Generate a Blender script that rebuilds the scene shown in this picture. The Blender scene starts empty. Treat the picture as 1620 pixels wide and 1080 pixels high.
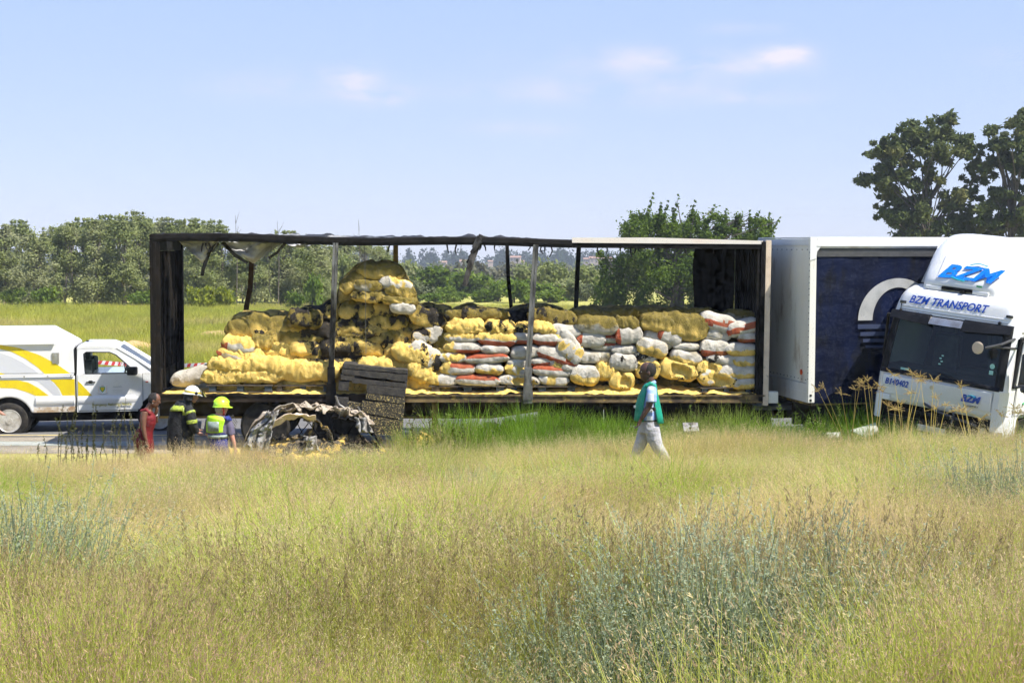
import bpy, bmesh, math, random, re
import numpy as np
from mathutils import Vector, Matrix, noise, Euler
random.seed(7); np.random.seed(7)
R = math.radians
S = bpy.context.scene
COL = S.collection

# ---------------------------------------------------------------- camera, sky, sun, exposure
FPX = 2200.0
PITCH = math.atan(152 / FPX)
EYE = Vector((0, 0, 3.85))
cam_d = bpy.data.cameras.new('camera'); cam = bpy.data.objects.new('camera', cam_d); COL.objects.link(cam)
cam.location = EYE; cam.rotation_euler = (R(90) - PITCH, 0, 0)
cam_d.sensor_width = 36; cam_d.lens = FPX / 1620 * 36; cam_d.clip_end = 6000; cam_d.clip_start = .1
S.camera = cam

SUN_EL = R(55)
SUN_AZ = math.atan2(.89, -.455)           # measured from +Y towards +X : the sun stands behind the camera to the right
W = bpy.data.worlds.new('World'); S.world = W; W.use_nodes = True
wn = W.node_tree.nodes; wl = W.node_tree.links; wn.clear()
sky = wn.new('ShaderNodeTexSky'); sky.sky_type = 'NISHITA'; sky.sun_disc = False
sky.sun_elevation = SUN_EL; sky.sun_rotation = SUN_AZ
sky.altitude = 1500; sky.air_density = 1.0; sky.dust_density = .05; sky.ozone_density = 3.5
bg = wn.new('ShaderNodeBackground'); bg.inputs[1].default_value = .095
wo = wn.new('ShaderNodeOutputWorld')
tc = wn.new('ShaderNodeTexCoord')
# a few small fair weather clouds low over the plain: soft patches in view direction, broken up by noise
def wmath(op, a, b=None, c=None):
    n = wn.new('ShaderNodeMath'); n.operation = op
    for i, v in enumerate((a, b, c)):
        if v is None: continue
        if isinstance(v, (int, float)): n.inputs[i].default_value = v
        else: wl.new(v, n.inputs[i])
    return n.outputs[0]
sp = wn.new('ShaderNodeSeparateXYZ'); wl.new(tc.outputs['Generated'], sp.inputs[0])
yy = wmath('MAXIMUM', sp.outputs['Y'], .05); az_ = wmath('DIVIDE', sp.outputs['X'], yy); el_ = wmath('DIVIDE', sp.outputs['Z'], yy)
acc = None
for px_, py_, rx_, ry_, st_ in ((556, 126, 42, 20, .95), (606, 152, 50, 14, .75), (430, 136, 110, 22, .30), (1243, 88, 44, 15, 1.0), (1020, 96, 150, 18, .55), (1150, 104, 100, 14, .5), (960, 142, 220, 22, .42), (1190, 156, 80, 9, .35), (820, 203, 80, 12, .25), (1600, 92, 60, 14, .25), (1170, 46, 60, 9, .2), (-400, 150, 200, 40, .5), (2300, 120, 260, 40, .5), (3200, 200, 400, 50, .5), (-1500, 210, 400, 50, .5)):
    cx_ = (px_ - 810) / FPX; cy_ = math.tan(math.atan((540 - py_) / FPX) - PITCH)
    u_ = wmath('MULTIPLY', wmath('SUBTRACT', az_, cx_), FPX / rx_); v_ = wmath('MULTIPLY', wmath('SUBTRACT', el_, cy_), FPX / ry_)
    g_ = wmath('MULTIPLY', wmath('EXPONENT', wmath('MULTIPLY', wmath('ADD', wmath('MULTIPLY', u_, u_), wmath('MULTIPLY', v_, v_)), -1.0)), st_)
    acc = g_ if acc is None else wmath('ADD', acc, g_)
mp = wn.new('ShaderNodeMapping'); mp.inputs['Scale'].default_value = (22, 22, 55)
nz = wn.new('ShaderNodeTexNoise'); nz.inputs['Scale'].default_value = 1.0; nz.inputs['Detail'].default_value = 10; nz.inputs['Roughness'].default_value = .62
wl.new(tc.outputs['Generated'], mp.inputs[0]); wl.new(mp.outputs[0], nz.inputs['Vector'])
cr = wn.new('ShaderNodeValToRGB'); cr.color_ramp.elements[0].position = .36; cr.color_ramp.elements[1].position = .78; wl.new(nz.outputs[0], cr.inputs[0])
fac = wmath('MINIMUM', wmath('MULTIPLY', wmath('MULTIPLY', acc, 1.7), cr.outputs[0]), .9)
KS = 1.06 / (.095 * 2.0)
mixc = wn.new('ShaderNodeMixRGB'); mixc.inputs['Color2'].default_value = (.90 * KS, .85 * KS, .95 * KS, 1)
tint = wn.new('ShaderNodeMixRGB'); tint.blend_type = 'MULTIPLY'; tint.inputs['Fac'].default_value = 1
tint.inputs['Color2'].default_value = (1.02, .93, 1.03, 1)
wl.new(fac, mixc.inputs['Fac'])
# summer haze evens the sky out towards the horizon
veil = wn.new('ShaderNodeValToRGB'); e_ = veil.color_ramp.elements; KS = 1.06 / (.095 * 2.0)
e_[0].position = 0; e_[0].color = (.62 * KS, .69 * KS, .87 * KS, 1); e_[1].position = 1; e_[1].color = (.12 * KS, .24 * KS, .62 * KS, 1)
for p_, c_ in ((.06, (.57, .67, .90)), (.17, (.50, .645, .95)), (.45, (.30, .46, .84))):
    q_ = e_.new(p_); q_.color = (c_[0] * KS, c_[1] * KS, c_[2] * KS, 1)
spn = wn.new('ShaderNodeSeparateXYZ'); wl.new(tc.outputs['Generated'], spn.inputs[0]); wl.new(spn.outputs['Z'], veil.inputs[0])
hz = wn.new('ShaderNodeMixRGB'); hz.inputs['Fac'].default_value = .80
wl.new(sky.outputs[0], tint.inputs['Color1']); wl.new(tint.outputs[0], hz.inputs['Color1']); wl.new(veil.outputs[0], hz.inputs['Color2']); wl.new(hz.outputs[0], mixc.inputs['Color1'])
wl.new(mixc.outputs[0], bg.inputs[0]); wl.new(bg.outputs[0], wo.inputs[0])

sd = bpy.data.lights.new('sun', 'SUN'); sun = bpy.data.objects.new('sun', sd); COL.objects.link(sun)
sd.energy = 4.2; sd.angle = R(.5); sd.color = (1, .955, .88)
SUNV = Vector((math.sin(SUN_AZ) * math.cos(SUN_EL), math.cos(SUN_AZ) * math.cos(SUN_EL), math.sin(SUN_EL)))
sun.rotation_euler = SUNV.to_track_quat('Z', 'Y').to_euler()
sun.location = (10, -10, 30)

S.view_settings.view_transform = 'Standard'; S.view_settings.look = 'None'
S.view_settings.exposure = 1.0; S.view_settings.gamma = 1; S.view_settings.use_curve_mapping = False
S.render.engine = 'CYCLES'
S.cycles.max_bounces = 4; S.cycles.transparent_max_bounces = 12; S.cycles.volume_bounces = 0
S.cycles.diffuse_bounces = 2; S.cycles.glossy_bounces = 2; S.cycles.transmission_bounces = 4
S.cycles.use_denoising = True
S.cycles.use_adaptive_sampling = True; S.cycles.adaptive_threshold = .03; S.cycles.adaptive_min_samples = 12

FWD = Vector((0, math.cos(PITCH), -math.sin(PITCH))); UPV = Vector((0, math.sin(PITCH), math.cos(PITCH)))
def pix(px, py, Y):
    """the world point seen at photo pixel px,py that lies at distance Y along the world y axis"""
    d = FWD * FPX + Vector((1, 0, 0)) * (px - 810) + UPV * (540 - py)
    return EYE + d * (Y / d.y)

# ---------------------------------------------------------------- helpers
def tag(o, label=None, cat=None, group=None, kind=None):
    if label: o['label'] = label
    if cat: o['category'] = cat
    if group: o['group'] = group
    if kind: o['kind'] = kind
    return o
def empty(name, loc=(0, 0, 0), rot=(0, 0, 0), label=None, cat=None, group=None):
    o = bpy.data.objects.new(name, None); COL.objects.link(o); o.location = loc; o.rotation_euler = rot
    o.empty_display_size = .2
    return tag(o, label, cat, group)
def copy_tree(o, parent=None, share=True):
    c = o.copy(); COL.objects.link(c); c.parent = parent
    for ch in list(o.children): copy_tree(ch, c)
    return c

class MB:
    def __init__(s): s.v = []; s.f = []; s.m = []; s.mi = 0
    def add(s, vs, fs):
        n = len(s.v); s.v += [tuple(p) for p in vs]; s.f += [tuple(i + n for i in f) for f in fs]; s.m += [s.mi] * len(fs); return s
    def box(s, x0, x1, y0, y1, z0, z1, bev=0):
        x0, x1 = min(x0, x1), max(x0, x1); y0, y1 = min(y0, y1), max(y0, y1); z0, z1 = min(z0, z1), max(z0, z1)
        if not bev:
            vs = [(x, y, z) for z in (z0, z1) for y in (y0, y1) for x in (x0, x1)]
            return s.add(vs, [(0, 2, 3, 1), (4, 5, 7, 6), (0, 1, 5, 4), (2, 6, 7, 3), (0, 4, 6, 2), (1, 3, 7, 5)])
        b = min(bev, (x1 - x0) * .45, (y1 - y0) * .45, (z1 - z0) * .45)
        bm = bmesh.new()
        bmesh.ops.create_cube(bm, size=1)
        for v in bm.verts: v.co = Vector(((v.co.x + .5) * (x1 - x0) + x0, (v.co.y + .5) * (y1 - y0) + y0, (v.co.z + .5) * (z1 - z0) + z0))
        bmesh.ops.bevel(bm, geom=bm.edges[:], offset=b, segments=2, affect='EDGES', profile=.6)
        bm.verts.index_update()
        s.add([v.co for v in bm.verts], [[v.index for v in f.verts] for f in bm.faces]); bm.free(); return s
    def tube(s, path, r, n=8, cap=True, sq=1.0):
        path = [Vector(p) for p in path]
        if not hasattr(r, '__len__'): r = [r] * len(path)
        base = len(s.v); a = None; vs = []
        for i, p in enumerate(path):
            t = (path[min(i + 1, len(path) - 1)] - path[max(i - 1, 0)])
            t = t.normalized() if t.length > 1e-9 else Vector((0, 0, 1))
            if a is None: a = t.orthogonal().normalized()
            else:
                a = a - t * a.dot(t); a = a.normalized() if a.length > 1e-6 else t.orthogonal().normalized()
            b = t.cross(a)
            for k in range(n):
                g = 2 * math.pi * k / n
                vs.append(p + (a * math.cos(g) + b * math.sin(g) * sq) * r[i])
        fs = []
        for i in range(len(path) - 1):
            for k in range(n):
                fs.append((i * n + k, i * n + (k + 1) % n, (i + 1) * n + (k + 1) % n, (i + 1) * n + k))
        if cap:
            fs.append(tuple(range(n - 1, -1, -1))); fs.append(tuple((len(path) - 1) * n + k for k in range(n)))
        return s.add(vs, fs)
    def loft(s, rings, cap=True, closed=True):
        n = len(rings[0]); vs = [p for r_ in rings for p in r_]; fs = []
        for i in range(len(rings) - 1):
            for k in range(n if closed else n - 1):
                fs.append((i * n + k, i * n + (k + 1) % n, (i + 1) * n + (k + 1) % n, (i + 1) * n + k))
        if cap and closed:
            fs.append(tuple(range(n - 1, -1, -1))); fs.append(tuple((len(rings) - 1) * n + k for k in range(n)))
        return s.add(vs, fs)
    def limb(s, pts, n=16, cap=True):
        """pts: (x,y,z, ra, rb) ; ra = radius along world-ish y (sideways), rb = radius along the other axis"""
        P = [Vector(p[:3]) for p in pts]; rings = []
        for i, p in enumerate(P):
            t = (P[min(i + 1, len(P) - 1)] - P[max(i - 1, 0)]).normalized()
            a = Vector((0, 1, 0)); a = a - t * a.dot(t)
            if a.length < .2: a = Vector((1, 0, 0)) - t * t.x
            a.normalize(); b = t.cross(a)
            rings.append([p + a * math.cos(2 * math.pi * k / n) * pts[i][3] + b * math.sin(2 * math.pi * k / n) * pts[i][4] for k in range(n)])
        return s.loft(rings, cap)
    def ball(s, c, r, n=12, sc=(1, 1, 1)):
        rings = []
        for i in range(1, n):
            p = math.pi * i / n
            rings.append([Vector((c[0] + r * sc[0] * math.sin(p) * math.cos(2 * math.pi * k / (2 * n)), c[1] + r * sc[1] * math.sin(p) * math.sin(2 * math.pi * k / (2 * n)), c[2] - r * sc[2] * math.cos(p))) for k in range(2 * n)])
        return s.loft(rings)
    def poly(s, pts, nrm, t):
        """extrude a flat polygon (3-D points) by t along nrm, both caps"""
        nv = Vector(nrm).normalized() * t; n = len(pts)
        vs = [Vector(p) for p in pts] + [Vector(p) + nv for p in pts]
        fs = [tuple(range(n)), tuple(range(2 * n - 1, n - 1, -1))] + [(i, i + n, (i + 1) % n + n, (i + 1) % n) for i in range(n)]
        return s.add(vs, fs)
    def xform(s, M, start=0):
        for i in range(start, len(s.v)): s.v[i] = tuple(M @ Vector(s.v[i]))
        return s
    def build(s, name, mat, parent=None, smooth=False, fix=True, **kw):
        me = bpy.data.meshes.new(name); me.from_pydata(s.v, [], s.f)
        mats = mat if isinstance(mat, (list, tuple)) else [mat]
        for m_ in mats: me.materials.append(m_)
        if len(mats) > 1: me.polygons.foreach_set('material_index', s.m)
        if fix and len(s.f) < 60000:
            bm = bmesh.new(); bm.from_mesh(me); bmesh.ops.recalc_face_normals(bm, faces=bm.faces); bm.to_mesh(me); bm.free()
        if smooth: smooth_me(me, smooth if smooth is not True else 35)
        me.update()
        o = bpy.data.objects.new(name, me); COL.objects.link(o)
        if parent: o.parent = parent
        return tag(o, **kw)
def smooth_me(me, ang=35):
    me.polygons.foreach_set('use_smooth', [True] * len(me.polygons))
    if ang < 180:
        bm = bmesh.new(); bm.from_mesh(me); c = R(ang)
        for e in bm.edges:
            if len(e.link_faces) == 2 and e.calc_face_angle(0) > c: e.smooth = False
        bm.to_mesh(me); bm.free()

def fb(x, y, z, s, o=3, seed=0.0):
    return noise.fractal(Vector((x * s + seed, y * s + seed * 1.7, z * s - seed)), 1.0, 2.0, o, noise_basis='PERLIN_ORIGINAL')

# ---------------------------------------------------------------- materials
def new_mat(name):
    m = bpy.data.materials.new(name); m.use_nodes = True; nt = m.node_tree
    return m, nt, nt.nodes['Principled BSDF']
def c4(c): return (c[0], c[1], c[2], 1)
def ramp(nt, src, p0, p1, c0=(0, 0, 0, 1), c1=(1, 1, 1, 1)):
    r_ = nt.nodes.new('ShaderNodeValToRGB'); r_.color_ramp.elements[0].position = p0; r_.color_ramp.elements[1].position = p1
    r_.color_ramp.elements[0].color = c0; r_.color_ramp.elements[1].color = c1
    nt.links.new(src, r_.inputs[0]); return r_.outputs[0]
def noisen(nt, scale, detail=5, rough=.6, coord='Object', stretch=None, w=None):
    t = nt.nodes.new('ShaderNodeTexCoord'); n = nt.nodes.new('ShaderNodeTexNoise')
    n.inputs['Scale'].default_value = scale; n.inputs['Detail'].default_value = detail; n.inputs['Roughness'].default_value = rough
    src = t.outputs[coord] if coord != 'World' else None
    if src is None:
        g = nt.nodes.new('ShaderNodeNewGeometry'); src = g.outputs['Position']
    if stretch:
        mpp = nt.nodes.new('ShaderNodeMapping'); mpp.inputs['Scale'].default_value = stretch
        nt.links.new(src, mpp.inputs[0]); src = mpp.outputs[0]
    nt.links.new(src, n.inputs['Vector']); return n.outputs[0]
def mixn(nt, f, a, b, mode='MIX'):
    n = nt.nodes.new('ShaderNodeMixRGB'); n.blend_type = mode
    for i, v in ((0, f), (1, a), (2, b)):
        if isinstance(v, (int, float)): n.inputs[i].default_value = v
        elif isinstance(v, tuple): n.inputs[i].default_value = c4(v)
        else: nt.links.new(v, n.inputs[i])
    return n.outputs[0]
def bumpn(nt, bsdf, src, strength, dist=.02):
    b = nt.nodes.new('ShaderNodeBump'); b.inputs['Strength'].default_value = strength; b.inputs['Distance'].default_value = dist
    nt.links.new(src, b.inputs['Height']); nt.links.new(b.outputs[0], bsdf.inputs['Normal'])
def mat(name, c1, c2=None, scale=4, t=(.4, .65), c3=None, s3=8, t3=(.55, .65), rough=.7, metal=0, bump=0, bs=40, bd=.01, coat=0, coord='Object', stretch=None, spec=.5, st3=None):
    m, nt, b = new_mat(name)
    col = None
    if c2:
        col = mixn(nt, ramp(nt, noisen(nt, scale, 6, .6, coord, stretch), *t), c1, c2)
    if c3:
        col = mixn(nt, ramp(nt, noisen(nt, s3, 8, .65, coord, st3 or stretch), *t3), col if col else c1, c3)
    if col: nt.links.new(col, b.inputs['Base Color'])
    else: b.inputs['Base Color'].default_value = c4(c1)
    b.inputs['Roughness'].default_value = rough; b.inputs['Metallic'].default_value = metal
    b.inputs['Coat Weight'].default_value = coat; b.inputs['Specular IOR Level'].default_value = spec
    if bump: bumpn(nt, b, noisen(nt, bs, 5, .6, coord), bump, bd)
    return m
def leaf_mat(name, c1, c2, scale=1.0, trans=.35, c3=None, t3=(.5, .6), rough=.6, s3=.3, tex=.6):
    """foliage: colour drifts from clump to clump (noise over position), thin translucent leaves"""
    m = bpy.data.materials.new(name); m.use_nodes = True; nt = m.node_tree; nt.nodes.clear()
    out = nt.nodes.new('ShaderNodeOutputMaterial'); d = nt.nodes.new('ShaderNodeBsdfDiffuse'); tr = nt.nodes.new('ShaderNodeBsdfTranslucent')
    mx = nt.nodes.new('ShaderNodeMixShader'); mx.inputs[0].default_value = trans
    col = mixn(nt, ramp(nt, noisen(nt, scale, 4, tex, 'World'), .38, .62), c1, c2)
    if c3: col = mixn(nt, ramp(nt, noisen(nt, s3, 4, .6, 'World'), *t3), col, c3)
    nt.links.new(col, d.inputs[0]); nt.links.new(col, tr.inputs[0])
    nt.links.new(d.outputs[0], mx.inputs[1]); nt.links.new(tr.outputs[0], mx.inputs[2]); nt.links.new(mx.outputs[0], out.inputs[0])
    return m
M = {}
M['white'] = mat('white_paint', (.80, .80, .79), (.70, .69, .66), 1.5, (.45, .75), rough=.28, coat=.4, c3=(.45, .38, .28), s3=9, t3=(.68, .85))
M['white_dirty'] = mat('dirty_white_panel', (.82, .80, .72), (.72, .69, .58), 1.2, (.4, .7), c3=(.36, .27, .18), s3=2.4, t3=(.56, .75), rough=.5, stretch=(1, 1, .35))
M['white_sooty'] = mat('smoke_stained_white', (.72, .71, .66), (.52, .46, .38), 1.1, (.45, .7), c3=(.38, .26, .17), s3=1.4, t3=(.55, .7), rough=.6, stretch=(1, 1, .4))
M['scorched'] = mat('scorched_beige_paint', (.74, .60, .45), (.55, .42, .30), 3, (.4, .7), c3=(.12, .09, .07), s3=3.5, t3=(.60, .72), rough=.7)
M['scorched_fade'] = mat('scorched_pale_paint', (.80, .64, .52), (.78, .72, .64), 1.2, (.4, .6), c3=(.35, .22, .15), s3=3, t3=(.66, .8), rough=.65, stretch=(.5, 1, 1))
M['char'] = mat('charred_black_steel', (.007, .0065, .006), (.018, .016, .014), 6, (.4, .7), c3=(.07, .05, .035), s3=5, t3=(.66, .84), rough=.75, bump=.4, bs=30, spec=.12)
M['char_rust'] = mat('charred_rusty_steel', (.010, .009, .008), (.024, .018, .013), 5, (.4, .7), c3=(.12, .06, .03), s3=4, t3=(.62, .80), rough=.8, bump=.4, bs=30, stretch=(2, 2, .5), spec=.12)
M['black'] = mat('soot_black', (.008, .008, .008), (.018, .017, .016), 5, rough=.9, spec=.12)
M['soot_metal'] = mat('sooty_galvanised_steel', (.30, .29, .27), (.10, .09, .08), 3, (.4, .65), c3=(.02, .018, .016), s3=2.5, t3=(.46, .60), rough=.42, metal=.6, stretch=(1, 1, .45))
M['brown_post'] = mat('burnt_brown_steel', (.085, .048, .014), (.03, .02, .012), 3, (.4, .7), rough=.7, spec=.12)
M['yellow_post'] = mat('mustard_burnt_steel', (.36, .24, .03), (.10, .06, .02), 3, (.45, .7), rough=.7)
M['deck_edge'] = mat('burnt_deck_edge', (.22, .15, .06), (.055, .035, .02), 4, (.40, .60), c3=(.62, .42, .08), s3=7, t3=(.56, .72), rough=.8, bump=.4, bs=60, stretch=(.6, 1, 1))
M['deck_edge_black'] = mat('charred_deck_edge', (.05, .036, .024), (.018, .014, .012), 4, (.35, .6), c3=(.34, .22, .06), s3=9, t3=(.64, .78), rough=.8, bump=.4, bs=60, stretch=(.6, 1, 1), spec=.12)
M['deck'] = mat('deck_boards', (.10, .075, .04), (.45, .32, .08), 3.5, (.45, .62), rough=.9, bump=.5, bs=50)
M['chassis'] = mat('chassis_steel', (.03, .024, .018), (.10, .062, .02), 2, (.5, .72), rough=.7, spec=.12)
M['rust_yellow'] = mat('mustard_chassis_flange', (.24, .15, .025), (.07, .045, .02), 3, (.4, .65), rough=.75)
M['meal'] = mat('yellow_maize_meal', (.86, .60, .14), (.72, .46, .08), 9, (.35, .7), c3=(.90, .72, .30), s3=22, t3=(.5, .7), rough=.95, bump=.8, bs=60, bd=.02)
M['charwood'] = mat('charred_wood', (.028, .026, .025), (.07, .062, .05), 14, (.4, .65), c3=(.40, .31, .14), s3=60, t3=(.60, .74), rough=.85, bump=.8, bs=45, bd=.02)
M['charwood_meal'] = mat('charred_wood_caked', (.025, .023, .02), (.06, .052, .035), 14, (.4, .65), c3=(.55, .42, .15), s3=42, t3=(.54, .60), rough=.9, bump=.8, bs=45, bd=.02)
M['palletwood'] = mat('dark_pallet_wood', (.07, .055, .04), (.13, .10, .06), 10, rough=.85)
M['palletblue'] = mat('blue_grey_pallet_block', (.035, .055, .075), (.06, .075, .09), 10, rough=.8)
M['ash'] = mat('ash_grey_metal', (.42, .42, .41), (.22, .20, .18), 7, (.35, .6), c3=(.05, .045, .04), s3=11, t3=(.52, .62), rough=.6, bump=.6, bs=30, bd=.02)
M['burnt_sheet'] = mat('burnt_peeling_sheet', (.48, .42, .34), (.26, .19, .12), 5, (.35, .65), c3=(.05, .04, .035), s3=8, t3=(.55, .66), rough=.7, bump=.7, bs=26, bd=.02)
M['ashheap'] = mat('ash_and_meal', (.04, .034, .028), (.15, .12, .08), 8, (.4, .6), c3=(.66, .44, .10), s3=5, t3=(.52, .62), rough=.95, bump=1, bs=30, bd=.04)
M['plastic'] = mat('torn_grey_plastic', (.62, .62, .62), (.36, .35, .34), 3, (.35, .65), c3=(.03, .03, .03), s3=2.2, t3=(.57, .66), rough=.4)
M['burnt_cloth'] = mat('burnt_curtain_strip', (.030, .028, .027), (.10, .095, .09), 6, rough=.85, bump=.6, bs=20, bd=.02, spec=.12)
M['blue_curtain'] = mat('navy_curtain', (.0018, .0042, .018), (.0022, .0085, .042), 1.1, (.40, .62), c3=(.006, .007, .010), s3=1.6, t3=(.50, .62), rough=.6, spec=.2, bump=.25, bs=9, bd=.03, stretch=(1, 1, .35))
M['grey_print'] = mat('pale_print', (.46, .46, .44), (.34, .34, .33), 3, rough=.6)
M['rim'] = mat('silver_painted_rim', (.62, .60, .56), (.42, .38, .32), 8, rough=.35, metal=.35)
M['dark_print'] = mat('dull_blue_print', (.03, .045, .10), rough=.6)
M['tyre'] = mat('tyre_rubber', (.022, .021, .020), (.05, .045, .038), 9, rough=.85, spec=.12)
M['alu'] = mat('aluminium', (.56, .55, .52), (.42, .38, .33), 6, rough=.38, metal=.85)
M['blackplastic'] = mat('black_plastic', (.007, .007, .008), (.014, .014, .014), 7, rough=.5, spec=.25)
M['greyplastic'] = mat('grey_plastic', (.055, .055, .057), (.08, .08, .08), 7, rough=.5)
M['interior'] = mat('dark_interior', (.035, .045, .046), rough=.8, spec=.12)
M['yellowvinyl'] = mat('yellow_vinyl', (.78, .60, .01), (.70, .52, .01), 3, rough=.35, coat=.3)
M['greyvinyl'] = mat('pale_grey_vinyl', (.56, .57, .60), rough=.35, coat=.3)
M['bluetext'] = mat('blue_lettering', (.012, .07, .42), rough=.4)
M['bluetext2'] = mat('bright_blue_lettering', (.005, .19, .80), rough=.4)
M['tealtext'] = mat('teal_flourish', (.03, .52, .62), rough=.4)
M['greentext'] = mat('green_sticker', (.03, .33, .12), rough=.4)
M['paleteal'] = mat('pale_teal_sticker', (.32, .62, .56), rough=.4)
M['red'] = mat('signal_red', (.55, .03, .02), rough=.5)
M['orange'] = mat('orange_lamp', (.75, .10, .02), rough=.3)
M['tapewhite'] = mat('tape_white', (.8, .78, .76), rough=.5)
M['tapered'] = mat('tape_red', (.62, .05, .05), rough=.5)
M['olivetext'] = mat('olive_lettering', (.34, .31, .06), rough=.5)
M['palegrey_text'] = mat('pale_grey_lettering', (.42, .46, .44), rough=.5)
def glass(name, tintc=(.8, .9, .88), alpha=.75, rough=.02):
    m = bpy.data.materials.new(name); m.use_nodes = True; nt = m.node_tree; nt.nodes.clear()
    out = nt.nodes.new('ShaderNodeOutputMaterial'); g = nt.nodes.new('ShaderNodeBsdfGlossy'); g.inputs['Roughness'].default_value = rough
    t = nt.nodes.new('ShaderNodeBsdfTransparent'); t.inputs[0].default_value = c4(tintc)
    f = nt.nodes.new('ShaderNodeFresnel'); f.inputs[0].default_value = 1.5; mx = nt.nodes.new('ShaderNodeMixShader')
    nt.links.new(f.outputs[0], mx.inputs[0]); nt.links.new(t.outputs[0], mx.inputs[1]); nt.links.new(g.outputs[0], mx.inputs[2]); nt.links.new(mx.outputs[0], out.inputs[0])
    return m
M['glass'] = glass('window_glass'); M['glass_dark'] = glass('tinted_windscreen', (.42, .56, .56)); M['visor'] = glass('clear_visor', (.8, .82, .84))
def text_mesh(txt, size, mt, parent, M4, extrude=.002, shear=.25, bold=.0, name='lettering', xs=1.0, bend=None, **kw):
    cu = bpy.data.curves.new(name, 'FONT'); cu.body = txt; cu.size = size; cu.extrude = extrude; cu.shear = shear; cu.offset = bold
    cu.align_x = 'CENTER'; cu.align_y = 'CENTER'; cu.resolution_u = 4
    tmp = bpy.data.objects.new(name, cu); COL.objects.link(tmp)
    dg = bpy.context.evaluated_depsgraph_get()
    me = bpy.data.meshes.new_from_object(tmp.evaluated_get(dg)); bpy.data.objects.remove(tmp)
    me.transform(M4 @ Matrix.Diagonal((xs, 1, 1, 1))); me.materials.clear(); me.materials.append(mt)
    o = bpy.data.objects.new(name, me); COL.objects.link(o); o.parent = parent
    return tag(o, **kw)
# text laid in the local XZ plane, facing -Y
def face_front(x, y, z, tilt=0, roll=0):
    return Matrix.Translation((x, y, z)) @ Matrix.Rotation(roll, 4, 'Y') @ Matrix.Rotation(R(90) + tilt, 4, 'X')
# ---------------------------------------------------------------- the ground
def interp(x, xs, ys): return float(np.interp(x, xs, ys))
GY = [-40, -5, 2, 6, 12, 18, 21, 23, 24.6, 25.6, 26.4, 36, 40, 60, 125, 300, 600, 900, 1600, 4000]
GZ = [3.0, 2.45, 2.18, 1.68, 1.0, .34, .04, -.18, -.16, -.06, -.04, -.28, -.42, -.55, -1.15, -4.5, -9, -13.0, -16, -20]
def gz(x, y):
    z = interp(y, GY, GZ)
    near = max(0, min(1, (24.0 - y) / 3.0))
    z += near * (.026 * max(-7, min(x, 8))) + near * .10 * fb(x, y, 0, .35, 3, 3)
    if y > 21 and y < 25: z -= .12 * max(0, min(1, (-2 - x) / 2)) * (1 - abs(y - 23.2) / 2.2 if abs(y - 23.2) < 2.2 else 0)
    if 36 < y < 140: z += .10 * fb(x, y, 0, .06, 3, 8) * min(1, (y - 36) / 8)
    if y > 300: z += min(1, (y - 300) / 300) * 2.0 * fb(x, y, 0, .004, 2, 5)
    return z
def ground_mat():
    m, nt, b = new_mat('field_soil_and_grass')
    g = nt.nodes.new('ShaderNodeNewGeometry')
    n1 = noisen(nt, .16, 6, .6, 'World'); n2 = noisen(nt, .55, 7, .65, 'World', (.5, 1.6, 1)); n3 = noisen(nt, 5, 6, .7, 'World')
    col = mixn(nt, ramp(nt, n1, .38, .62), (.50, .47, .12), (.42, .44, .09))
    col = mixn(nt, ramp(nt, n2, .48, .66), col, (.60, .50, .22))
    col = mixn(nt, ramp(nt, n3, .35, .75), col, (.27, .26, .07))
    # far hills turn to the dull green of scrub
    sep = nt.nodes.new('ShaderNodeSeparateXYZ'); nt.links.new(g.outputs['Position'], sep.inputs[0])
    mr = nt.nodes.new('ShaderNodeMapRange'); mr.inputs['From Min'].default_value = 130; mr.inputs['From Max'].default_value = 260
    nt.links.new(sep.outputs['Y'], mr.inputs['Value'])
    col = mixn(nt, mr.outputs[0], col, (.15, .165, .08))
    nt.links.new(col, b.inputs['Base Color']); b.inputs['Roughness'].default_value = 1; b.inputs['Specular IOR Level'].default_value = .1
    bumpn(nt, b, n3, .8, .08)
    return m
def build_ground():
    ys = list(np.arange(-40, 0, 4)) + list(np.arange(0, 26.4, .4)) + list(np.arange(26.4, 40, .8)) + list(np.arange(40, 130, 3)) + list(np.geomspace(130, 1500, 34))
    xs = np.concatenate([-np.geomspace(14, 900, 34)[::-1], np.linspace(-13, 13, 53), np.geomspace(14, 900, 34)])
    v = []; f = []
    for y in ys:
        for x in xs: v.append((float(x), float(y), gz(float(x), float(y))))
    n = len(xs)
    for j in range(len(ys) - 1):
        for i in range(n - 1): f.append((j * n + i, j * n + i + 1, (j + 1) * n + i + 1, (j + 1) * n + i))
    mb = MB(); mb.add(v, f); o = mb.build('ground', ground_mat(), fix=False, smooth=180); tag(o, kind='structure', label='gently sloping grassy field beneath the crash site')
build_ground()
def strip(name, y0, y1, dz, mt, x0=-60, x1=60, **kw):
    mb = MB(); xs = np.linspace(x0, x1, 81); v = []; f = []
    ysr = np.linspace(y0, y1, 7)
    for y in ysr:
        for x in xs: v.append((x, y, interp(y, GY, GZ) + dz))
    for j in range(6):
        for i in range(80): f.append((j * 81 + i, j * 81 + i + 1, (j + 1) * 81 + i + 1, (j + 1) * 81 + i))
    mb.add(v, f); o = mb.build(name, mt, fix=False, **kw); return o
M['asphalt'] = mat('weathered_asphalt', (.16, .155, .15), (.11, .105, .10), .7, (.4, .65), c3=(.22, .20, .17), s3=18, t3=(.5, .75), rough=.95, bump=.5, bs=70, bd=.01, coord='World')
M['gravel'] = mat('gravel_shoulder', (.34, .29, .22), (.24, .21, .16), 2, (.4, .65), c3=(.52, .40, .14), s3=1.3, t3=(.58, .72), rough=1, bump=.8, bs=40, bd=.03, coord='World')
M['roadline'] = mat('worn_yellow_line', (.66, .50, .16), (.40, .34, .22), 5, (.45, .65), rough=.8, coord='World')
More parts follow.
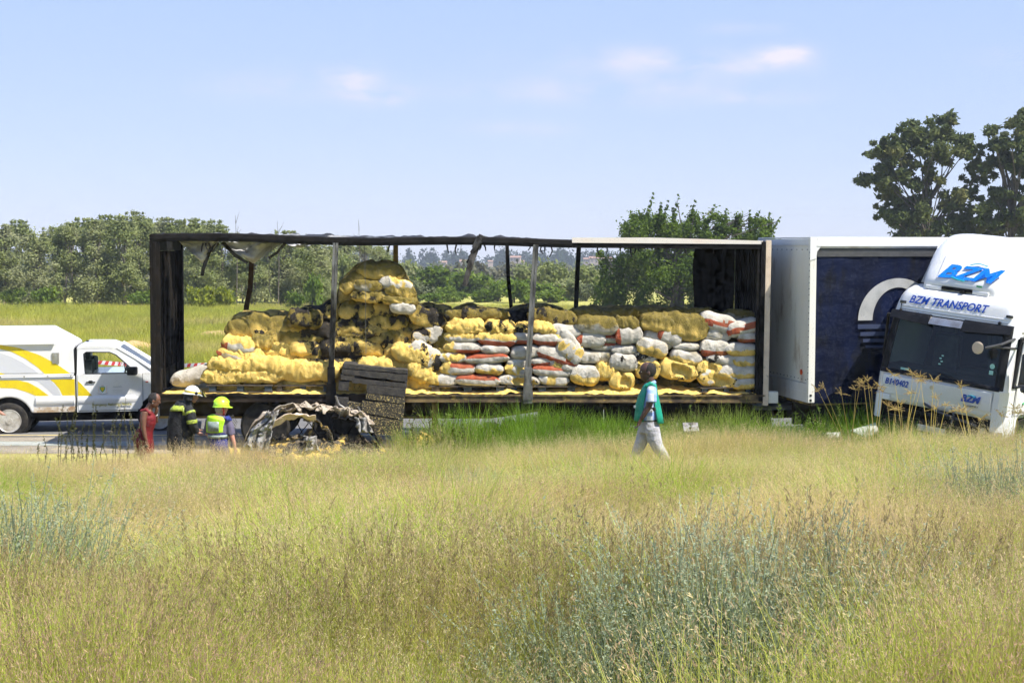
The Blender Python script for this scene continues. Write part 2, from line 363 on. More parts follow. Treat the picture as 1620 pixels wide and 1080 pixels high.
M['kerbconc'] = mat('pale_concrete_gutter', (.36, .37, .33), (.26, .28, .22), 2, (.4, .65), rough=.9, coord='World')
o = strip('road', 28.4, 35.0, .012, M['asphalt']); tag(o, kind='structure', label='grey asphalt road behind the trailers')
o = strip('shoulder', 25.9, 28.4, .008, M['gravel']); tag(o, kind='structure', label='gravel shoulder strewn with spilled meal')
o = strip('road_marking', 28.62, 28.76, .016, M['roadline']); tag(o, kind='structure', label='worn yellow edge line of the road')
o = strip('gutter', 26.9, 27.6, .014, M['kerbconc']); tag(o, kind='structure', label='pale concrete gutter along the shoulder')
# bare orange soil mounds in the field behind the pickup
M['orangesoil'] = mat('orange_soil', (.55, .33, .15), (.46, .36, .14), 3, rough=1, bump=.8, bs=14, bd=.05, coord='World')
def mound(px, py, Y, w, h, d):
    c = pix(px, py, Y); n = 60; v = []; f = []
    for j in range(n + 1):
        for i in range(n + 1):
            u = (i / n * 2 - 1); q = (j / n * 2 - 1); r_ = math.hypot(u, q)
            x = c.x + u * w; y = c.y + q * d
            hh = max(0, 1 - r_ * r_) ** .8 * h * (.75 + .18 * fb(x, y, 0, .9, 4, 2)) - .08
            v.append((x, y, gz(x, y) + hh))
    for j in range(n):
        for i in range(n): f.append((j * (n + 1) + i, j * (n + 1) + i + 1, (j + 1) * (n + 1) + i + 1, (j + 1) * (n + 1) + i))
    return MB().add(v, f)
mound(208, 552, 56, 1.3, .75, 2.6).build('soil_mound', M['orangesoil'], smooth=180, kind='structure', label='orange bare soil mound in the field behind the pickup')
mound(262, 560, 60, 1.1, .5, 2).build('soil_mound', M['orangesoil'], smooth=180, kind='structure', label='low orange soil patch seen past the trailer rear')
mound(345, 535, 66, 1.4, .7, 2).build('soil_mound', M['orangesoil'], smooth=180, kind='structure', label='orange soil patch behind the left end of the load')
# ---------------------------------------------------------------- burnt curtain-side trailer
TR = empty('burnt_trailer', pix(240, 623, 26.0), (0, R(.42), R(3)), 'burnt out curtain sided trailer with black charred frame carrying sacks', 'trailer')
bpy.context.view_layer.update()
TRM = TR.matrix_world.copy(); TRI = TRM.inverted()
def trp(px, py, off=0.0):
    """local trailer coordinates (x, y=off, z) for a photo pixel on the plane y=off behind the near side"""
    a = TRI @ EYE; b = TRI @ pix(px, py, 30.0); d = b - a; t = (off - a.y) / d.y
    return a + d * t
TL = trp(1213, 500).x            # length
ZT = trp(240, 371).z             # top
D = 2.5
def tb(name, mt, fn, **kw):
    mb = MB(); fn(mb); return mb.build(name, mt, TR, **kw)
# deck
for i in range(16):
    x0 = .12 + (TL - .24) / 16 * i; x1 = .12 + (TL - .24) / 16 * (i + 1)
    MB().box(x0 + .004, x1 - .004, .062, D - .06, -.045 + .004 * (i % 3), -.012 + .004 * (i % 3)).build('deck_board', M['deck'], TR)
xs_ = trp(640, 630).x
tb('side_rail', M['deck_edge_black'], lambda m: (m.box(0, xs_, 0, .06, -.15, 0), m.box(0, xs_, -.02, 0, -.03, 0.004), m.box(0, xs_, -.014, 0, -.15, -.13)), label='charred black left stretch of the near side rail')
tb('side_rail', M['deck_edge'], lambda m: (m.box(xs_, TL, 0, .06, -.15, 0), m.box(xs_, TL, -.02, 0, -.03, 0.004), m.box(xs_, TL, -.014, 0, -.15, -.12)), label='rusty brown right stretch of the near side rail')
tb('side_rail', M['deck_edge_black'], lambda m: m.box(0, TL, D - .06, D, -.15, 0))
# roof rails
zr = ZT - .15
x_b = trp(905, 380).x
def rail(m, y0, y1, x0, x1):
    n = 40
    for part in ((0, 1, .0, .15),):
        r_ = []
        for i in range(n + 1):
            x = x0 + (x1 - x0) * i / n; s = .022 * math.sin(x * 1.3) + .03 * math.sin(x * .45 + 1) * (1 - x / TL) - .015
            r_.append([(x, y0, zr + s), (x, y1, zr + s), (x, y1, zr + s + .14), (x, (y0 + y1) / 2, zr + s + .155), (x, y0, zr + s + .13), (x, y0 - .012, zr + s + .07), (x, y0 - .012, zr + s + .05)])
        m.loft(r_)
tb('roof_rail', M['char'], lambda m: rail(m, 0, .075, 0, x_b), label='sagging black burnt near roof rail')
def rail2(m):
    m.box(x_b, TL - .1, 0, .075, zr - .04, zr + .05); m.box(x_b, TL - .1, -.012, .0, zr + .035, zr + .05)
tb('roof_rail', M['char'], rail2, label='black lower lip of the near roof rail')
tb('roof_rail', M['scorched_fade'], lambda m: m.poly([(x_b, -.006, zr + .055), (TL - .1, -.006, zr + .055), (TL - .1, -.006, zr + .12), (x_b + 1.5, -.006, zr + .165), (x_b, -.006, zr + .150)], (0, 1, 0), .08), label='scorched beige right stretch of the near roof rail')
tb('roof_rail', M['char'], lambda m: rail(m, D - .075, D, 0, TL))
# what is left of the roof sheet: a ragged strip along the far rail and a full sheet near the front bulkhead
def roofsheet(m):
    n = 160; v = []; f = []; x0 = .08
    for i in range(n + 1):
        for j in range(13):
            q = j / 12; xx = x0 - .5 * q * 0 + (TL - .05 - x0) * i / n + (.35 * fb(0, q * 6, 0, 1, 3, 4) if i == 0 else 0)
            v.append((xx, .08 + (D - .16) * q, ZT - .045 + .008 * math.sin(xx * 9) + .012 * fb(xx, q * 3, 0, 1, 3)))
    for i in range(n):
        for j in range(12):
            if v[i * 13 + j][0] < trp(1085, 380).x and fb(v[i * 13 + j][0] * .8, j * .25, 2, 1, 3, 12) > .34: continue      # burnt through
            f.append((i * 13 + j, (i + 1) * 13 + j, (i + 1) * 13 + j + 1, i * 13 + j + 1))
    m.add(v, f)
tb('roof_sheet', M['char'], roofsheet, smooth=180, label='blackened roof sheet with holes burnt through')
def raggedtop(m):
    v = []; f = []; n = 300; x0 = .05; x1 = trp(860, 370).x
    for i in range(n + 1):
        x = x0 + (x1 - x0) * i / n; fade = min(1, i / 6, (n - i) / 20)
        for j in range(4):
            v.append((x, .05 + j * .16 + .04 * fb(x, j, 0, 2.2, 3), ZT - .03 + fade * (.020 + .10 * abs(fb(x, j * .4, 1, 1.6, 4, 6))) * (1 if j in (1, 2) else .35)))
    for i in range(n):
        for j in range(3): f.append((i * 4 + j, (i + 1) * 4 + j, (i + 1) * 4 + j + 1, i * 4 + j + 1))
    m.add(v, f)
tb('roof_sheet', [mat('burnt_roof_skin', (.03, .028, .026), (.34, .33, .32), 1.6, (.52, .62), c3=(.02, .02, .02), s3=5, t3=(.5, .6), rough=.55)], raggedtop, smooth=180, label='crumpled remnant of grey roof skin lying on the rear of the frame')
# roof cross bows
for q in (.12, .30, .47, .64, .80):
    xq = TL * q
    tb('roof_bow', M['char'], lambda m: m.tube([(xq, .04, zr + .06), (xq + .03, .8, zr + .04), (xq - .02, 1.6, zr + .05), (xq, D - .04, zr + .06)], .022, 6))
# rear frame (left end)
tb('rear_post', M['char_rust'], lambda m: (m.box(0, .10, 0, .09, -.16, ZT), m.box(.10, .17, .012, .075, -.14, ZT - .15), m.box(-.012, .02, -.012, .02, -.15, ZT - .01)), label='charred near rear corner post')
tb('rear_post', M['char'], lambda m: m.box(0, .16, D - .12, D, -.16, ZT))
tb('rear_header', M['char'], lambda m: m.box(0, .13, .09, D - .12, ZT - .30, ZT - .005))
tb('rear_sill', M['char'], lambda m: m.box(0, .13, .09, D - .12, -.17, .0))
for k in range(2):
    def dl(m, k=k):
        y0 = .10 + 1.14 * k
        n = 57; r0 = []
        v = []; f = []
        for i in range(n):                   # pressed ribs run from top to bottom
            y = y0 + 1.125 * i / (n - 1); x = .045 + (.026 if (i // 4) % 2 else 0)
            v += [(x, y, .01), (x, y, ZT - .31)]
        for i in range(n - 1): f.append((2 * i, 2 * i + 2, 2 * i + 3, 2 * i + 1))
        m.add(v, f); m.box(.02, .035, y0, y0 + 1.125, .01, ZT - .31)
        m.box(.075, .10, y0 + .02, y0 + .07, .02, ZT - .32); m.box(.075, .10, y0 + 1.05, y0 + 1.10, .02, ZT - .32)
        m.box(.072, .095, y0 + .08, y0 + 1.04, .02, .42)
    tb('rear_door', M['char_rust'], dl, smooth=20)
tb('lock_rod', M['char_rust'], lambda m: m.tube([(.12, .62, .05), (.12, .62, ZT - .35)], .018, 8))
tb('lock_rod', M['char_rust'], lambda m: m.tube([(.12, 1.84, .05), (.12, 1.84, ZT - .35)], .018, 8))
# near side posts, sooty steel with a socket at the foot
def npost(px0, px1, z0=0):
    a = trp(px0, 386); b = trp(px1, 628)
    def fn(m):
        w = .052
        top = zr + .02; zb = .50
        for s in (-1, 1):
            m.poly([(a.x + s * w * .55 - .022, -.012, top), (a.x + s * w * .55 + .022, -.012, top), (b.x + s * w * .55 + .022, -.012, zb), (b.x + s * w * .55 - .022, -.012, zb)], (0, 1, 0), .075)
        m.poly([(a.x - .04, .012, top), (a.x + .04, .012, top), (b.x + .04, .012, zb), (b.x - .04, .012, zb)], (0, 1, 0), .03)
    tb('side_post', M['soot_metal'], fn, label='sooty bare steel post on the near side')
    def ft(m):
        m.box(b.x - .085, b.x + .085, -.035, .06, -.17, .22, .008); m.box(b.x - .07, b.x + .07, -.025, .05, .22, .52, .008); m.box(b.x - .095, b.x + .095, -.045, -.0355, -.10, .06)
    tb('post_socket', M['soot_metal'] if px0 > 700 else M['char'], ft)
npost(531, 524); npost(848, 835)
# far side posts
def fpost(pts, w, mt, lab):
    P = [trp(x, y, D - .06) for x, y in pts]
    tb('side_post', mt, lambda m: m.tube([(p.x, D - .06 + (0 if i else 0), p.z) for i, p in enumerate(P)], w, 4), label=lab)
fpost([(399, 372), (399, 400), (396, 455), (390, 485), (388, 505), (384, 610)], .068, M['brown_post'], 'brown scorched far post bent at its foot')
fpost([(626, 378), (626, 420), (628, 600)], .07, M['yellow_post'], 'mustard stained far post above the heap')
fpost([(802, 385), (804, 440), (810, 500), (812, 600)], .052, M['char'], 'thin black far post leaning right')
fpost([(916, 385), (913, 440), (911, 490), (910, 600)], .062, M['char'], 'straight black far post')
# front bulkhead and corner frame
tb('front_bulkhead', M['black'], lambda m: [m.box(TL - .09 - (.02 if k % 2 else 0), TL - .05, .08 + k * .117, .08 + (k + 1) * .117, -.02, ZT - .03) for k in range(20)])
tb('front_post', M['scorched'], lambda m: (m.box(TL - .045, TL + .06, -.02, .07, -.20, ZT - .02, .008),), label='beige scorched near front corner post')
tb('front_post', M['char'], lambda m: (m.box(TL - .13, TL - .048, -.012, .08, -.16, ZT - .05), m.box(TL - .20, TL - .14, .005, .06, .1, ZT - .2)), label='black inner face of the near front corner post')
tb('front_post', M['char'], lambda m: m.box(TL - .10, TL + .05, D - .1, D, -.16, ZT))
# burnt rest of the far curtain near the bulkhead, with a slanting torn edge
def farcur(m):
    n = 34; mm = 12; v = []; f = []
    for j in range(n + 1):
        q = j / n; z = (ZT - .1) * (1 - q) + .05
        xl = trp(1100 - 26 * q * q - 4 * math.sin(q * 9), 395 + 180 * q, D - .03).x
        for i in range(mm + 1):
            s = i / mm; x = xl + (TL - .12 - xl) * s
            v.append((x, D - .05 + .03 * math.sin(x * 14 + q * 2), z))
    for j in range(n):
        for i in range(mm): f.append((j * (mm + 1) + i, j * (mm + 1) + i + 1, (j + 1) * (mm + 1) + i + 1, (j + 1) * (mm + 1) + i))
    m.add(v, f)
tb('side_curtain', M['black'], farcur, smooth=180, label='blackened remnant of the far curtain with a torn slanting edge')
# torn plastic sheet hanging at the rear top
def swag(name, pts_top, sag, mt, off, lab, seed):
    def fn(m):
        n = 30; k = 12; v = []; f = []
        a = trp(*pts_top[0], off); b = trp(*pts_top[1], off)
        for i in range(n + 1):
            s = i / n; top = a.lerp(b, s)
            zs = trp(600, sag(s), off).z
            for j in range(k + 1):
                q = j / k
                z = top.z + (zs - top.z) * q
                v.append((top.x + .05 * fb(s * 4, q * 4, seed, 1, 3), off + .10 * math.sin(s * 11 + q * 6 + seed) * (.3 + q) + .08 * fb(s * 6, q * 6, seed, 1, 3), z))
        for i in range(n):
            for j in range(k): f.append((i * (k + 1) + j, (i + 1) * (k + 1) + j, (i + 1) * (k + 1) + j + 1, i * (k + 1) + j + 1))
        m.add(v, f)
    tb(name, mt, fn, smooth=180, label=lab)
def tri(c, ybot, ytop=384, skew=1.0): return lambda s: ytop + (ybot - ytop) * max(0, (s / c if s < c else (1 - s) / (1 - c))) ** skew
swag('torn_sheet', ((283, 380), (346, 380)), tri(.62, 420), M['plastic'], .45, 'grey torn plastic sheet sagging at the rear corner', 1)
swag('torn_sheet', ((350, 380), (452, 380)), tri(.48, 419), M['plastic'], .75, 'wide pale torn plastic sheet hanging beside the brown post', 2)
swag('torn_sheet', ((452, 380), (503, 380)), tri(.4, 393, skew=.5), M['plastic'], 1.1, 'narrow scorched strip of plastic under the rail', 3)
def strand(px, pts, w, mt=None, off=.02, lab='burnt hanging strap'):
    P = [trp(a, b, off) for a, b in pts]
    tb('hanging_strap', mt or M['burnt_cloth'], lambda m: m.tube([(p.x, off + .02 * math.sin(i * 2), p.z) for i, p in enumerate(P)], [w * (1 - .35 * i / len(P)) for i in range(len(P))], 5, sq=.4), label=lab)
strand(0, [(345, 384), (330, 400), (322, 425), (320, 436)], .05, off=.5, lab='burnt black strap hanging at the rear corner')
strand(0, [(352, 383), (372, 404), (392, 416)], .045, M['burnt_cloth'], .7, 'black burnt hem of the torn sheet')
strand(0, [(452, 384), (438, 400), (425, 408)], .035, M['burnt_cloth'], .7, 'burnt strap at the right end of the torn sheet')
strand(0, [(763, 372), (752, 395), (742, 425), (735, 452)], .09, lab='thick charred curtain strip dangling from the rail')
tb('hanging_strap', M['burnt_cloth'], lambda m: [m.tube([(trp(757, 371).x + .05 * math.sin(i), -.03, zr + .17 - .05 * i), (trp(748 - i * 3, 392 + 8 * i).x, -.02 + .02 * i, trp(748, 392 + 8 * i).z)], .03, 5) for i in range(4)], label='frayed end of the charred strip')
k_ = 0
for px, L_ in [(321, 10), (325, 7), (330, 9), (616, 9), (707, 9), (722, 12), (761, 5), (766, 6), (783, 6), (838, 5), (857, 10), (862, 8), (872, 14), (946, 11), (960, 9), (984, 5), (998, 14), (1004, 8), (1012, 5), (1083, 8), (1130, 7)]:
    a = trp(px, 384); l = L_ / 85 * 1.15
    mb = MB(); mb.tube([(a.x, .03, zr + .0), (a.x + .012 * ((k_ * 7) % 5 - 2), .03, zr - l * .55), (a.x + .03 * ((k_ * 5) % 3 - 1), .02, zr - l - .03)], [.022, .018, .012], 5, sq=.6)
    mb.build('curtain_roller', M['char'], TR, label='burnt curtain roller stub hanging from the rail'); k_ += 1
# thin wires trailing down
for pts in ([(430, 384), (425, 430), (428, 470)], [(445, 392), (432, 430), (424, 452), (430, 470)], [(577, 384), (578, 470), (579, 560)], [(730, 386), (728, 400)]):
    P = [trp(a, b, .1) for a, b in pts]
    tb('wire', M['soot_metal'], lambda m: m.tube([tuple(p) for p in P], .006, 4))
# chassis
def ibeam(m, y):
    xs2 = [0, 4.6, 6.4, 7.6, TL]; zb = [-.50, -.50, -.50, -.32, -.32]
    for i in range(4):
        m.poly([(xs2[i], y - .01, -.16), (xs2[i + 1], y - .01, -.16), (xs2[i + 1], y - .01, zb[i + 1]), (xs2[i], y - .01, zb[i])], (0, 1, 0), .02)
def flange(m, y):
    xs2 = [0, 4.6, 6.4, 7.6, TL]; zb = [-.50, -.50, -.50, -.32, -.32]
    for i in range(4):
        m.poly([(xs2[i], y - .075, zb[i]), (xs2[i + 1], y - .075, zb[i + 1]), (xs2[i + 1], y - .075, zb[i + 1] - .04), (xs2[i], y - .075, zb[i] - .04)], (0, 1, 0), .15)
for y in (.72, 1.78):
    tb('chassis_beam', M['chassis'], lambda m: ibeam(m, y)); tb('beam_flange', M['rust_yellow'], lambda m: flange(m, y))
for i in range(13):
    x = .4 + i * .9
    if x < TL - .1: tb('cross_member', M['chassis'], lambda m: m.box(x - .03, x + .03, .06, D - .06, -.24, -.155))
for x, y in ((2.1, .08), (3.45, .08), (2.1, 2.1), (3.45, 2.1)):
    w_ = empty('wheel', (x, y + .15, -.62)); w_.parent = TR
    MB().loft([[(math.cos(a) * r_, yy, math.sin(a) * r_) for a in np.linspace(0, 2 * math.pi, 25)[:-1]] for yy, r_ in ((-.13, .29), (-.15, .42), (-.10, .47), (.10, .47), (.15, .42), (.13, .29))]).build('tyre', M['tyre'], w_, smooth=40)
    MB().loft([[(math.cos(a) * r_, yy, math.sin(a) * r_) for a in np.linspace(0, 2 * math.pi, 25)[:-1]] for yy, r_ in ((-.12, .29), (-.05, .27), (-.04, .12), (-.11, .10), (-.11, .02))]).build('rim', M['char_rust'], w_, smooth=40)
tb('landing_leg', M['rust_yellow'], lambda m: m.box(trp(688, 650).x - .06, trp(688, 650).x + .06, .3, .42, -.95, -.15))
tb('landing_leg', M['rust_yellow'], lambda m: m.box(trp(688, 650).x - .06, trp(688, 650).x + .06, 2.0, 2.12, -.95, -.15))
tb('toolbox', M['char_rust'], lambda m: (m.box(trp(1080, 650).x, trp(1195, 650).x, .25, .9, -.62, -.2, .02), m.box(trp(1080, 650).x + .02, trp(1195, 650).x - .02, .235, .25, -.58, -.25)))
tb('storage_rack', M['char'], lambda m: (m.box(trp(858, 650).x, trp(960, 650).x, .55, 1.2, -.72, -.18, .02), m.box(trp(966, 650).x, trp(1076, 650).x, .5, 1.1, -.66, -.2, .03)))  # added dark boxes that hide the bright road under the deck
tb('air_tank', M['char_rust'], lambda m: m.tube([(trp(728, 650).x, 1.25, -.42), (trp(800, 650).x, 1.25, -.42)], .17, 14), smooth=50)
tb('underrun_plate', M['black'], lambda m: m.box(trp(1120, 650).x, TL + .35, .9, .95, -.75, -.16))
tb('coupling_plate', M['greyplastic'], lambda m: (m.box(TL - .9, TL + .75, .35, 1.7, -.33, -.25), m.box(TL + .05, TL + .28, .1, .35, -.17, .02, .01)))
tb('marker_box', M['white_dirty'], lambda m: m.box(TL + .07, TL + .26, .02, .2, -.16, .06, .01))

# ---------------------------------------------------------------- front trailer with navy curtain
yaw2 = R(12)
FT = empty('curtain_trailer', pix(1280, 637, 26.0), (0, 0, yaw2), 'jackknifed front trailer with navy blue curtain and pale rear wall', 'trailer')
bpy.context.view_layer.update(); FTI = FT.matrix_world.inverted()
def ftp(px, py, off=0.0):
    a = FTI @ EYE; b = FTI @ pix(px, py, 30.0); d = b - a; t = (off - a.y) / d.y
    return a + d * t
H2 = ftp(1280, 378).z; L2 = 6.3; D2 = 2.55
def fb2(name, mt, fn, **kw):
    mb = MB(); fn(mb); return mb.build(name, mt, FT, **kw)
fb2('rear_wall', M['white_dirty'], lambda m: (m.box(-.004, .03, .085, D2 - .085, .36, H2 - .12)))
fb2('wall_kickplate', M['white_sooty'], lambda m: (m.box(-.022, .03, .085, D2 - .085, .0, .352), m.box(-.03, -.022, .085, D2 - .085, .17, .19)), label='smoke stained kick plate below the rear wall')
fb2('wall_top_trim', M['white'], lambda m: (m.box(-.02, .03, .085, D2 - .085, H2 - .12, H2 - .0)))
fb2('corner_post', M['white_dirty'], lambda m: (m.box(-.03, .10, -.02, .083, -.0, H2 + .01, .01)), label='near rear corner post with rivets')
fb2('corner_post', M['white_dirty'], lambda m: (m.box(-.03, .10, D2 - .083, D2 + .02, -.0, H2 + .01, .01)))
fb2('corner_plate', M['white'], lambda m: m.poly([(-.034, -.026, H2 - .02), (.24, -.026, H2 - .02), (.20, -.026, H2 - .11), (.10, -.026, H2 - .24), (.09, -.026, H2 - .36), (-.034, -.026, H2 - .40)], (0, -1, 0), .006))
for q in range(22):
    z = .45 + (H2 - .7) * q / 21
    MB().ball((-.032, -.0, z), .011, 5).build('rivet', M['greyplastic'], FT)
for q in range(14):
    MB().ball((-.006, .16 + q * .17, .42), .011, 5).build('rivet', M['greyplastic'], FT)
for q in range(10):
    MB().ball((-.006, .16 + q * .24, H2 - .2), .012, 5).build('rivet', M['greyplastic'], FT)
for q in range(2):
    MB().box(.0, .04, -.028, -.02, .03 + q * .09, .07 + q * .09).build('bolt_hole', M['black'], FT)
fb2('reflector', M['orange'], lambda m: m.tube([(-.004, .36, .55), (-.014, .36, .55)], .055, 14), label='round orange reflector low on the rear wall')
fb2('roof', M['white'], lambda m: (m.box(-.02, L2 + .2, .0, D2, H2 + .015, H2 + .035)))
fb2('roof_rail', M['white'], lambda m: (m.box(.103, L2, -.03, .04, H2 - .125, H2 + .012), m.box(.103, L2, -.04, -.031, H2 - .135, H2 - .115)), label='white roof rail above the curtain')
fb2('rail_gutter', M['alu'], lambda m: m.box(.103, L2, -.02, .04, H2 - .17, H2 - .14))
fb2('curtain_header', M['greyplastic'], lambda m: m.box(.103, L2, .0, .04, H2 - .33, H2 - .172))
def curt(m):
    n = 150; k = 26; v = []; f = []
    for i in range(n + 1):
        x = .11 + (L2 - .15) * i / n
        for j in range(k + 1):
            z = -.02 + (H2 - .31) * j / k
            y = .018 + .012 * fb(x * .6, 0, z * 2.2, 1, 3, 3) + .010 * math.sin(z * 21 + fb(x, 0, z, .8, 2) * 7) * math.exp(-((x - .3) / .7) ** 2) + .006 * math.sin(x * 9)
            v.append((x, y, z))
    for i in range(n):
        for j in range(k): f.append((i * (k + 1) + j, (i + 1) * (k + 1) + j, (i + 1) * (k + 1) + j + 1, i * (k + 1) + j + 1))
    m.add(v, f)
fb2('side_curtain', M['blue_curtain'], curt, smooth=180, label='soot marked navy blue curtain')
# big pale arc and rows of bars printed on the curtain (thin print, follows the cloth)
def ring_piece(m, cx, cz, ro, ri, a0, a1, y=-.012, kx=1.0):
    n = 40; v = []; f = []
    for i in range(n + 1):
        a = a0 + (a1 - a0) * i / n
        for r_, q in ((ro, 1), (ri, .82)): v.append((cx + math.cos(a) * r_ * kx * (q if r_ == ri else 1), y, cz + math.sin(a) * r_))
    for i in range(n): f.append((2 * i, 2 * i + 1, 2 * i + 3, 2 * i + 2))
    m.add(v, f)
ac = ftp(1420, 506); al = ftp(1357, 506); at_ = ftp(1420, 440); ai = ftp(1386, 506)
fb2('curtain_print', M['grey_print'], lambda m: ring_piece(m, ac.x, ac.z, at_.z - ac.z, (at_.z - ac.z) * .78, R(180), R(0), kx=(ac.x - al.x) / (at_.z - ac.z)), label='large pale arc printed on the navy curtain')
for q, (y0, y1) in enumerate(((513, 519), (525, 530), (536, 540), (546, 549))):
    a = ftp(1357 + q * 4, y0); b = ftp(1450, y1)
    fb2('curtain_print', M['dark_print'], lambda m: m.box(a.x, b.x, -.010, -.009, b.z, a.z), label='dull bar printed below the pale arc')
fb2('floor', M['deck'], lambda m: m.box(.04, L2, .05, D2, -.06, -.02))
fb2('front_wall', M['white_dirty'], lambda m: m.box(L2, L2 + .05, 0, D2, -.1, H2))
fb2('far_side_curtain', M['blue_curtain'], lambda m: m.box(.11, L2, D2 - .02, D2 - .005, -.05, H2 - .05))
fb2('chassis_beam', M['chassis'], lambda m: (m.box(.0, L2, .7, .8, -.5, -.07), m.box(.0, L2, 1.7, 1.8, -.5, -.07)))
for x, y in ((1.4, .12), (2.75, .12), (1.4, 2.1), (2.75, 2.1)):
    w_ = empty('wheel', (x, y + .15, -.58)); w_.parent = FT
    MB().loft([[(math.cos(a) * r_, yy, math.sin(a) * r_) for a in np.linspace(0, 2 * math.pi, 25)[:-1]] for yy, r_ in ((-.13, .29), (-.15, .46), (-.10, .51), (.10, .51), (.15, .46), (.13, .29))]).build('tyre', M['tyre'], w_, smooth=40)
    MB().loft([[(math.cos(a) * r_, yy, math.sin(a) * r_) for a in np.linspace(0, 2 * math.pi, 25)[:-1]] for yy, r_ in ((-.12, .29), (-.05, .27), (-.04, .12), (-.11, .10), (-.11, .02))]).build('rim', M['greyplastic'], w_, smooth=40)
fb2('mudguard', M['blackplastic'], lambda m: m.loft([[(2.1 + 1.35 * math.cos(a), y, -.55 + .62 * math.sin(a)) for a in np.linspace(0, math.pi, 15)] for y in (.05, .6)], cap=False, closed=False), smooth=40)
fb2('underrun_guard', M['blackplastic'], lambda m: m.box(.3, L2, .30, .34, -.85, -.06))
# ---------------------------------------------------------------- the load: sacks, caked meal, pallets
def sack_mat():
    m, nt, b = new_mat('woven_sack_and_meal')
    L = nt.links
    at = nt.nodes.new('ShaderNodeAttribute'); at.attribute_name = 'paint'
    so = nt.nodes.new('ShaderNodeAttribute'); so.attribute_name = 'soot'  # sooty tint that also carries painted roof shade
    sep = nt.nodes.new('ShaderNodeSeparateColor'); L.new(at.outputs['Color'], sep.inputs[0])
    nf = noisen(nt, 38, 6, .7); nm = noisen(nt, 11, 6, .65); nl = noisen(nt, 4, 4, .6)
    def sharp(src, nzv, amt=.5, lo=.42, hi=.58):
        a = nt.nodes.new('ShaderNodeMath'); a.operation = 'MULTIPLY_ADD'; L.new(nzv, a.inputs[0]); a.inputs[1].default_value = amt; a.inputs[2].default_value = -amt / 2
        s = nt.nodes.new('ShaderNodeMath'); s.operation = 'ADD'; L.new(a.outputs[0], s.inputs[0]); L.new(src, s.inputs[1])
        return ramp(nt, s.outputs[0], lo, hi)
    base = mixn(nt, ramp(nt, nl, .4, .65), (.66, .61, .52), (.50, .455, .37))
    base = mixn(nt, ramp(nt, nm, .62, .75), base, (.30, .25, .18))
    band = mixn(nt, ramp(nt, nm, .35, .7), (.46, .085, .035), (.42, .15, .075))
    col = mixn(nt, sharp(sep.outputs[0], nm, .25, .46, .54), base, band)
    meal = mixn(nt, ramp(nt, nm, .35, .7), (.82, .58, .155), (.66, .43, .09))
    meal = mixn(nt, ramp(nt, nf, .5, .75), meal, (.90, .70, .26))
    mealm = sharp(sep.outputs[1], nm, .5)
    col = mixn(nt, mealm, col, meal)
    sooty = mixn(nt, ramp(nt, nm, .3, .7), (.13, .10, .026), (.25, .19, .042))  # olive brown for sooty meal and the painted shade of the upper load
    soot_shade_fac = sharp(so.outputs['Fac'], nl, .45, .25, .85)
    col = mixn(nt, soot_shade_fac, col, sooty)
    nk = noisen(nt, 17, 9, .78)
    col = mixn(nt, sharp(sep.outputs[2], nk, 1.9, .50, .60), col, mixn(nt, ramp(nt, nf, .4, .7), (.014, .012, .011), (.06, .05, .035)))
    L.new(col, b.inputs['Base Color']); b.inputs['Roughness'].default_value = .85; b.inputs['Specular IOR Level'].default_value = .25
    wv = nt.nodes.new('ShaderNodeTexWave'); wv.inputs['Scale'].default_value = 22; wv.inputs['Distortion'].default_value = 1.2
    tcn = nt.nodes.new('ShaderNodeTexCoord'); L.new(tcn.outputs['Object'], wv.inputs[0])
    cz = nt.nodes.new('ShaderNodeTexNoise'); cz.inputs['Scale'].default_value = 9; cz.inputs['Detail'].default_value = 4; cz.inputs['Distortion'].default_value = 2.2; L.new(tcn.outputs['Object'], cz.inputs['Vector'])
    hmix = mixn(nt, mealm, mixn(nt, .12, cz.outputs[0], wv.outputs['Color']), mixn(nt, .5, nf, nm))
    bumpn(nt, b, hmix, .8, .05)
    return m
M['sack'] = sack_mat()
def set_attr(me, paint, soot_shade):
    a = me.attributes.new('paint', 'FLOAT_COLOR', 'POINT'); a.data.foreach_set('color', np.asarray(paint, dtype=np.float32).ravel())
    b = me.attributes.new('soot', 'FLOAT', 'POINT'); b.data.foreach_set('value', np.asarray(soot_shade, dtype=np.float32))
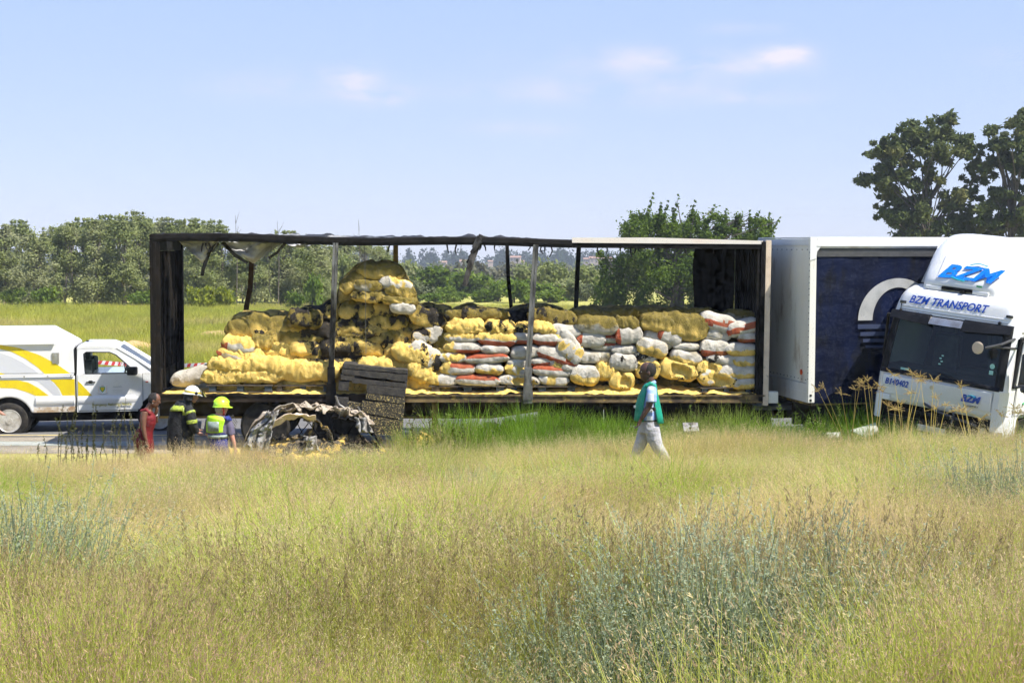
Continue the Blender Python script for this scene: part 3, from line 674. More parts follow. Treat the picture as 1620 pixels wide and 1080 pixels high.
def sack(px0, px1, py0, py1, off, style, tilt, label, depth=.46, droop=0.0, root=None, end=False, yrot=0, grp='maize meal sacks loaded on the burnt trailer', plane=None):
    if 'slab' in label or 'crumbl' in label:
        px0 -= 8; px1 += 8; py0 -= 3; py1 += 2
    if 'fused' in label or 'ochre' in label or 'slumped sack' in label:
        mx_, my_ = (px0 + px1) / 2, (py0 + py1) / 2; px0, px1, py0, py1 = mx_ + (px0 - mx_) * 1.18, mx_ + (px1 - mx_) * 1.18, my_ + (py0 - my_) * 1.12, my_ + (py1 - my_) * 1.12; off += .15
    if plane is None:
        a = trp(px0, (py0 + py1) / 2, off); b = trp(px1, (py0 + py1) / 2, off); t = trp((px0 + px1) / 2, py0, off); bo = trp((px0 + px1) / 2, py1, off)
        w = (b.x - a.x) / 2 * 1.03; h = (t.z - bo.z) / 2 * 1.05
        c = Vector(((a.x + b.x) / 2, off + depth / 2, (t.z + bo.z) / 2))
    else: w, h, c = plane
    d = depth / 2
    sd_ = random.random() * 100; NR, NA = (34, 32) if 'Y' in style else (24, 22)
    vs = []; pt = []; so = []
    th = R(tilt)
    if h / w > .6 and 'c' not in style: w *= 1.16; h *= .90
    ex = .46 if h / w > .6 else .62
    for i in range(NR + 1):
        t = -1 + 2 * i / NR; e = 1 - abs(t) ** 5
        hh = h * max(0, e) ** ex + .006; ww = d * (1 - .14 * abs(t) ** 3)
        for k in range(NA):
            g = 2 * math.pi * k / NA; cg, sg = math.cos(g), math.sin(g)
            y = ww * math.copysign(abs(cg) ** .62, cg); z = hh * math.copysign(abs(sg) ** .68, sg); x = t * w * (1 + .02 * math.sin(k))
            # meal slumps towards the bottom, top dips between folds
            lumpy = .24 if ('Y' in style or 'c' in style) else .07
            z += h * lumpy * (1 if h / w < .6 else .6) * fb(t * 1.6, cg, sg, 1, 3, sd_); y += d * .10 * fb(t * 2, sg, cg, 1, 3, sd_ + 3); x += w * .07 * fb(cg, sg, t, 1.1, 2, sd_ + 7)
            z -= h * .10 * math.exp(-((t - .3 * math.sin(sd_)) / .35) ** 2) * (sg > 0); z *= .92 if sg < 0 else 1
            x += .03 * fb(g, 0, t, 1.2, 2, sd_) * (abs(t))
            z -= droop * (t + 1) ** 2 * h
            # creases close to the sewn ends
            z += h * .05 * fb(cg * 3, sg * 3, t, 1, 2, sd_) * abs(t)
            wr = (.006 * fb(x, y * .6, z, 8, 3, sd_ + 5) + .012 * abs(fb(x * 2.4, y * .5, z * .4, 8, 2, sd_ + 2))) if 'Y' not in style else 0; y -= wr * (1 if cg < 0 else -1)
            band = meal = char = soot_shade = 0.0; fz = z / h
            front = cg < .35
            if 'T' in style: band = 1.0 if (fz > .22 and fz < .95) and sg > -.2 and cg < .5 else 0
            if 'B' in style: band = 1.0 if (fz < -.22) else 0
            if 'L' in style: band = 1.0 if t < -.62 else 0
            if 'M' in style: band = 1.0 if abs(fz - .25 * t) < .3 else 0
            nz_ = fb(x, y, z, 5.5, 3, sd_)
            if 'Y' in style: meal = 1.0
            elif 'y' in style: meal = max(0, min(1, .40 + nz_ * 1.6 + .18 * fz))
            elif 'u' in style: meal = max(0, min(1, .5 + 1.2 * (fz - .05) + nz_ * .5))     # upper side torn open
            elif 'd' in style: meal = max(0, min(1, .5 - 1.2 * (fz + .05) + nz_ * .5))     # underside torn open
            elif 'l' in style: meal = max(0, min(1, .5 - 1.6 * (t + .35) + nz_ * .6))
            if 'c' in style:                                                                # burnt open cavity on the near side
                cx_, cz_ = (t - .1) / .62, (fz + .05) / .62; rr = math.hypot(cx_, cz_) * (1 + .9 * fb(x, 0, z, 7, 3, sd_ + 8))
                if cg < .2:
                    meal = max(meal, 1 if rr < 1 else 0)
                    if rr < 1: y += d * .50 * (1 - rr * rr)
                    elif rr < 1.25: char = max(char, .55 + .3 * nz_)
            if 'o' in style: soot_shade = max(0, min(1, .72 + .6 * fz + .5 * nz_))  # darker tops: sooty tint with roof shade put into the colour
            if 'O' in style: soot_shade = .95
            if 'g' in style: soot_shade = max(soot_shade, .24 + .5 * nz_)  # grey tint, shade put into the sack colour
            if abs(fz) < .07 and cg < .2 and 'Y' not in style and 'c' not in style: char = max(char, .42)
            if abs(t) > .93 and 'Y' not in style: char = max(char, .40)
            if 'k' in style: char = max(char, min(1, .33 + 1.1 * nz_ + .15 * fz))
            if 'K' in style: char = max(char, min(1, .50 + .9 * nz_ + .2 * fz))
            if 'q' in style: char = max(char, min(1, .30 + 1.0 * nz_))
            if meal > .5 and 'c' not in style:
                ka = .45 if ('o' in style or 'O' in style) else .7
                r_ = ka * (.034 * fb(x, y, z, 20, 3, sd_) + .070 * abs(fb(c.x + x, y, c.z + z, 6, 4, 2)) - .02)
                y -= r_ * (1 if cg < 0 else -1); z += r_
            vs.append((x * math.cos(th) + z * math.sin(th), y, -x * math.sin(th) + z * math.cos(th)))
            pt.append((band, meal, char, 1)); so.append(soot_shade)
    mb = MB(); mb.loft([vs[i * NA:(i + 1) * NA] for i in range(NR + 1)])
    label = re.sub(r' (?:on|at|in) the (left|right) of the (\w+) row', r', \2 row \1,', label); label = re.sub(r' (?:on|at) the (left|right) flank of the left pile', r', \1 flank of the left pile', label)
    label = re.sub(r' in the (\w+) row', r', \1 row', label)
    o = mb.build('maize_sack', M['sack'], smooth=180)
    set_attr(o.data, pt, so)
    M4 = (TRM if root is None else root) @ Matrix.Translation(c) @ Matrix.Rotation(yrot, 4, 'Z')
    o.matrix_world = M4
    tag(o, label, 'sack', grp)
    return o
# caked heap: a closed body whose near face is built of slumped, fused sacks
def heap(name, sil, off0, cell, masks, label, zmin=0.0, back=2.2, lump=.12, topr=.5, res=.035, slope=.10, rough=.05, zm=None):
    X0 = trp(sil[0][0], 600, off0).x; X1 = trp(sil[-1][0], 600, off0).x
    sx = [trp(p[0], p[1], off0).x for p in sil]; sz = [trp(p[0], p[1], off0 + .15).z for p in sil]
    nx = int((X1 - X0) / res); nf = 64; nb = 22
    vs = []; pt = []; so = []
    for i in range(nx + 1):
        x = X0 + (X1 - X0) * i / nx
        zt = interp(x, sx, sz) + .045 * fb(x, 0, 0, 2.6, 3, 9) + .05 * abs(math.sin(x / cell[0] * math.pi)) * .8
        edge = min(1, (x - X0) / .25, (X1 - x) / .25); edge = max(0, edge) ** .5
        yb = off0 + (back - off0) * (.25 + .75 * edge)
        for j in range(nf + nb + 1):
            if j <= nf:
                q = j / nf; z = zmin + (zt - zmin) * q
                row = math.floor(z / cell[1]); u = (x / cell[0] + .5 * (row % 2) + .23 * math.sin(row * 2.1)) % 1.0; v_ = (z / cell[1]) % 1.0
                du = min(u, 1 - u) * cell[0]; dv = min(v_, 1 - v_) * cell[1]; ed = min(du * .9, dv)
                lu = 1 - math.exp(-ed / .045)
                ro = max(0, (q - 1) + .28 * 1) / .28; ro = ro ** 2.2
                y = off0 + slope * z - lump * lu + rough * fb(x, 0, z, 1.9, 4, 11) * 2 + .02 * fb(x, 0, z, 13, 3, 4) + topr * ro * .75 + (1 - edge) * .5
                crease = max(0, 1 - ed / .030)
                zz = z - ro * .02
            else:
                q = (j - nf) / nb; y = off0 + slope * zt + topr * .75 + (1 - edge) * .5; y = y + (yb - y) * q
                zz = zt + .06 * fb(x, y, 0, 2.2, 3, 6) - .02 + .07 * abs(math.sin(y * 5)) * (1 - q); z = zz; crease = 0
            p = Vector((x, y, zz)); w = TRM @ p; dd = w - EYE; k = FPX / dd.dot(FWD)
            ppx, ppy = 810 + k * dd.x, 540 - k * dd.dot(UPV)
            b_, m_, c_, s_ = masks(ppx, ppy, crease, x, y, zz, j > nf)
            vs.append(p); pt.append((b_, m_, c_, 1)); so.append(s_)
    n = nf + nb + 1
    mb = MB(); mb.loft([vs[i * n:(i + 1) * n] for i in range(nx + 1)], cap=True, closed=True)
    o = mb.build(name, M['sack'], smooth=180); set_attr(o.data, pt, so); o.matrix_world = TRM
    return tag(o, label, 'heap')
def gs(px, py, cx, cy, rx, ry): return math.exp(-((px - cx) / rx) ** 2 - ((py - cy) / ry) ** 2)
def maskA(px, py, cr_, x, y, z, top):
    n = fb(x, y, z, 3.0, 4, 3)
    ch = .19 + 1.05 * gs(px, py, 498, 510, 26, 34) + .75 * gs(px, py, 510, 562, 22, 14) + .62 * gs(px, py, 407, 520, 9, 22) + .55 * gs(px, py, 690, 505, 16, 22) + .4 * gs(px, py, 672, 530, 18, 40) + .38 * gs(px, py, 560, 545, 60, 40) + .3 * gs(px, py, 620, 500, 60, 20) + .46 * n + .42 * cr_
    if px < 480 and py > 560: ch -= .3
    soot_shade_amt = .66 + .5 * n if px > 520 else .45 + .5 * n  # sooty tone plus roof shade painted on the upper heap
    if py > 572: soot_shade_amt = .06
    if py > 560 and px > 600: soot_shade_amt = .1
    if py < 455: soot_shade_amt = .45 + .4 * n
    if top: soot_shade_amt += .2
    return 0, 1, max(0, min(1, ch)), max(0, min(1, soot_shade_amt))
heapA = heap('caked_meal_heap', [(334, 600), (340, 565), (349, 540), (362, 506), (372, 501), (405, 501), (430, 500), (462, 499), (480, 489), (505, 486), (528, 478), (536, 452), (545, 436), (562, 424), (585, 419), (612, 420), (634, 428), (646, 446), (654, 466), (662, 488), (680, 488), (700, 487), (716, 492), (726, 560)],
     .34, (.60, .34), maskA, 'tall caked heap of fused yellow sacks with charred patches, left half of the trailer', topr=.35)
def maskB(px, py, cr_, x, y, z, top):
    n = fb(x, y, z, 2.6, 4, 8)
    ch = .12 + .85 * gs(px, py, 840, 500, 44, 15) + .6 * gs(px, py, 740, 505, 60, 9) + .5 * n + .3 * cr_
    return 0, 1, max(0, min(1, ch)), max(0, min(1, .85 + .3 * n))  # dark tone paints sooty meal and the shade behind the near stacks
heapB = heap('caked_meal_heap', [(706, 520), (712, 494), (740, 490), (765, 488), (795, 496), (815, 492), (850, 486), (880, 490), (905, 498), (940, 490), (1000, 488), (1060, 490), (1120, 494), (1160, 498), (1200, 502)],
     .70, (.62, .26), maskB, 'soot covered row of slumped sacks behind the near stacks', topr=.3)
A = 'left of the right post'
B = 'behind the right post'
C_ = 'just right of the right post'
D_ = 'above the walking man'
E_ = 'by the front corner post'
SK = [
 # left stack A
 (676, 725, 591, 612, .10, 'Wl', 1, 'white sack at the left end of the bottom row ' + A, {}),
 (721, 790, 592, 612, .08, 'WT', 1, 'orange topped sack at the right of the bottom row ' + A, {'droop': .04}),
 (697, 752, 573, 595, .10, 'WTl', 1, 'orange topped sack on the left of the second row ' + A, {}),
 (752, 797, 575, 594, .08, 'Wd', 3, 'white sack with a yellow leaking underside on the right of the second row ' + A, {}),
 (694, 738, 557, 575, .11, 'Wly', 2, 'short white sack with a yellow hole on the left of the third row ' + A, {}),
 (736, 804, 559, 576, .09, 'WT', -3, 'long sack with an orange upper band on the right of the third row ' + A, {}),
 (703, 762, 541, 560, .11, 'WBl', 2, 'sack with an orange lower edge on the left of the fourth row ' + A, {}),
 (760, 807, 546, 561, .10, 'W', 2, 'plain white sack on the right of the fourth row ' + A, {}),
 (703, 757, 525, 543, .13, 'Wu', 1, 'sack coated in yellow meal on the left of the fifth row ' + A, {}),
 (755, 818, 525, 549, .10, 'WBu', 4, 'plump sack with orange base and yellow spots on the right of the fifth row ' + A, {}),
 (706, 767, 505, 532, .12, 'Y', 0, 'burst yellow sack at the top left ' + A, {}),
 (767, 816, 507, 531, .12, 'Yuq', 4, 'burst yellow sack with a white belly at the top right ' + A, {}),
 (676, 706, 552, 575, .22, 'Y', -50, 'yellow caked lump on the left flank ' + A, {}),
 (690, 712, 525, 552, .24, 'Yo', -60, 'sooty yellow lump high on the left flank ' + A, {}),
 (668, 690, 575, 597, .24, 'Yo', -30, 'yellow caked lump low on the left flank ' + A, {}),
 (700, 760, 488, 508, .30, 'YOk', -4, 'olive soot stained lump topping the left side ' + A, {}),
 (745, 805, 488, 508, .30, 'YOk', 2, 'olive soot stained lump topping the right side ' + A, {}),
 # stack B
 (788, 855, 594, 613, .10, 'Wc', 4, 'burst sack with a round yellow hole in the bottom row ' + B, {}),
 (852, 899, 592, 612, .10, 'Wy', 5, 'yellowed white sack at the right of the bottom row ' + B, {}),
 (798, 842, 576, 598, .12, 'WLy', 14, 'tilted sack with an orange left end in the second row ' + B, {}),
 (841, 905, 577, 597, .10, 'WT', 3, 'orange topped sack at the right of the second row ' + B, {'droop': .06}),
 (803, 842, 567, 585, .14, 'Wg', 3, 'grey dusty sack on the left of the third row ' + B, {}),
 (842, 870, 564, 581, .12, 'WB', -6, 'short orange based sack in the middle of the third row ' + B, {}),
 (868, 914, 568, 588, .10, 'Wyg', 20, 'torn dusty sack sagging at the right of the third row ' + B, {}),
 (808, 854, 547, 569, .12, 'W', -6, 'white sack on the left of the fourth row ' + B, {}),
 (850, 914, 549, 576, .09, 'WB', 15, 'long drooping sack with an orange underside in the fourth row ' + B, {'droop': .10}),
 (884, 921, 537, 574, .06, 'Wyg', 42, 'torn white sack slumped down the right flank ' + B, {'depth': .36}),
 (814, 845, 524, 547, .13, 'WB', 2, 'sack with orange base on the left of the fifth row ' + B, {}),
 (842, 886, 527, 548, .10, 'WB', 4, 'sack with orange base on the right of the fifth row ' + B, {}),
 (873, 912, 532, 553, .12, 'Wy', 30, 'yellow dusted white sack sliding right in the fifth row ' + B, {}),
 (818, 846, 509, 529, .15, 'Yuq', -6, 'burst yellow sack high on the left ' + B, {}),
 (844, 878, 508, 532, .12, 'Yu', 14, 'burst yellow sack high on the right ' + B, {}),
 (838, 873, 487, 512, .32, 'YOK', 4, 'blackened charred lump crowning the left side ' + B, {}),
 (846, 914, 488, 520, .30, 'YOk', 12, 'long charred lump crowning the right side ' + B, {}),
 (874, 916, 513, 538, .14, 'Wg', 8, 'creased white bag end below the charred lump ' + B, {}),
 (884, 920, 528, 552, .10, 'W', 50, 'smooth white bag end hanging down the right ' + B, {'depth': .3}),
 # stack C
 (907, 946, 577, 612, .06, 'Wdg', 8, 'half burnt pale sack spilling yellow at the bottom left ' + C_, {'depth': .4}),
 (944, 975, 572, 604, .10, 'Yl', 12, 'burst yellow sack in the bottom middle ' + C_, {}),
 (966, 1004, 588, 618, .06, 'Yc', 0, 'hollowed yellow sack at the bottom right ' + C_, {}),
 (967, 1006, 557, 590, .08, 'Wkg', 4, 'crumpled ash grey sack in the second row ' + C_, {}),
 (918, 947, 554, 577, .16, 'Wg', 2, 'grey white sack in the third row on the left ' + C_, {}),
 (944, 971, 555, 576, .20, 'Wg', 2, 'shaded grey sack in the third row middle ' + C_, {}),
 (968, 1008, 546, 562, .14, 'Wg', -2, 'narrow grey sack in the third row on the right ' + C_, {}),
 (934, 975, 540, 556, .24, 'WTg', 0, 'shaded orange topped sack, middle of fourth row, ' + C_, {}),
 (912, 958, 524, 551, .14, 'WL', 3, 'white sack with an orange left end in the fourth row ' + C_, {}),
 (954, 978, 528, 545, .22, 'WT', 0, 'short red orange sack end in the fifth row ' + C_, {}),
 (977, 1014, 514, 547, .10, 'WL', -8, 'tall plump sack with an orange left end in the fifth row ' + C_, {}),
 (912, 934, 505, 528, .16, 'Wg', 10, 'white sack corner under the olive top ' + C_, {}),
 (914, 978, 500, 531, .10, 'Wuo', 5, 'large sack with a sooty olive top and white belly ' + C_, {}),
 (974, 1014, 502, 525, .12, 'YO', 0, 'small sooty olive sack top on the right ' + C_, {}),
 (900, 952, 489, 512, .45, 'YO', 2, 'broad olive sack at the back left of the top ' + C_, {}),
 (948, 994, 490, 507, .50, 'YO', -2, 'olive sack at the back right of the top ' + C_, {}),
 # stack D
 (1006, 1046, 570, 600, .10, 'Yc', 0, 'hollow yellow sack behind the walking man ' + D_, {}),
 (1044, 1106, 570, 604, .08, 'Yc', 8, 'wide burst sack with a yellow cavity ' + D_, {'depth': .5}),
 (1066, 1108, 553, 580, .10, 'Wdg', 10, 'pale sack leaking yellow below in the third row ' + D_, {}),
 (1008, 1036, 553, 575, .14, 'Wkg', 20, 'ash grey crumpled sack on the left of the third row ' + D_, {}),
 (1012, 1054, 534, 568, .08, 'Wdg', 14, 'round burst sack with a charred opening in the fourth row ' + D_, {}),
 (1066, 1107, 542, 556, .14, 'Wg', 0, 'thin grey white sack in the fourth row ' + D_, {}),
 (1018, 1068, 525, 552, .18, 'Wg', 16, 'white sack leaning right in the fifth row ' + D_, {}),
 (1044, 1078, 516, 548, .12, 'WL', 22, 'sack with an orange side leaning in the fifth row ' + D_, {}),
 (1014, 1070, 496, 527, .10, 'Yo', 6, 'large sooty olive sack at the top left ' + D_, {}),
 (1054, 1116, 493, 543, .12, 'Yo', 6, 'very large sooty olive sack facing out at the top right ' + D_, {}),
 (990, 1046, 487, 506, .45, 'YO', 0, 'olive sack at the back left of the top ' + D_, {}),
 (1046, 1100, 489, 506, .50, 'YO', 2, 'olive sack at the back right of the top ' + D_, {}),
 # stack E
 (1106, 1172, 586, 614, .06, 'Wcy', 4, 'long hollowed sack with a yellow lining low on the left ' + E_, {}),
 (1163, 1200, 596, 618, .05, 'Wdg', -4, 'small sack with yellow underside at the bottom right ' + E_, {}),
 (1104, 1144, 570, 598, .08, 'Yc', 8, 'burst sack with a yellow cavity at the left of the second row ' + E_, {}),
 (1138, 1200, 576, 603, .06, 'Wdg', 0, 'long torn sack with a yellow lower half in the second row ' + E_, {}),
 (1120, 1174, 560, 579, .10, 'Wgk', 6, 'dusty scorched sack in the third row ' + E_, {}),
 (1160, 1200, 560, 583, .08, 'Bdg', 0, 'orange and yellow stained sack at the right of the third row ' + E_, {}),
 (1112, 1152, 536, 568, .10, 'WBg', 2, 'round grey sack end in the fourth row ' + E_, {}),
 (1150, 1201, 543, 565, .06, 'WBd', 0, 'white sack with an orange and yellow base in the fourth row ' + E_, {}),
 (1172, 1202, 524, 544, .08, 'WBg', -2, 'small sack with burnt base in the fifth row at the right ' + E_, {}),
 (1112, 1158, 515, 541, .18, 'Wg', 8, 'plain grey white sack in the fifth row at the left ' + E_, {}),
 (1155, 1202, 504, 534, .08, 'WM', -12, 'plump sack with an orange stripe and print, upper right ' + E_, {}),
 (1113, 1164, 495, 528, .14, 'WM', 14, 'plump sack with a curved orange stripe, upper left ' + E_, {}),
 (1090, 1128, 488, 506, .5, 'Wog', 0, 'shaded olive sack at the back left of the top ' + E_, {}),
 (1150, 1196, 490, 512, .55, 'Wog', 4, 'shaded sack at the back right of the top ' + E_, {}),
 # left pile
 (361, 424, 500, 536, .20, 'Yo', -14, 'smooth ochre sack at the top left of the burnt left pile', {}),
 (411, 466, 500, 534, .22, 'Yo', 3, 'ochre sack with charred flecks at the top middle of the left pile', {}),
 (458, 505, 487, 524, .22, 'YOK', 4, 'blackened sack at the top right of the left pile', {}),
 (350, 402, 532, 562, .12, 'WLu', 10, 'torn sack with a red corner, left flank of the left pile', {}),
 (399, 428, 528, 556, .18, 'BYo', 4, 'small burst sack with a red fold in the middle of the left pile', {}),
 (420, 470, 519, 550, .20, 'Yo', 6, 'slumped ochre sack in the second row of the left pile', {}),
 (462, 512, 524, 550, .20, 'Yok', 0, 'ochre sack with black flecks beside the left post', {}),
 (342, 386, 552, 571, .10, 'WLu', 16, 'white sack with red edge low on the left flank of the left pile', {}),
 (372, 420, 552, 576, .12, 'Yy', 6, 'yellow dented sack under the torn white one in the left pile', {}),
 (414, 470, 544, 577, .14, 'Yo', 10, 'pointed slumped sack in the third row of the left pile', {}),
 (462, 520, 548, 578, .16, 'Yoq', -4, 'slumped sack in the third row beside the left post', {}),
 (336, 402, 568, 590, .02, 'Y', 2, 'bright yellow caked slab at the left of the lower layer of the left pile', {}),
 (396, 448, 566, 592, .02, 'Y', 8, 'bright yellow caked slab in the middle of the lower layer', {}),
 (326, 386, 586, 607, -.02 + .04, 'Y', 0, 'crumbling yellow slab at the left of the bottom layer on the pallet', {}),
 (378, 434, 586, 607, .02, 'Y', 1, 'crumbling yellow slab at the right of the bottom layer on the pallet', {}),
 (440, 486, 570, 604, .04, 'Y', 6, 'crumbled yellow sack between the pallet and the left post', {}),
 (478, 524, 572, 604, .05, 'Y', -4, 'crumbled yellow sack right behind the left post', {}),
 # crown of the tall heap
 (566, 640, 415, 447, .20, 'Yog', 4, 'domed golden sack on the very top of the tall heap', {}),
 (538, 576, 432, 462, .22, 'Yog', -34, 'golden sack sloping down the left shoulder of the tall heap', {}),
 (560, 606, 442, 462, .16, 'Wyog', 4, 'partly white sack in the second row of the heap crown', {}),
 (600, 652, 437, 462, .16, 'Wyg', 12, 'torn whitish sack in the second row at the right of the heap crown', {}),
 (610, 658, 450, 474, .14, 'Yo', 10, 'golden sack in the third row at the right of the heap crown', {}),
 (556, 612, 458, 480, .16, 'Yoq', 4, 'golden creased sack in the third row of the heap crown', {}),
 (604, 661, 468, 484, .08, 'BTYo', 4, 'flattened sack with a long orange edge above the white sack', {}),
 (617, 657, 476, 498, .06, 'W', 6, 'clean white sack poking out below the orange edged one', {}),
 (540, 590, 476, 506, .20, 'Yoq', 0, 'fused ochre sack below the crown on the left', {}),
 (586, 640, 494, 524, .20, 'Yok', 4, 'fused ochre sack below the clean white sack', {}),
 (534, 588, 504, 532, .20, 'Yok', 2, 'fused ochre sack in the middle of the heap face on the left', {}),
 (584, 640, 522, 552, .18, 'Yoq', -2, 'fused ochre sack in the middle of the heap face on the right', {}),
 (534, 586, 530, 560, .20, 'Yoq', 2, 'fused ochre sack low on the heap face at the left', {}),
 (650, 702, 486, 520, .24, 'YoK', 16, 'charred and crumpled sack on the right shoulder of the heap', {}),
 (655, 698, 515, 548, .22, 'Wkgy', -20, 'ashy torn sack below the right shoulder of the heap', {}),
 (626, 676, 549, 574, .10, 'Yy', 14, 'crumbly pale yellow sack beside the charred pallets', {}),
 (655, 690, 546, 582, .12, 'Wky', 30, 'crumbling pale sack with torn folds right of the charred pallets', {}),
 (645, 680, 572, 606, .10, 'Y', 26, 'burst yellow sack in the folds right of the charred pallets', {}),
 (566, 622, 566, 592, .08, 'Y', 4, 'bright yellow sack showing above the charred pallets', {}),
]
for s_ in SK:
    sack(*s_[:8], **s_[8])
# the grey white sack lying at the rear of the deck
sack(269, 343, 582, 610, .55, 'W', -14, 'pale grey sack lying alone on the deck near the rear doors', depth=.5, grp='maize meal sacks loaded on the burnt trailer')
# spilled loose meal along the deck
def spill():
    n = 330; k = 16; vs = []; f = []
    for i in range(n + 1):
        x = .2 + (TL - .5) * i / n
        px = 240 + 975 * x / TL
        amt = .25 + .9 * gs(px, 0, 480, 0, 60, 1) + .8 * gs(px, 0, 650, 0, 50, 1) + .9 * gs(px, 0, 800, 0, 25, 1) + 1.2 * gs(px, 0, 1000, 0, 110, 1) + .6 * gs(px, 0, 1150, 0, 40, 1) + .3 * gs(px, 0, 360, 0, 60, 1) - .35 * gs(px, 0, 750, 0, 30, 1)
        for j in range(k + 1):
            q = j / k; y = -.008 + 1.1 * q + .02 * fb(x, q, 0, 3, 3)
            h = .012 + amt * .085 * min(1, q * 3.5) + .06 * amt * fb(x, y, 0, 3.5, 4, 2) + .012 * fb(x, y, 0, 11, 3, 2)
            if px < 320: h = .004 + .03 * fb(x, y, 0, 3, 3)
            vs.append((x, y, max(-.01, h)))
    for i in range(n):
        for j in range(k): f.append((i * (k + 1) + j, (i + 1) * (k + 1) + j, (i + 1) * (k + 1) + j + 1, i * (k + 1) + j + 1))
    o = MB().add(vs, f).build('spilled_meal', M['meal'], smooth=180, fix=False, kind='stuff', label='loose yellow maize meal spilled along the trailer deck'); o.matrix_world = TRM
spill()
def ground_spill(px, py, Y, w, d, h, lab):
    c = pix(px, py, Y); n = 80; v = []; f = []
    for j in range(n + 1):
        for i in range(n + 1):
            u = i / n * 2 - 1; q = j / n * 2 - 1; x = c.x + u * w; y = Y + q * d; r_ = math.hypot(u, q) + .35 * fb(x, y, 0, 2.2, 3, 4)
            v.append((x, y, gz(x, y) + h * max(0, 1 - r_ * r_) * (1 + .5 * fb(x, y, 0, 2.5, 3)) + .02 * fb(x, y, 0, 12, 3) - .03))
    for j in range(n):
        for i in range(n): f.append((j * (n + 1) + i, j * (n + 1) + i + 1, (j + 1) * (n + 1) + i + 1, (j + 1) * (n + 1) + i))
    MB().add(v, f).build('meal_pile', M['meal'], smooth=180, fix=False, kind='stuff', label=lab)
ground_spill(380, 700, 25.2, .7, .35, .34, 'yellow meal spilled on the ground beside the wreckage')
ground_spill(480, 704, 25.3, .9, .4, .22, 'yellow meal lying under the wreckage')
ground_spill(660, 695, 25.0, .7, .4, .55, 'yellow meal mound in the weeds left of the road gap')
# ---- pallets under the stacks
def pallet(px0, px1, zt, label, blue=False, off=.12):
    a = trp(px0, 612, off); b = trp(px1, 612, off)
    e = empty('pallet', TRM @ Vector((a.x, off, .02)), TR.rotation_euler, label, 'pallet', 'pallets under the sack stacks')
    w = b.x - a.x
    for k in range(3):
        x = w * (.04 + .42 * k)
        for j in range(2):
            MB().box(x, x + w * .10, .02 + j * .5, .16 + j * .5, .03, zt - .03).build('block', M['palletblue'] if blue or k > 0 else M['palletwood'], e)
    for j in range(4):
        MB().box(0, w, .0 + j * .2, .11 + j * .2, zt - .03, zt - .008).build('top_board', M['palletwood'], e)
    for j in range(2): MB().box(0, w, .02 + j * .5, .12 + j * .5, .005, .027).build('bottom_board', M['palletwood'], e)
pallet(678, 800, .14, 'dark pallet under the sack stack left of the right post')
pallet(802, 912, .14, 'dark pallet under the sacks behind the right post', True)
pallet(326, 431, .16, 'dark pallet with blue grey blocks under the left pile', True, .03)
pallet(434, 522, .15, 'dark pallet half buried in meal next to the left post', False, .1)
pallet(1108, 1190, .12, 'dark pallet under the stack next to the front corner post', True, .1)
# ---- charred pallets hanging over the deck edge
def cpallet(name, label, planks, blocks, off):
    c = trp(planks[0][0][0], planks[0][0][1], off)
    e = empty(name, TRM @ Vector((c.x, off, c.z)), (0, 0, 0), label, 'pallet', 'charred pallets slipped over the deck edge')
    Mi = Matrix.Translation(-(TRM @ Vector((c.x, off, c.z))))
    def quad(pts, nm, mt, th, dy=0):
        n = 14; top = []; bot = []
        P = [trp(p[0], p[1], off + dy) for p in pts]
        mb = MB(); rings = []
        for i in range(n + 1):
            s = i / n
            t_ = P[0].lerp(P[1], s); b_ = P[3].lerp(P[2], s)
            jj = .012
            t_ = t_ + Vector((0, 0, jj * fb(t_.x, 0, t_.z, 9, 3, 1))); b_ = b_ + Vector((0, 0, jj * fb(b_.x, 0, b_.z, 9, 3, 5)))
            y0 = off + dy + .012 * fb(t_.x, 1, t_.z, 7, 3, 2)
            rings.append([(t_.x, y0, t_.z), (t_.x, y0 + th, t_.z + .01), (b_.x, y0 + th, b_.z), (b_.x, y0, b_.z)])
        mb.loft(rings); mb.xform(Mi @ TRM)
        mb.build(nm, mt, e)
    for q in planks: quad(q[:4], 'plank', M[q[4]], q[5] if len(q) > 5 else .10)
    for q in blocks: quad(q[:4], 'block', M[q[4]], .12, .05)
cpallet('charred_pallet', 'upper charred black pallet tipped over the deck edge beside the left post', [
  ((543, 575), (645, 586), (645, 591), (543, 582), 'charwood', .9), ((541, 583), (645, 593), (644, 604), (541, 591), 'charwood', .12),
  ((557, 598), (643, 606), (643, 614), (557, 605), 'charwood', .9), ((539, 592), (561, 594), (560, 602), (539, 600), 'charwood', .2)],
  [((600, 586), (612, 588), (612, 606), (600, 604), 'black'), ((632, 590), (641, 591), (641, 612), (632, 611), 'black')], -.16)
cpallet('charred_pallet', 'lower charred pallet dusted with yellow meal leaning below the upper one', [
  ((580, 609), (642, 616), (641, 628), (580, 621), 'charwood', .12), ((579, 622), (640, 630), (640, 639), (579, 631), 'charwood_meal', .8),
  ((573, 634), (640, 640), (638, 664), (572, 652), 'charwood_meal', .12), ((571, 655), (638, 666), (636, 690), (568, 684), 'charwood_meal', .12)],
  [((536, 603), (552, 604), (551, 618), (535, 617), 'charwood'), ((531, 628), (551, 630), (550, 645), (530, 643), 'charwood'), ((550, 636), (573, 638), (572, 646), (550, 645), 'charwood_meal'), ((584, 606), (594, 607), (592, 684), (582, 683), 'black'), ((622, 610), (632, 611), (629, 686), (619, 685), 'black')], -.20)
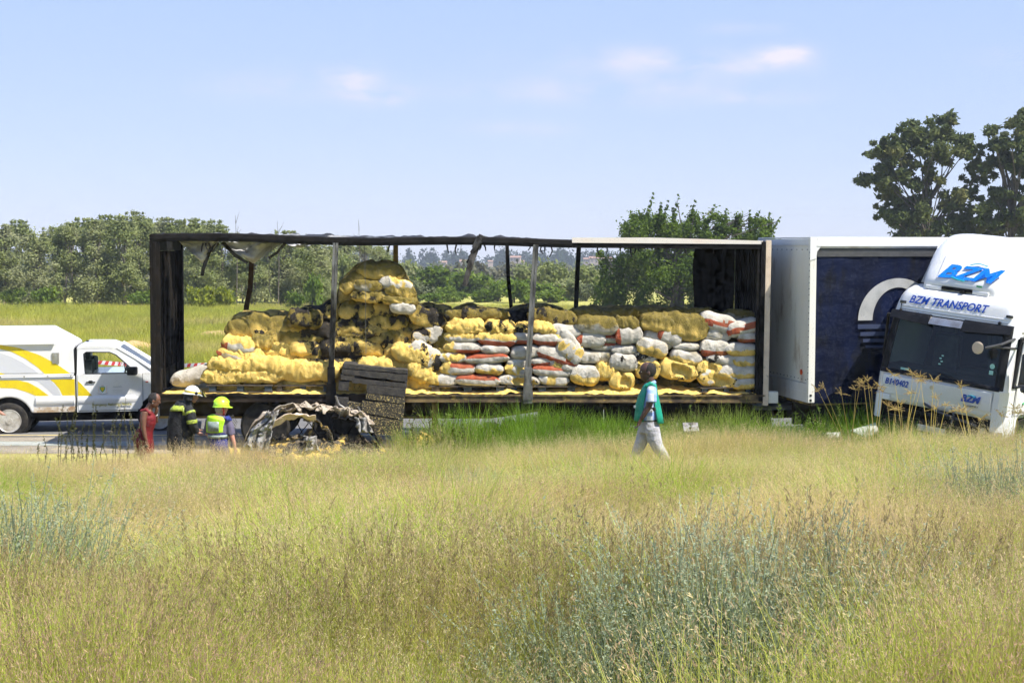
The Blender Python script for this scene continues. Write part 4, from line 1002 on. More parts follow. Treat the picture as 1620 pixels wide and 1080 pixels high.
# ---- burnt wreckage on the ground in front of the trailer
WR = empty('burnt_wreckage', TRM @ Vector((trp(480, 700, -.8).x, -.8, -1.0)), (0, 0, 0), 'arched heap of burnt crumpled metal between the lime helmet man and the charred pallets', 'wreckage')
WMi = Matrix.Translation(-WR.location)
def sheet(name, pts, off, dep, mt, th=.03, cr_=.05, lab=None, seed=0, k=14, n=40):
    """a crumpled sheet: follows the pixel path, dep metres deep"""
    P = [trp(p[0], p[1], off) for p in pts]; cum = np.linspace(0, 1, len(P)); v = []; f = []
    for i in range(n + 1):
        s = i / n; x = interp(s, cum, [p.x for p in P]); z = interp(s, cum, [p.z for p in P])
        for j in range(k + 1):
            q = j / k
            d = cr_ * fb(x, q * dep, z, 6, 4, seed)
            v.append((x + d * .6, off + dep * q + d, z - .10 * q * q + d * 1.4 + .05 * fb(x, q, 0, 2.5, 2, seed + 3)))
    for i in range(n):
        for j in range(k):
            if fb(v[i * (k + 1) + j][0], j, 3, 2.2, 3, seed + 9) > .30: continue
            f.append((i * (k + 1) + j, (i + 1) * (k + 1) + j, (i + 1) * (k + 1) + j + 1, i * (k + 1) + j + 1))
    mb = MB().add(v, f); mb.xform(WMi @ TRM)
    o = mb.build(name, mt, WR, smooth=50, fix=False)
    so_ = o.modifiers.new('Solidify', 'SOLIDIFY'); so_.thickness = .012
    if lab: tag(o, lab)
    return o
def vsheet(name, rows, off, mt, cr_=.06, lab=None, seed=0, n=26, m_=18):
    """an upright crumpled sheet between a left and a right pixel edge"""
    v = []; f = []; ys = np.linspace(0, 1, len(rows))
    for j in range(m_ + 1):
        q = j / m_; xl = interp(q, ys, [r_[0] for r_ in rows]); xr = interp(q, ys, [r_[1] for r_ in rows]); yy = interp(q, ys, [r_[2] for r_ in rows])
        for i in range(n + 1):
            s = i / n; p = trp(xl + (xr - xl) * s, yy, off); d = cr_ * fb(p.x, 0, p.z, 7, 4, seed)
            v.append((p.x + d, off + 1.6 * d + cr_ * .9 * math.sin(s * 14 + q * 5), p.z + .4 * d))
    for j in range(m_):
        for i in range(n): f.append((j * (n + 1) + i, j * (n + 1) + i + 1, (j + 1) * (n + 1) + i + 1, (j + 1) * (n + 1) + i))
    mb = MB().add(v, f); mb.xform(WMi @ TRM); o = mb.build(name, mt, WR, smooth=50, fix=False)
    so_ = o.modifiers.new('Solidify', 'SOLIDIFY'); so_.thickness = .012
    if lab: tag(o, lab)
sheet('curved_panel', [(384, 712), (388, 690), (398, 672), (412, 657), (436, 646), (462, 642), (476, 648)], -.95, .35, M['burnt_sheet'], lab='arched peeling panel like a mudguard', seed=1)
sheet('curved_panel', [(436, 648), (470, 641), (505, 644), (540, 648), (570, 658), (590, 672)], -.85, .65, M['burnt_sheet'], seed=2, cr_=.08, lab='long sagging burnt sheet')
sheet('curved_panel', [(425, 668), (450, 656), (470, 652), (500, 656)], -1.0, .12, M['scorched'], seed=3, cr_=.03, lab='scorched strip with bolt holes')
sheet('curved_panel', [(386, 705), (395, 680), (415, 665), (425, 660)], -1.02, .10, M['charwood'], seed=4, cr_=.02, lab='black rim of the arch')
sheet('curved_panel', [(478, 655), (505, 668), (524, 690), (528, 706)], -.9, .3, M['ashheap'], seed=5, cr_=.05, lab='meal caked strip sloping down')
sheet('curved_panel', [(525, 655), (560, 660), (590, 682), (602, 700)], -.8, .5, M['char'], seed=6, cr_=.08, lab='black crumpled sheet')
vsheet('shredded_foil', [(422, 438, 650), (414, 436, 665), (398, 428, 680), (392, 430, 695), (400, 424, 714)], -1.06, M['ash'], lab='silvery shredded aluminium hanging from the arch', seed=7)
vsheet('shredded_foil', [(390, 404, 694), (385, 412, 712)], -1.02, M['ash'], seed=8, cr_=.04)
vsheet('shredded_foil', [(478, 498, 690), (484, 506, 712)], -.95, M['ash'], seed=9, cr_=.05)
vsheet('shredded_foil', [(560, 580, 660), (570, 590, 684)], -.95, M['ash'], seed=10, cr_=.05)
def ash():
    v = []; f = []; n = 70; k = 20
    for i in range(n + 1):
        for j in range(k + 1):
            px = 380 + 235 * i / n; q = j / k; x = trp(px, 700, -.6).x; y = -1.0 + 1.3 * q
            h = .42 * math.sin(math.pi * min(1, i / n)) ** .6 * math.sin(math.pi * min(1, q * .9 + .1)) * (1 + .7 * fb(x, y, 0, 3, 4, 3)) + .03 * fb(x, y, 0, 12, 3)
            v.append((x, y, -1.12 + h))
    for i in range(n):
        for j in range(k): f.append((i * (k + 1) + j, (i + 1) * (k + 1) + j, (i + 1) * (k + 1) + j + 1, i * (k + 1) + j + 1))
    mb = MB().add(v, f); mb.xform(WMi @ TRM); mb.build('ash_bed', M['ashheap'], WR, smooth=180, fix=False)
ash()
def rods(pts, w, mt, off=-.9, nm='bent_rod', lab=None):
    P = [trp(a, b, off) for a, b in pts]
    mb = MB().tube([(p.x, off + .05 * math.sin(i * 1.7), p.z) for i, p in enumerate(P)], w, 6); mb.xform(WMi @ TRM); mb.build(nm, mt, WR, smooth=60, label=lab)
rods([(531, 626), (536, 640), (548, 647), (562, 653), (571, 661), (577, 668)], .022, M['soot_metal'], -.3, lab='bent grey pipe below the left post')
for q in range(9):
    x0 = 470 + 12 * q; rods([(x0, 650 + 3 * (q % 3)), (x0 + 6 * math.sin(q * 2), 670), (x0 + 11 * math.cos(q * 3), 690), (x0 + 14 * math.sin(q), 705)], .010, M['char'], -.7 + .04 * q, nm='wire')
for q in range(6):
    rods([(372 + q * 2, 700), (362 + 5 * math.sin(q * 3), 672), (368 - q * 3, 655 + q * 2), (376 - q, 668 + 3 * q)], .006, M['charwood'], -.9, nm='wire')
rods([(566, 643), (572, 655), (578, 668)], .018, M['ash'], -.7)
rods([(400, 712), (398, 690), (410, 672)], .016, M['char'], -1.1)
# loose panels lying on the ground
def panel(name, quad, Y, dY, mt, label, cat='debris', th=.03):
    P = [pix(p[0], p[1], Y + dY * (1 if i in (0, 1) else 0)) for i, p in enumerate(quad)]
    nrm = (P[1] - P[0]).cross(P[3] - P[0]).normalized()
    c = sum(P, Vector()) / 4
    mb = MB().poly([p - c for p in P], -nrm if nrm.z > 0 else nrm, th)
    o = mb.build(name, mt, None, label=label); o.location = c; tag(o, cat=cat)
panel('scrap_metal', ((1345, 680), (1385, 668), (1390, 680), (1372, 692)), 24.6, .5, M['white_dirty'], 'bent white panel lying in the grass left of the truck cab')
panel('scrap_metal', ((1302, 684), (1330, 683), (1330, 690), (1302, 692)), 24.8, .4, M['white_dirty'], 'small grey white panel in the grass below the navy curtain')
panel('weathered_board', ((1178, 688), (1272, 687), (1275, 697), (1180, 699)), 24.8, .4, M['white_dirty'], 'long weathered white board in the weeds below the front corner post')
panel('weathered_board', ((706, 690), (782, 690), (780, 701), (708, 701)), 25.2, .6, M['meal'], 'board covered with yellow meal on the road shoulder')
panel('scrap_metal', ((1080, 668), (1104, 668), (1106, 681), (1082, 682)), 24.8, .3, M['ash'], 'grey panel leaning in the weeds right of the walking man')
panel('scrap_metal', ((765, 667), (785, 668), (790, 676), (770, 677)), 26.6, .4, M['ash'], 'twisted ash grey scrap under the middle of the trailer')
panel('scrap_metal', ((775, 696), (800, 660), (812, 664), (800, 698)), 26.3, .6, M['ash'], 'pale dented sheet lying below the middle of the trailer')
# ---------------------------------------------------------------- white truck cab, tilted off the road
def Rm(a, b, c): return Matrix.Rotation(a, 4, 'Z') @ Matrix.Rotation(b, 4, 'X') @ Matrix.Rotation(c, 4, 'Y')
CB = empty('truck_cab', (0, 0, 0), (0, 0, 0), 'crashed white truck cab with roof deflector leaning against the navy curtain', 'truck')
CB.matrix_world = Matrix.Translation((7.384, 24.484, .023)) @ Rm(R(-43.47), R(-.36), R(5.87))
def cb(name, mt, fn, **kw):
    mb = MB(); fn(mb); return mb.build(name, mt, CB, **kw)
YF = [(.30, .02), (1.0, -.03), (1.45, -.01), (1.52, .0), (2.0, .09), (2.50, .20), (2.75, .265), (2.90, .33), (2.98, .42), (3.03, .62), (3.05, .9)]
def yf(z): return interp(z, [p[0] for p in YF], [p[1] for p in YF])
def hw(z): return interp(z, [.3, 1.0, 1.5, 2.5, 2.8, 3.05], [1.20, 1.22, 1.22, 1.18, 1.14, 1.02])
def ring(z, inset=0, rc=.20, yb=2.15):
    w = hw(z) - inset; y0 = yf(z) + inset; p = []
    for i in range(13):                       # bowed front, left to right
        x = -w + rc + (2 * w - 2 * rc) * i / 12; p.append((x, y0 + .05 * (x / w) ** 2, z))
    for i in range(1, 6):
        a = R(-90 + 90 * i / 6); p.append((w - rc + rc * math.cos(a), y0 + .05 * ((w - rc) / w) ** 2 + rc + rc * math.sin(a), z))
    ys = [.30, .42, .62, .85, 1.05, 1.28, 1.5, 1.8, yb]
    for y in ys: p.append((w, max(y, y0 + rc + .06) if y < 1 and z > 2.9 else max(y, y0 + rc + .055), z))
    p.append((w - .05, yb + .05, z)); p.append((-w + .05, yb + .05, z))
    for y in ys[::-1]: p.append((-w, max(y, y0 + rc + .055), z))
    for i in range(5, 0, -1):
        a = R(-90 - 90 * i / 6); p.append((-w + rc + rc * math.cos(a), y0 + .05 * ((w - rc) / w) ** 2 + rc + rc * math.sin(a), z))
    return p
zl = [.95, 1.05, 1.42, 1.46, 1.54, 1.8, 2.1, 2.36, 2.46, 2.56, 2.7, 2.82, 2.90, 2.96, 3.01, 3.04]
rings = [ring(z) for z in zl]; n = len(rings[0])
mb = MB(); vs = [p for r_ in rings for p in r_]; fs = []; mi = []
for i in range(len(rings) - 1):
    z0 = zl[i]
    for k in range(n):
        front = k < 12; corner = (12 <= k < 15) or (k >= n - 4); 
        if front and 1.45 < z0 < 2.45: continue
        side_r = 18 <= k <= 22; side_l = n - 6 - 5 <= k <= n - 6 - 1 and False
        if side_r and 1.53 < z0 < 2.35: continue
        if 29 + 0 <= k <= 34 and 1.53 < z0 < 2.35 and k > 28: pass
        fs.append((i * n + k, i * n + (k + 1) % n, (i + 1) * n + (k + 1) % n, (i + 1) * n + k))
        mi.append(1 if (front or corner) and 1.42 < z0 < 2.5 else 0)
fs.append(tuple((len(rings) - 1) * n + k for k in range(n))); mi.append(0)
mb.v = vs; mb.f = fs; mb.m = mi
o = mb.build('cab_shell', [M['white'], M['blackplastic']], CB, smooth=32)
so_ = o.modifiers.new('Solidify', 'SOLIDIFY'); so_.thickness = .03; so_.offset = -1
# windscreen: a bowed tinted pane just inside the opening
def pane(m):
    v = []; f = []
    for j in range(9):
        z = 1.47 + (2.55 - 1.47) * j / 8; w = hw(z) - .02 - .17
        for i in range(13):
            x = -w + 2 * w * i / 12; v.append((x, yf(z) + .05 * (x / hw(z)) ** 2 + .012, z))
    for j in range(8):
        for i in range(12): f.append((j * 13 + i, j * 13 + i + 1, (j + 1) * 13 + i + 1, (j + 1) * 13 + i))
    m.add(v, f)
cb('windscreen', M['glass_dark'], pane, smooth=180)
cb('windscreen_seal', M['blackplastic'], lambda m: (m.tube([(x, yf(1.50) + .05 * (x / 1.22) ** 2 - .008, 1.50 - .015 * (x / 1.1) ** 2) for x in np.linspace(-1.12, 1.12, 15)], .05, 6, sq=.4)))
# interior
cb('dashboard', M['interior'], lambda m: (m.box(-1.1, 1.1, .18, .62, 1.10, 1.62, .06), m.box(.2, .95, .22, .6, 1.58, 1.74, .06)))
cb('rear_wall', M['interior'], lambda m: m.box(-1.15, 1.15, 2.05, 2.1, .98, 2.95))
cb('cab_floor', M['interior'], lambda m: m.box(-1.15, 1.15, .1, 2.1, .96, 1.02))
for x in (-.6, .6):
    cb('seat', M['greyplastic'], lambda m: (m.box(x - .26, x + .26, .95, 1.5, 1.25, 1.45, .05), m.box(x - .25, x + .25, 1.4, 1.58, 1.4, 2.15, .06), m.box(x - .14, x + .14, 1.42, 1.54, 2.17, 2.38, .04)))
cb('steering_wheel', M['blackplastic'], lambda m: m.tube([(.6 + .23 * math.cos(a), .80 - .10 * math.sin(a), 1.66 + .20 * math.sin(a)) for a in np.linspace(0, 2 * math.pi, 21)], .018, 6))
cb('curtain', M['greyplastic'], lambda m: m.loft([[(.75 + .04 * i, .35 + .02 * (i % 2), 1.55), (.60 + .05 * i, .45 + .02 * (i % 2), 2.35)] for i in range(8)], cap=False, closed=False))
# stickers on the glass
cb('sticker', M['paleteal'], lambda m: m.tube([(.93, .055, 1.86), (.93, .052, 1.86)], .045, 16))
cb('sticker', M['paleteal'], lambda m: m.box(.90, .97, .02, .024, 1.72, 1.79))
cb('sticker', M['paleteal'], lambda m: m.box(-.72, -.56, -.022, -.018, 1.545, 1.585))
for q in range(4): cb('sticker', M['paleteal'], lambda m: m.box(-.04 + .03 * (q % 2), .0 + .03 * (q % 2), .028 + q * .008, .03 + q * .008, 1.74 + q * .05, 1.765 + q * .05))
cb('wiper', M['blackplastic'], lambda m: m.tube([(-.9, -.03, 1.55), (-.2, -.045, 1.50), (.1, -.04, 1.49)], .012, 5))
cb('wiper', M['blackplastic'], lambda m: m.tube([(.0, -.03, 1.60), (.5, -.045, 1.52), (.9, -.03, 1.50)], .012, 5))
# split dark sun visor with the bright centre piece
def visor(m, x0, x1, z0a, z0b, z1, out=.09, n=14):
    rr = []
    for i in range(n + 1):
        s = i / n; x = x0 + (x1 - x0) * s; zb = z0a + (z0b - z0a) * s; yb = .05 * (x / 1.18) ** 2
        rr.append([(x, yf(z1) + yb - .01, z1), (x, yf(z1) + yb - out * .7, z1 - .04), (x, yf(zb) + yb - out, zb), (x, yf(zb) + yb - out + .02, zb - .005), (x, yf(z1) + yb - out * .6, z1 - .065), (x, yf(z1) + yb - .01, z1 - .03)])
    m.loft(rr)
cb('sun_visor', M['blackplastic'], lambda m: (visor(m, -1.15, -.36, 2.44, 2.39, 2.575), m.tube([(-1.17, .16, 2.50), (-1.22, .25, 2.2), (-1.22, .25, 1.7)], .03, 6)), smooth=40, label='left half of the dark sun visor')
cb('sun_visor', M['blackplastic'], lambda m: visor(m, .26, 1.14, 2.37, 2.43, 2.575), smooth=40, label='right half of the dark sun visor')
cb('visor_centre', M['alu'], lambda m: visor(m, -.36, .26, 2.42, 2.42, 2.54, .09), smooth=40)
# crease line and lettering on the forehead
cb('trim_line', M['white'], lambda m: m.tube([(x, yf(2.67) + .05 * (x / 1.16) ** 2 - .004, 2.67) for x in np.linspace(-1.0, 1.0, 15)], .010, 5))
sl = math.atan2(yf(2.88) - yf(2.7), .18)
text_mesh('BZM TRANSPORT', .205, M['bluetext'], CB, face_front(-.13, yf(2.79) - .008, 2.79, -sl), shear=.28, bold=.004, xs=.90)
for x, lab in ((-.98, None), (1.02, None)):
    cb('marker_lamp', M['greyplastic'], lambda m: m.box(x - .06, x + .06, yf(2.72) + .02, yf(2.72) + .055, 2.70, 2.75, .01))
cb('washer_nozzle', M['blackplastic'], lambda m: (m.ball((-.99, yf(2.6) + .02, 2.57), .03, 6), m.tube([(-.99, yf(2.6) + .02, 2.59), (-.99, yf(2.7) + .0, 2.70)], .008, 5)))
cb('washer_nozzle', M['blackplastic'], lambda m: m.ball((.88, yf(2.62) + .01, 2.60), .03, 6))
cb('marker_lamp', M['blackplastic'], lambda m: m.box(.0, .07, .42, .52, 3.00, 3.05, .01))
# front flap with the number and emblem
def flap(m):
    rr = []
    for i in range(25):
        x = -1.12 + 2.14 * i / 24; yb = .05 * (x / 1.22) ** 2; dent = .035 * math.exp(-((x - .25) / .35) ** 2)
        zb = 1.10 - .05 * dent * 10 * 0 + .03 * math.exp(-((x - .45) / .3) ** 2); yo = -.075 + yb + (.12 * max(0, (abs(x) - 1.0) / .12) ** 2 if x < 0 else 0)
        rr.append([(x, yo, 1.415), (x, yo - .010 + dent * .4, 1.30), (x, yo + dent, 1.18), (x, yo + .012 + dent, zb - .015), (x, yo + .06, zb - .02), (x, yo + .045, 1.42)])
    m.loft(rr)
cb('front_flap', M['white'], flap, smooth=40, label='dented white front flap with number and blue emblem')
text_mesh('B140402', .150, M['bluetext'], CB, face_front(-.74, -.078, 1.30, 0, R(1)), shear=.2, bold=.004, xs=.85, name='number')
text_mesh('BZM', .165, M['bluetext'], CB, face_front(.66, -.076, 1.25), shear=.3, bold=.008, xs=1.0, name='emblem')
cb('emblem_swirl', M['tealtext'], lambda m: m.tube([(.60, -.085, 1.29), (.68, -.088, 1.325), (.76, -.085, 1.30), (.70, -.085, 1.275)], .006, 5))
text_mesh('TRANSPORT', .045, M['blackplastic'], CB, face_front(.68, -.066, 1.13), shear=.1, xs=1.1)
cb('badge', M['alu'], lambda m: m.tube([(-.06, -.072, 1.33), (-.06, -.09, 1.33)], .035, 16))
# bumper and broken grille area
cb('grille_cavity', M['black'], lambda m: m.box(-1.16, 1.08, .10, .35, .30, 1.12))
cb('grille_bar', M['blackplastic'], lambda m: (m.box(-.95, .9, .03, .09, .94, 1.00), m.box(-.95, .9, .04, .09, .80, .85), m.box(-.9, .85, .05, .1, .64, .70)))
cb('bumper_corner', M['white'], lambda m: m.loft([[(-1.02, -.02, z), (-1.14, .0, z), (-1.22, .12, z), (-1.23, .5, z), (-1.19, .5, z), (-1.17, .16, z), (-1.08, .05, z)] for z in (.62, .75, .98, 1.05)]), smooth=40, label='left bumper corner piece')
cb('bumper_corner', M['white'], lambda m: m.box(-1.04, -.86, -.03, .03, .96, 1.06, .02), label='left hook of the broken bumper')
cb('bumper_corner', M['white'], lambda m: m.loft([[(1.04, .00, z), (1.14, .01, z), (1.225, .12, z), (1.235, .60, z), (1.19, .60, z), (1.17, .16, z), (1.08, .05, z)] for z in (.55, .8, 1.1, 1.45)]), smooth=40, label='right front corner panel')
cb('headlight', M['blackplastic'], lambda m: m.box(.82, 1.03, .0, .12, .60, .95, .03))
cb('lower_bumper', M['alu'], lambda m: (m.loft([[(1.00, .02, z), (1.15, .03, z), (1.235, .14, z), (1.24, .55, z), (1.18, .55, z), (1.10, .1, z)] for z in (.30, .52)])), smooth=40, label='scuffed grey step below the right corner')
# door, window, mirror on the visible side
cb('door', M['white'], lambda m: (m.poly([(1.232, .46, 1.02), (1.232, 1.36, 1.02), (1.228, 1.36, 1.50), (1.232, .46, 1.50)], (1, 0, 0), .012)))
cb('window_frame', M['blackplastic'], lambda m: (m.tube([(1.225, .30, 1.53), (1.20, .44, 2.36), (1.20, 1.30, 2.38), (1.225, 1.30, 1.53), (1.225, .30, 1.53)], .03, 6)))
cb('side_window', M['glass'], lambda m: m.poly([(1.215, .30, 1.54), (1.215, 1.29, 1.54), (1.19, 1.29, 2.36), (1.19, .36, 2.36)], (1, 0, 0), .004))
cb('a_pillar_stripe', M['white'], lambda m: m.tube([(1.235, .42, 1.55), (1.232, .47, 1.9), (1.225, .56, 2.28), (1.225, .9, 2.32)], .022, 6))
cb('mirror_arm', M['greyplastic'], lambda m: (m.tube([(1.16, .30, 2.36), (1.05, .02, 2.26), (.86, -.16, 2.18)], .022, 6), m.tube([(1.2, .32, 2.20), (.88, -.14, 2.20)], .018, 6)))
cb('kerb_mirror', M['scorched'], lambda m: m.loft([[(.80 + .07 * math.cos(a) * r_ - .10 * q, -.20 - .02 * q, 2.17 + .11 * math.sin(a) * r_) for a in np.linspace(0, 2 * math.pi, 15)[:-1]] for q, r_ in ((0, .3), (.1, .85), (.4, 1), (.8, .9), (1, .7))]), smooth=50, label='pinkish kerb mirror above the windscreen corner')
cb('side_mirror', M['greyplastic'], lambda m: (m.box(1.38, 1.60, .12, .26, 1.62, 2.15, .04), m.box(1.40, 1.56, .13, .24, 2.17, 2.38, .03), m.tube([(1.22, .4, 2.38), (1.48, .2, 2.40), (1.48, .2, 2.3)], .02, 6), m.ball((1.46, .2, 1.54), .06, 8)))
cb('vent_grille', M['greyplastic'], lambda m: [m.box(1.235, 1.245, .75, 1.2, 1.58 - .2 + q * .03, 1.595 - .2 + q * .03) for q in range(4)])
cb('side_logo', M['greentext'], lambda m: m.tube([(1.246, .74, 1.20), (1.246, .86, 1.25), (1.246, .98, 1.19), (1.246, 1.1, 1.24)], .02, 5))
cb('mudguard', M['white'], lambda m: m.loft([[(x, .95 + .62 * math.cos(a), .45 + .62 * math.sin(a)) for a in np.linspace(R(10), R(170), 13)] for x in (.85, 1.24)], cap=False, closed=False), smooth=50)
for x in (-1.05, 1.05):
    w_ = empty('wheel', (x, .95, .45)); w_.parent = CB
    MB().loft([[(xx, math.cos(a) * r_, math.sin(a) * r_) for a in np.linspace(0, 2 * math.pi, 25)[:-1]] for xx, r_ in ((-.14, .3), (-.16, .46), (-.11, .50), (.11, .50), (.16, .46), (.14, .3))]).build('tyre', M['tyre'], w_, smooth=40)
    MB().loft([[(xx, math.cos(a) * r_, math.sin(a) * r_) for a in np.linspace(0, 2 * math.pi, 25)[:-1]] for xx, r_ in ((.12, .3), (.06, .27), (.05, .12), (.12, .10), (.12, .02))]).build('rim', M['alu'], w_, smooth=40)
cb('chassis_rail', M['chassis'], lambda m: (m.box(-.45, -.37, .6, 5.2, .55, .85), m.box(.37, .45, .6, 5.2, .55, .85)))
cb('step', M['greyplastic'], lambda m: (m.box(1.0, 1.24, 1.55, 2.15, .45, .95, .03)))
# roof deflector
DF = [(.50, .05, .64), (.545, .16, .69), (.70, .33, .76), (.88, .55, .82), (1.12, .76, .89), (1.38, .90, .95), (1.62, .965, 1.0), (1.9, .97, 1.05), (2.25, .93, 1.12)]
def defl(m):
    rr = []
    for y, h, w in DF:
        r_ = []
        for k in range(21):
            a = math.pi * k / 20; c, s_ = math.cos(a), math.sin(a)
            r_.append((-.09 + w * math.copysign(abs(c) ** .42, c), y + .05 * (c * c) - .0, 3.0 + (h + .05) * abs(s_) ** .40))
        rr.append(r_)
    m.loft(rr)
o = cb('roof_deflector', M['white'], defl, smooth=50)
cb('deflector_lip', M['white'], lambda m: (m.box(-.70, -.38, .49, .60, 3.0, 3.07, .02), m.box(.20, .50, .49, .60, 3.0, 3.07, .02)))
cb('deflector_slot', M['black'], lambda m: m.box(-.37, .19, .482, .56, 3.025, 3.085))
cb('side_wing', M['white'], lambda m: m.loft([[(-1.17, 1.25, 3.05), (-.86, .78, 3.08), (-.88, .98, 3.45), (-.98, 1.5, 3.9), (-1.16, 1.9, 3.6)], [(-1.14, 1.27, 3.04), (-.84, .80, 3.08), (-.86, 1.0, 3.44), (-.95, 1.5, 3.88), (-1.12, 1.9, 3.6)]]))
df_t = math.atan2(.88 - .66, .49 - .27)
def dfy(z): return interp(z - 3.05, [d[1] for d in DF[:7]], [d[0] for d in DF[:7]])
zt = 3.34; slt = math.atan2(dfy(zt + .14) - dfy(zt - .14), .28)
text_mesh('BZM', .42, M['bluetext2'], CB, face_front(.0, dfy(zt) - .03, zt, -slt), shear=.38, bold=.014, xs=1.25, name='emblem', extrude=.004)
cb('emblem_swirl', M['tealtext'], lambda m: (m.tube([(-.02, dfy(3.50) - .035, 3.50), (.12, dfy(3.54) - .035, 3.54), (.30, dfy(3.51) - .035, 3.51), (.26, dfy(3.47) - .04, 3.47)], .009, 5), m.tube([(-.24, dfy(3.26) - .045, 3.26), (-.1, dfy(3.23) - .045, 3.23), (.02, dfy(3.22) - .045, 3.22)], .016, 5)), label='teal swirl through the blue emblem')
cb('sticker', M['greentext'], lambda m: m.box(.26, .36, dfy(3.14) - .012, dfy(3.14) - .006, 3.14, 3.17))
cb('seam', M['greyvinyl'], lambda m: m.tube([(-.52, dfy(3.2) - .0, 3.2), (-.55, dfy(3.6) - .005, 3.6), (-.56, dfy(3.9) - .0, 3.9)], .004, 4))
# seams, door handle and small fittings that break up the white shell
cb('panel_gap', M['blackplastic'], lambda m: (m.tube([(1.236, .40, 1.0), (1.238, .42, 1.5)], .006, 4), m.tube([(1.236, 1.40, 1.0), (1.236, 1.40, 1.52), (1.20, 1.40, 2.42), (1.19, .5, 2.46)], .006, 4)))
cb('panel_gap', M['greyplastic'], lambda m: m.tube([(x, yf(2.60) + .05 * (x / 1.17) ** 2 - .004, 2.60) for x in np.linspace(-1.02, 1.02, 13)], .005, 4))
cb('door_handle', M['blackplastic'], lambda m: m.box(1.24, 1.27, 1.18, 1.34, 1.36, 1.41, .01))
cb('grime_patch', M['white_sooty'], lambda m: m.loft([[(1.04 + .0 * i, -.004, z), (1.14, .006, z), (1.229, .118, z)] for i, z in enumerate((.56, .75))], cap=False, closed=False))
cb('fog_light', M['alu'], lambda m: m.tube([(.93, -.01, .74), (.93, -.03, .74)], .05, 14))
cb('number_plate', M['white_dirty'], lambda m: m.box(-.28, .24, .0, .02, .52, .63, .004))
cb('torn_trim', M['greyplastic'], lambda m: (m.tube([(-.2, -.02, 1.02), (.1, -.08, .93), (.5, -.05, .86), (.8, .0, .80)], .025, 5), m.tube([(.3, .02, 1.04), (.42, -.10, .92), (.40, -.12, .78)], .018, 5)))
# ---------------------------------------------------------------- white single cab pickup with canopy
PU = empty('pickup', pix(15, 694, 29.0), (0, 0, R(11)), 'white single cab pickup with yellow swooshes on its canopy standing on the road', 'pickup')
def pu(name, mt, fn, **kw):
    mb = MB(); fn(mb); return mb.build(name, mt, PU, **kw)
def bev(o, w=.03, s=3):
    b = o.modifiers.new('Bevel', 'BEVEL'); b.width = w; b.segments = s; b.limit_method = 'ANGLE'; b.angle_limit = R(35); return o
PW = 1.74
def arch(cx, cz, r_, a0, a1, n=12): return [(cx + r_ * math.cos(a), cz + r_ * math.sin(a)) for a in np.linspace(a0, a1, n)]
body = [(-1.05, .62), (-1.07, 1.30), (1.345, 1.30), (1.345, .54)] + arch(0, .40, .475, R(17), R(163)) + []
body = [(1.345, .54)] + arch(0, .40, .475, R(17), R(163)) + [(-1.05, .60), (-1.07, 1.31), (1.345, 1.31)]
def ext(m, pts, y0, y1): m.poly([(x, y0, z) for x, z in pts], (0, 1, 0), y1 - y0)
bev(pu('load_bed', M['white'], lambda m: ext(m, body, .0, PW)), .035)
cabp = [(1.375, .53)] + [(2.62, .53)] + arch(3.07, .40, .475, R(163), R(17)) + [(3.72, .50), (3.98, .52), (4.03, .80), (3.98, 1.02), (3.80, 1.16), (3.30, 1.28), (2.95, 1.36), (2.60, 1.335), (1.375, 1.335)]
bev(pu('body', M['white'], lambda m: ext(m, cabp, .0, PW)), .04)
# shoulder swage low on the flanks catches the light
pu('side_skirt', M['white'], lambda m: m.loft([[(x, -.028, .72), (x, -.045, .80), (x, -.030, .86), (x, .01, .90), (x, .01, .66)] for x in (.55, .8, 1.33)]), smooth=50)
pu('side_skirt', M['white'], lambda m: m.loft([[(x, -.028 * q, .72), (x, -.045 * q, .80), (x, -.030 * q, .86), (x, .01, .90), (x, .01, .66)] for x, q in ((1.40, 1), (2.4, 1), (2.70, .1))]), smooth=50)
pu('door', M['white'], lambda m: (ext(m, [(1.41, .575), (2.66, .575), (2.72, .66), (2.725, 1.30), (2.70, 1.335), (1.40, 1.335)], -.012, .0)), label='driver door with crest')
pu('door_gap', M['black'], lambda m: (m.box(1.348, 1.372, .03, PW - .03, .56, 1.9), m.box(2.728, 2.735, -.004, .0, .6, 1.33), m.box(1.42, 2.66, -.006, .0, .555, .562)))
ring_o = [(1.385, 1.33), (1.40, 1.90), (1.50, 1.965), (2.05, 1.955), (2.24, 1.88), (2.97, 1.385), (2.97, 1.33)]
ring_i = [(1.56, 1.345), (1.535, 1.77), (1.58, 1.80), (2.06, 1.79), (2.19, 1.73), (2.55, 1.40), (2.56, 1.345)]
def frame(m, y0, y1):
    n = len(ring_o)
    vs = [(x, y0 + .12 * max(0, z - 1.33), z) for x, z in ring_o] + [(x, y0 + .12 * max(0, z - 1.33), z) for x, z in ring_i] + [(x, y1 + .12 * max(0, z - 1.33), z) for x, z in ring_o] + [(x, y1 + .12 * max(0, z - 1.33), z) for x, z in ring_i]
    fs = []
    for i in range(n - 1):
        fs += [(i, i + 1, n + i + 1, n + i), (2 * n + i, 3 * n + i, 3 * n + i + 1, 2 * n + i + 1), (i, 2 * n + i, 2 * n + i + 1, i + 1), (n + i, n + i + 1, 3 * n + i + 1, 3 * n + i)]
    m.add(vs, fs)
pu('door_frame', M['white'], lambda m: frame(m, .0, .05), smooth=30)
pu('door_frame', M['white'], lambda m: [m.add([(x, PW - (y), z) for x, y, z in mm.v], mm.f) for mm in [MB()] if not frame(mm, .0, .05)], smooth=30)
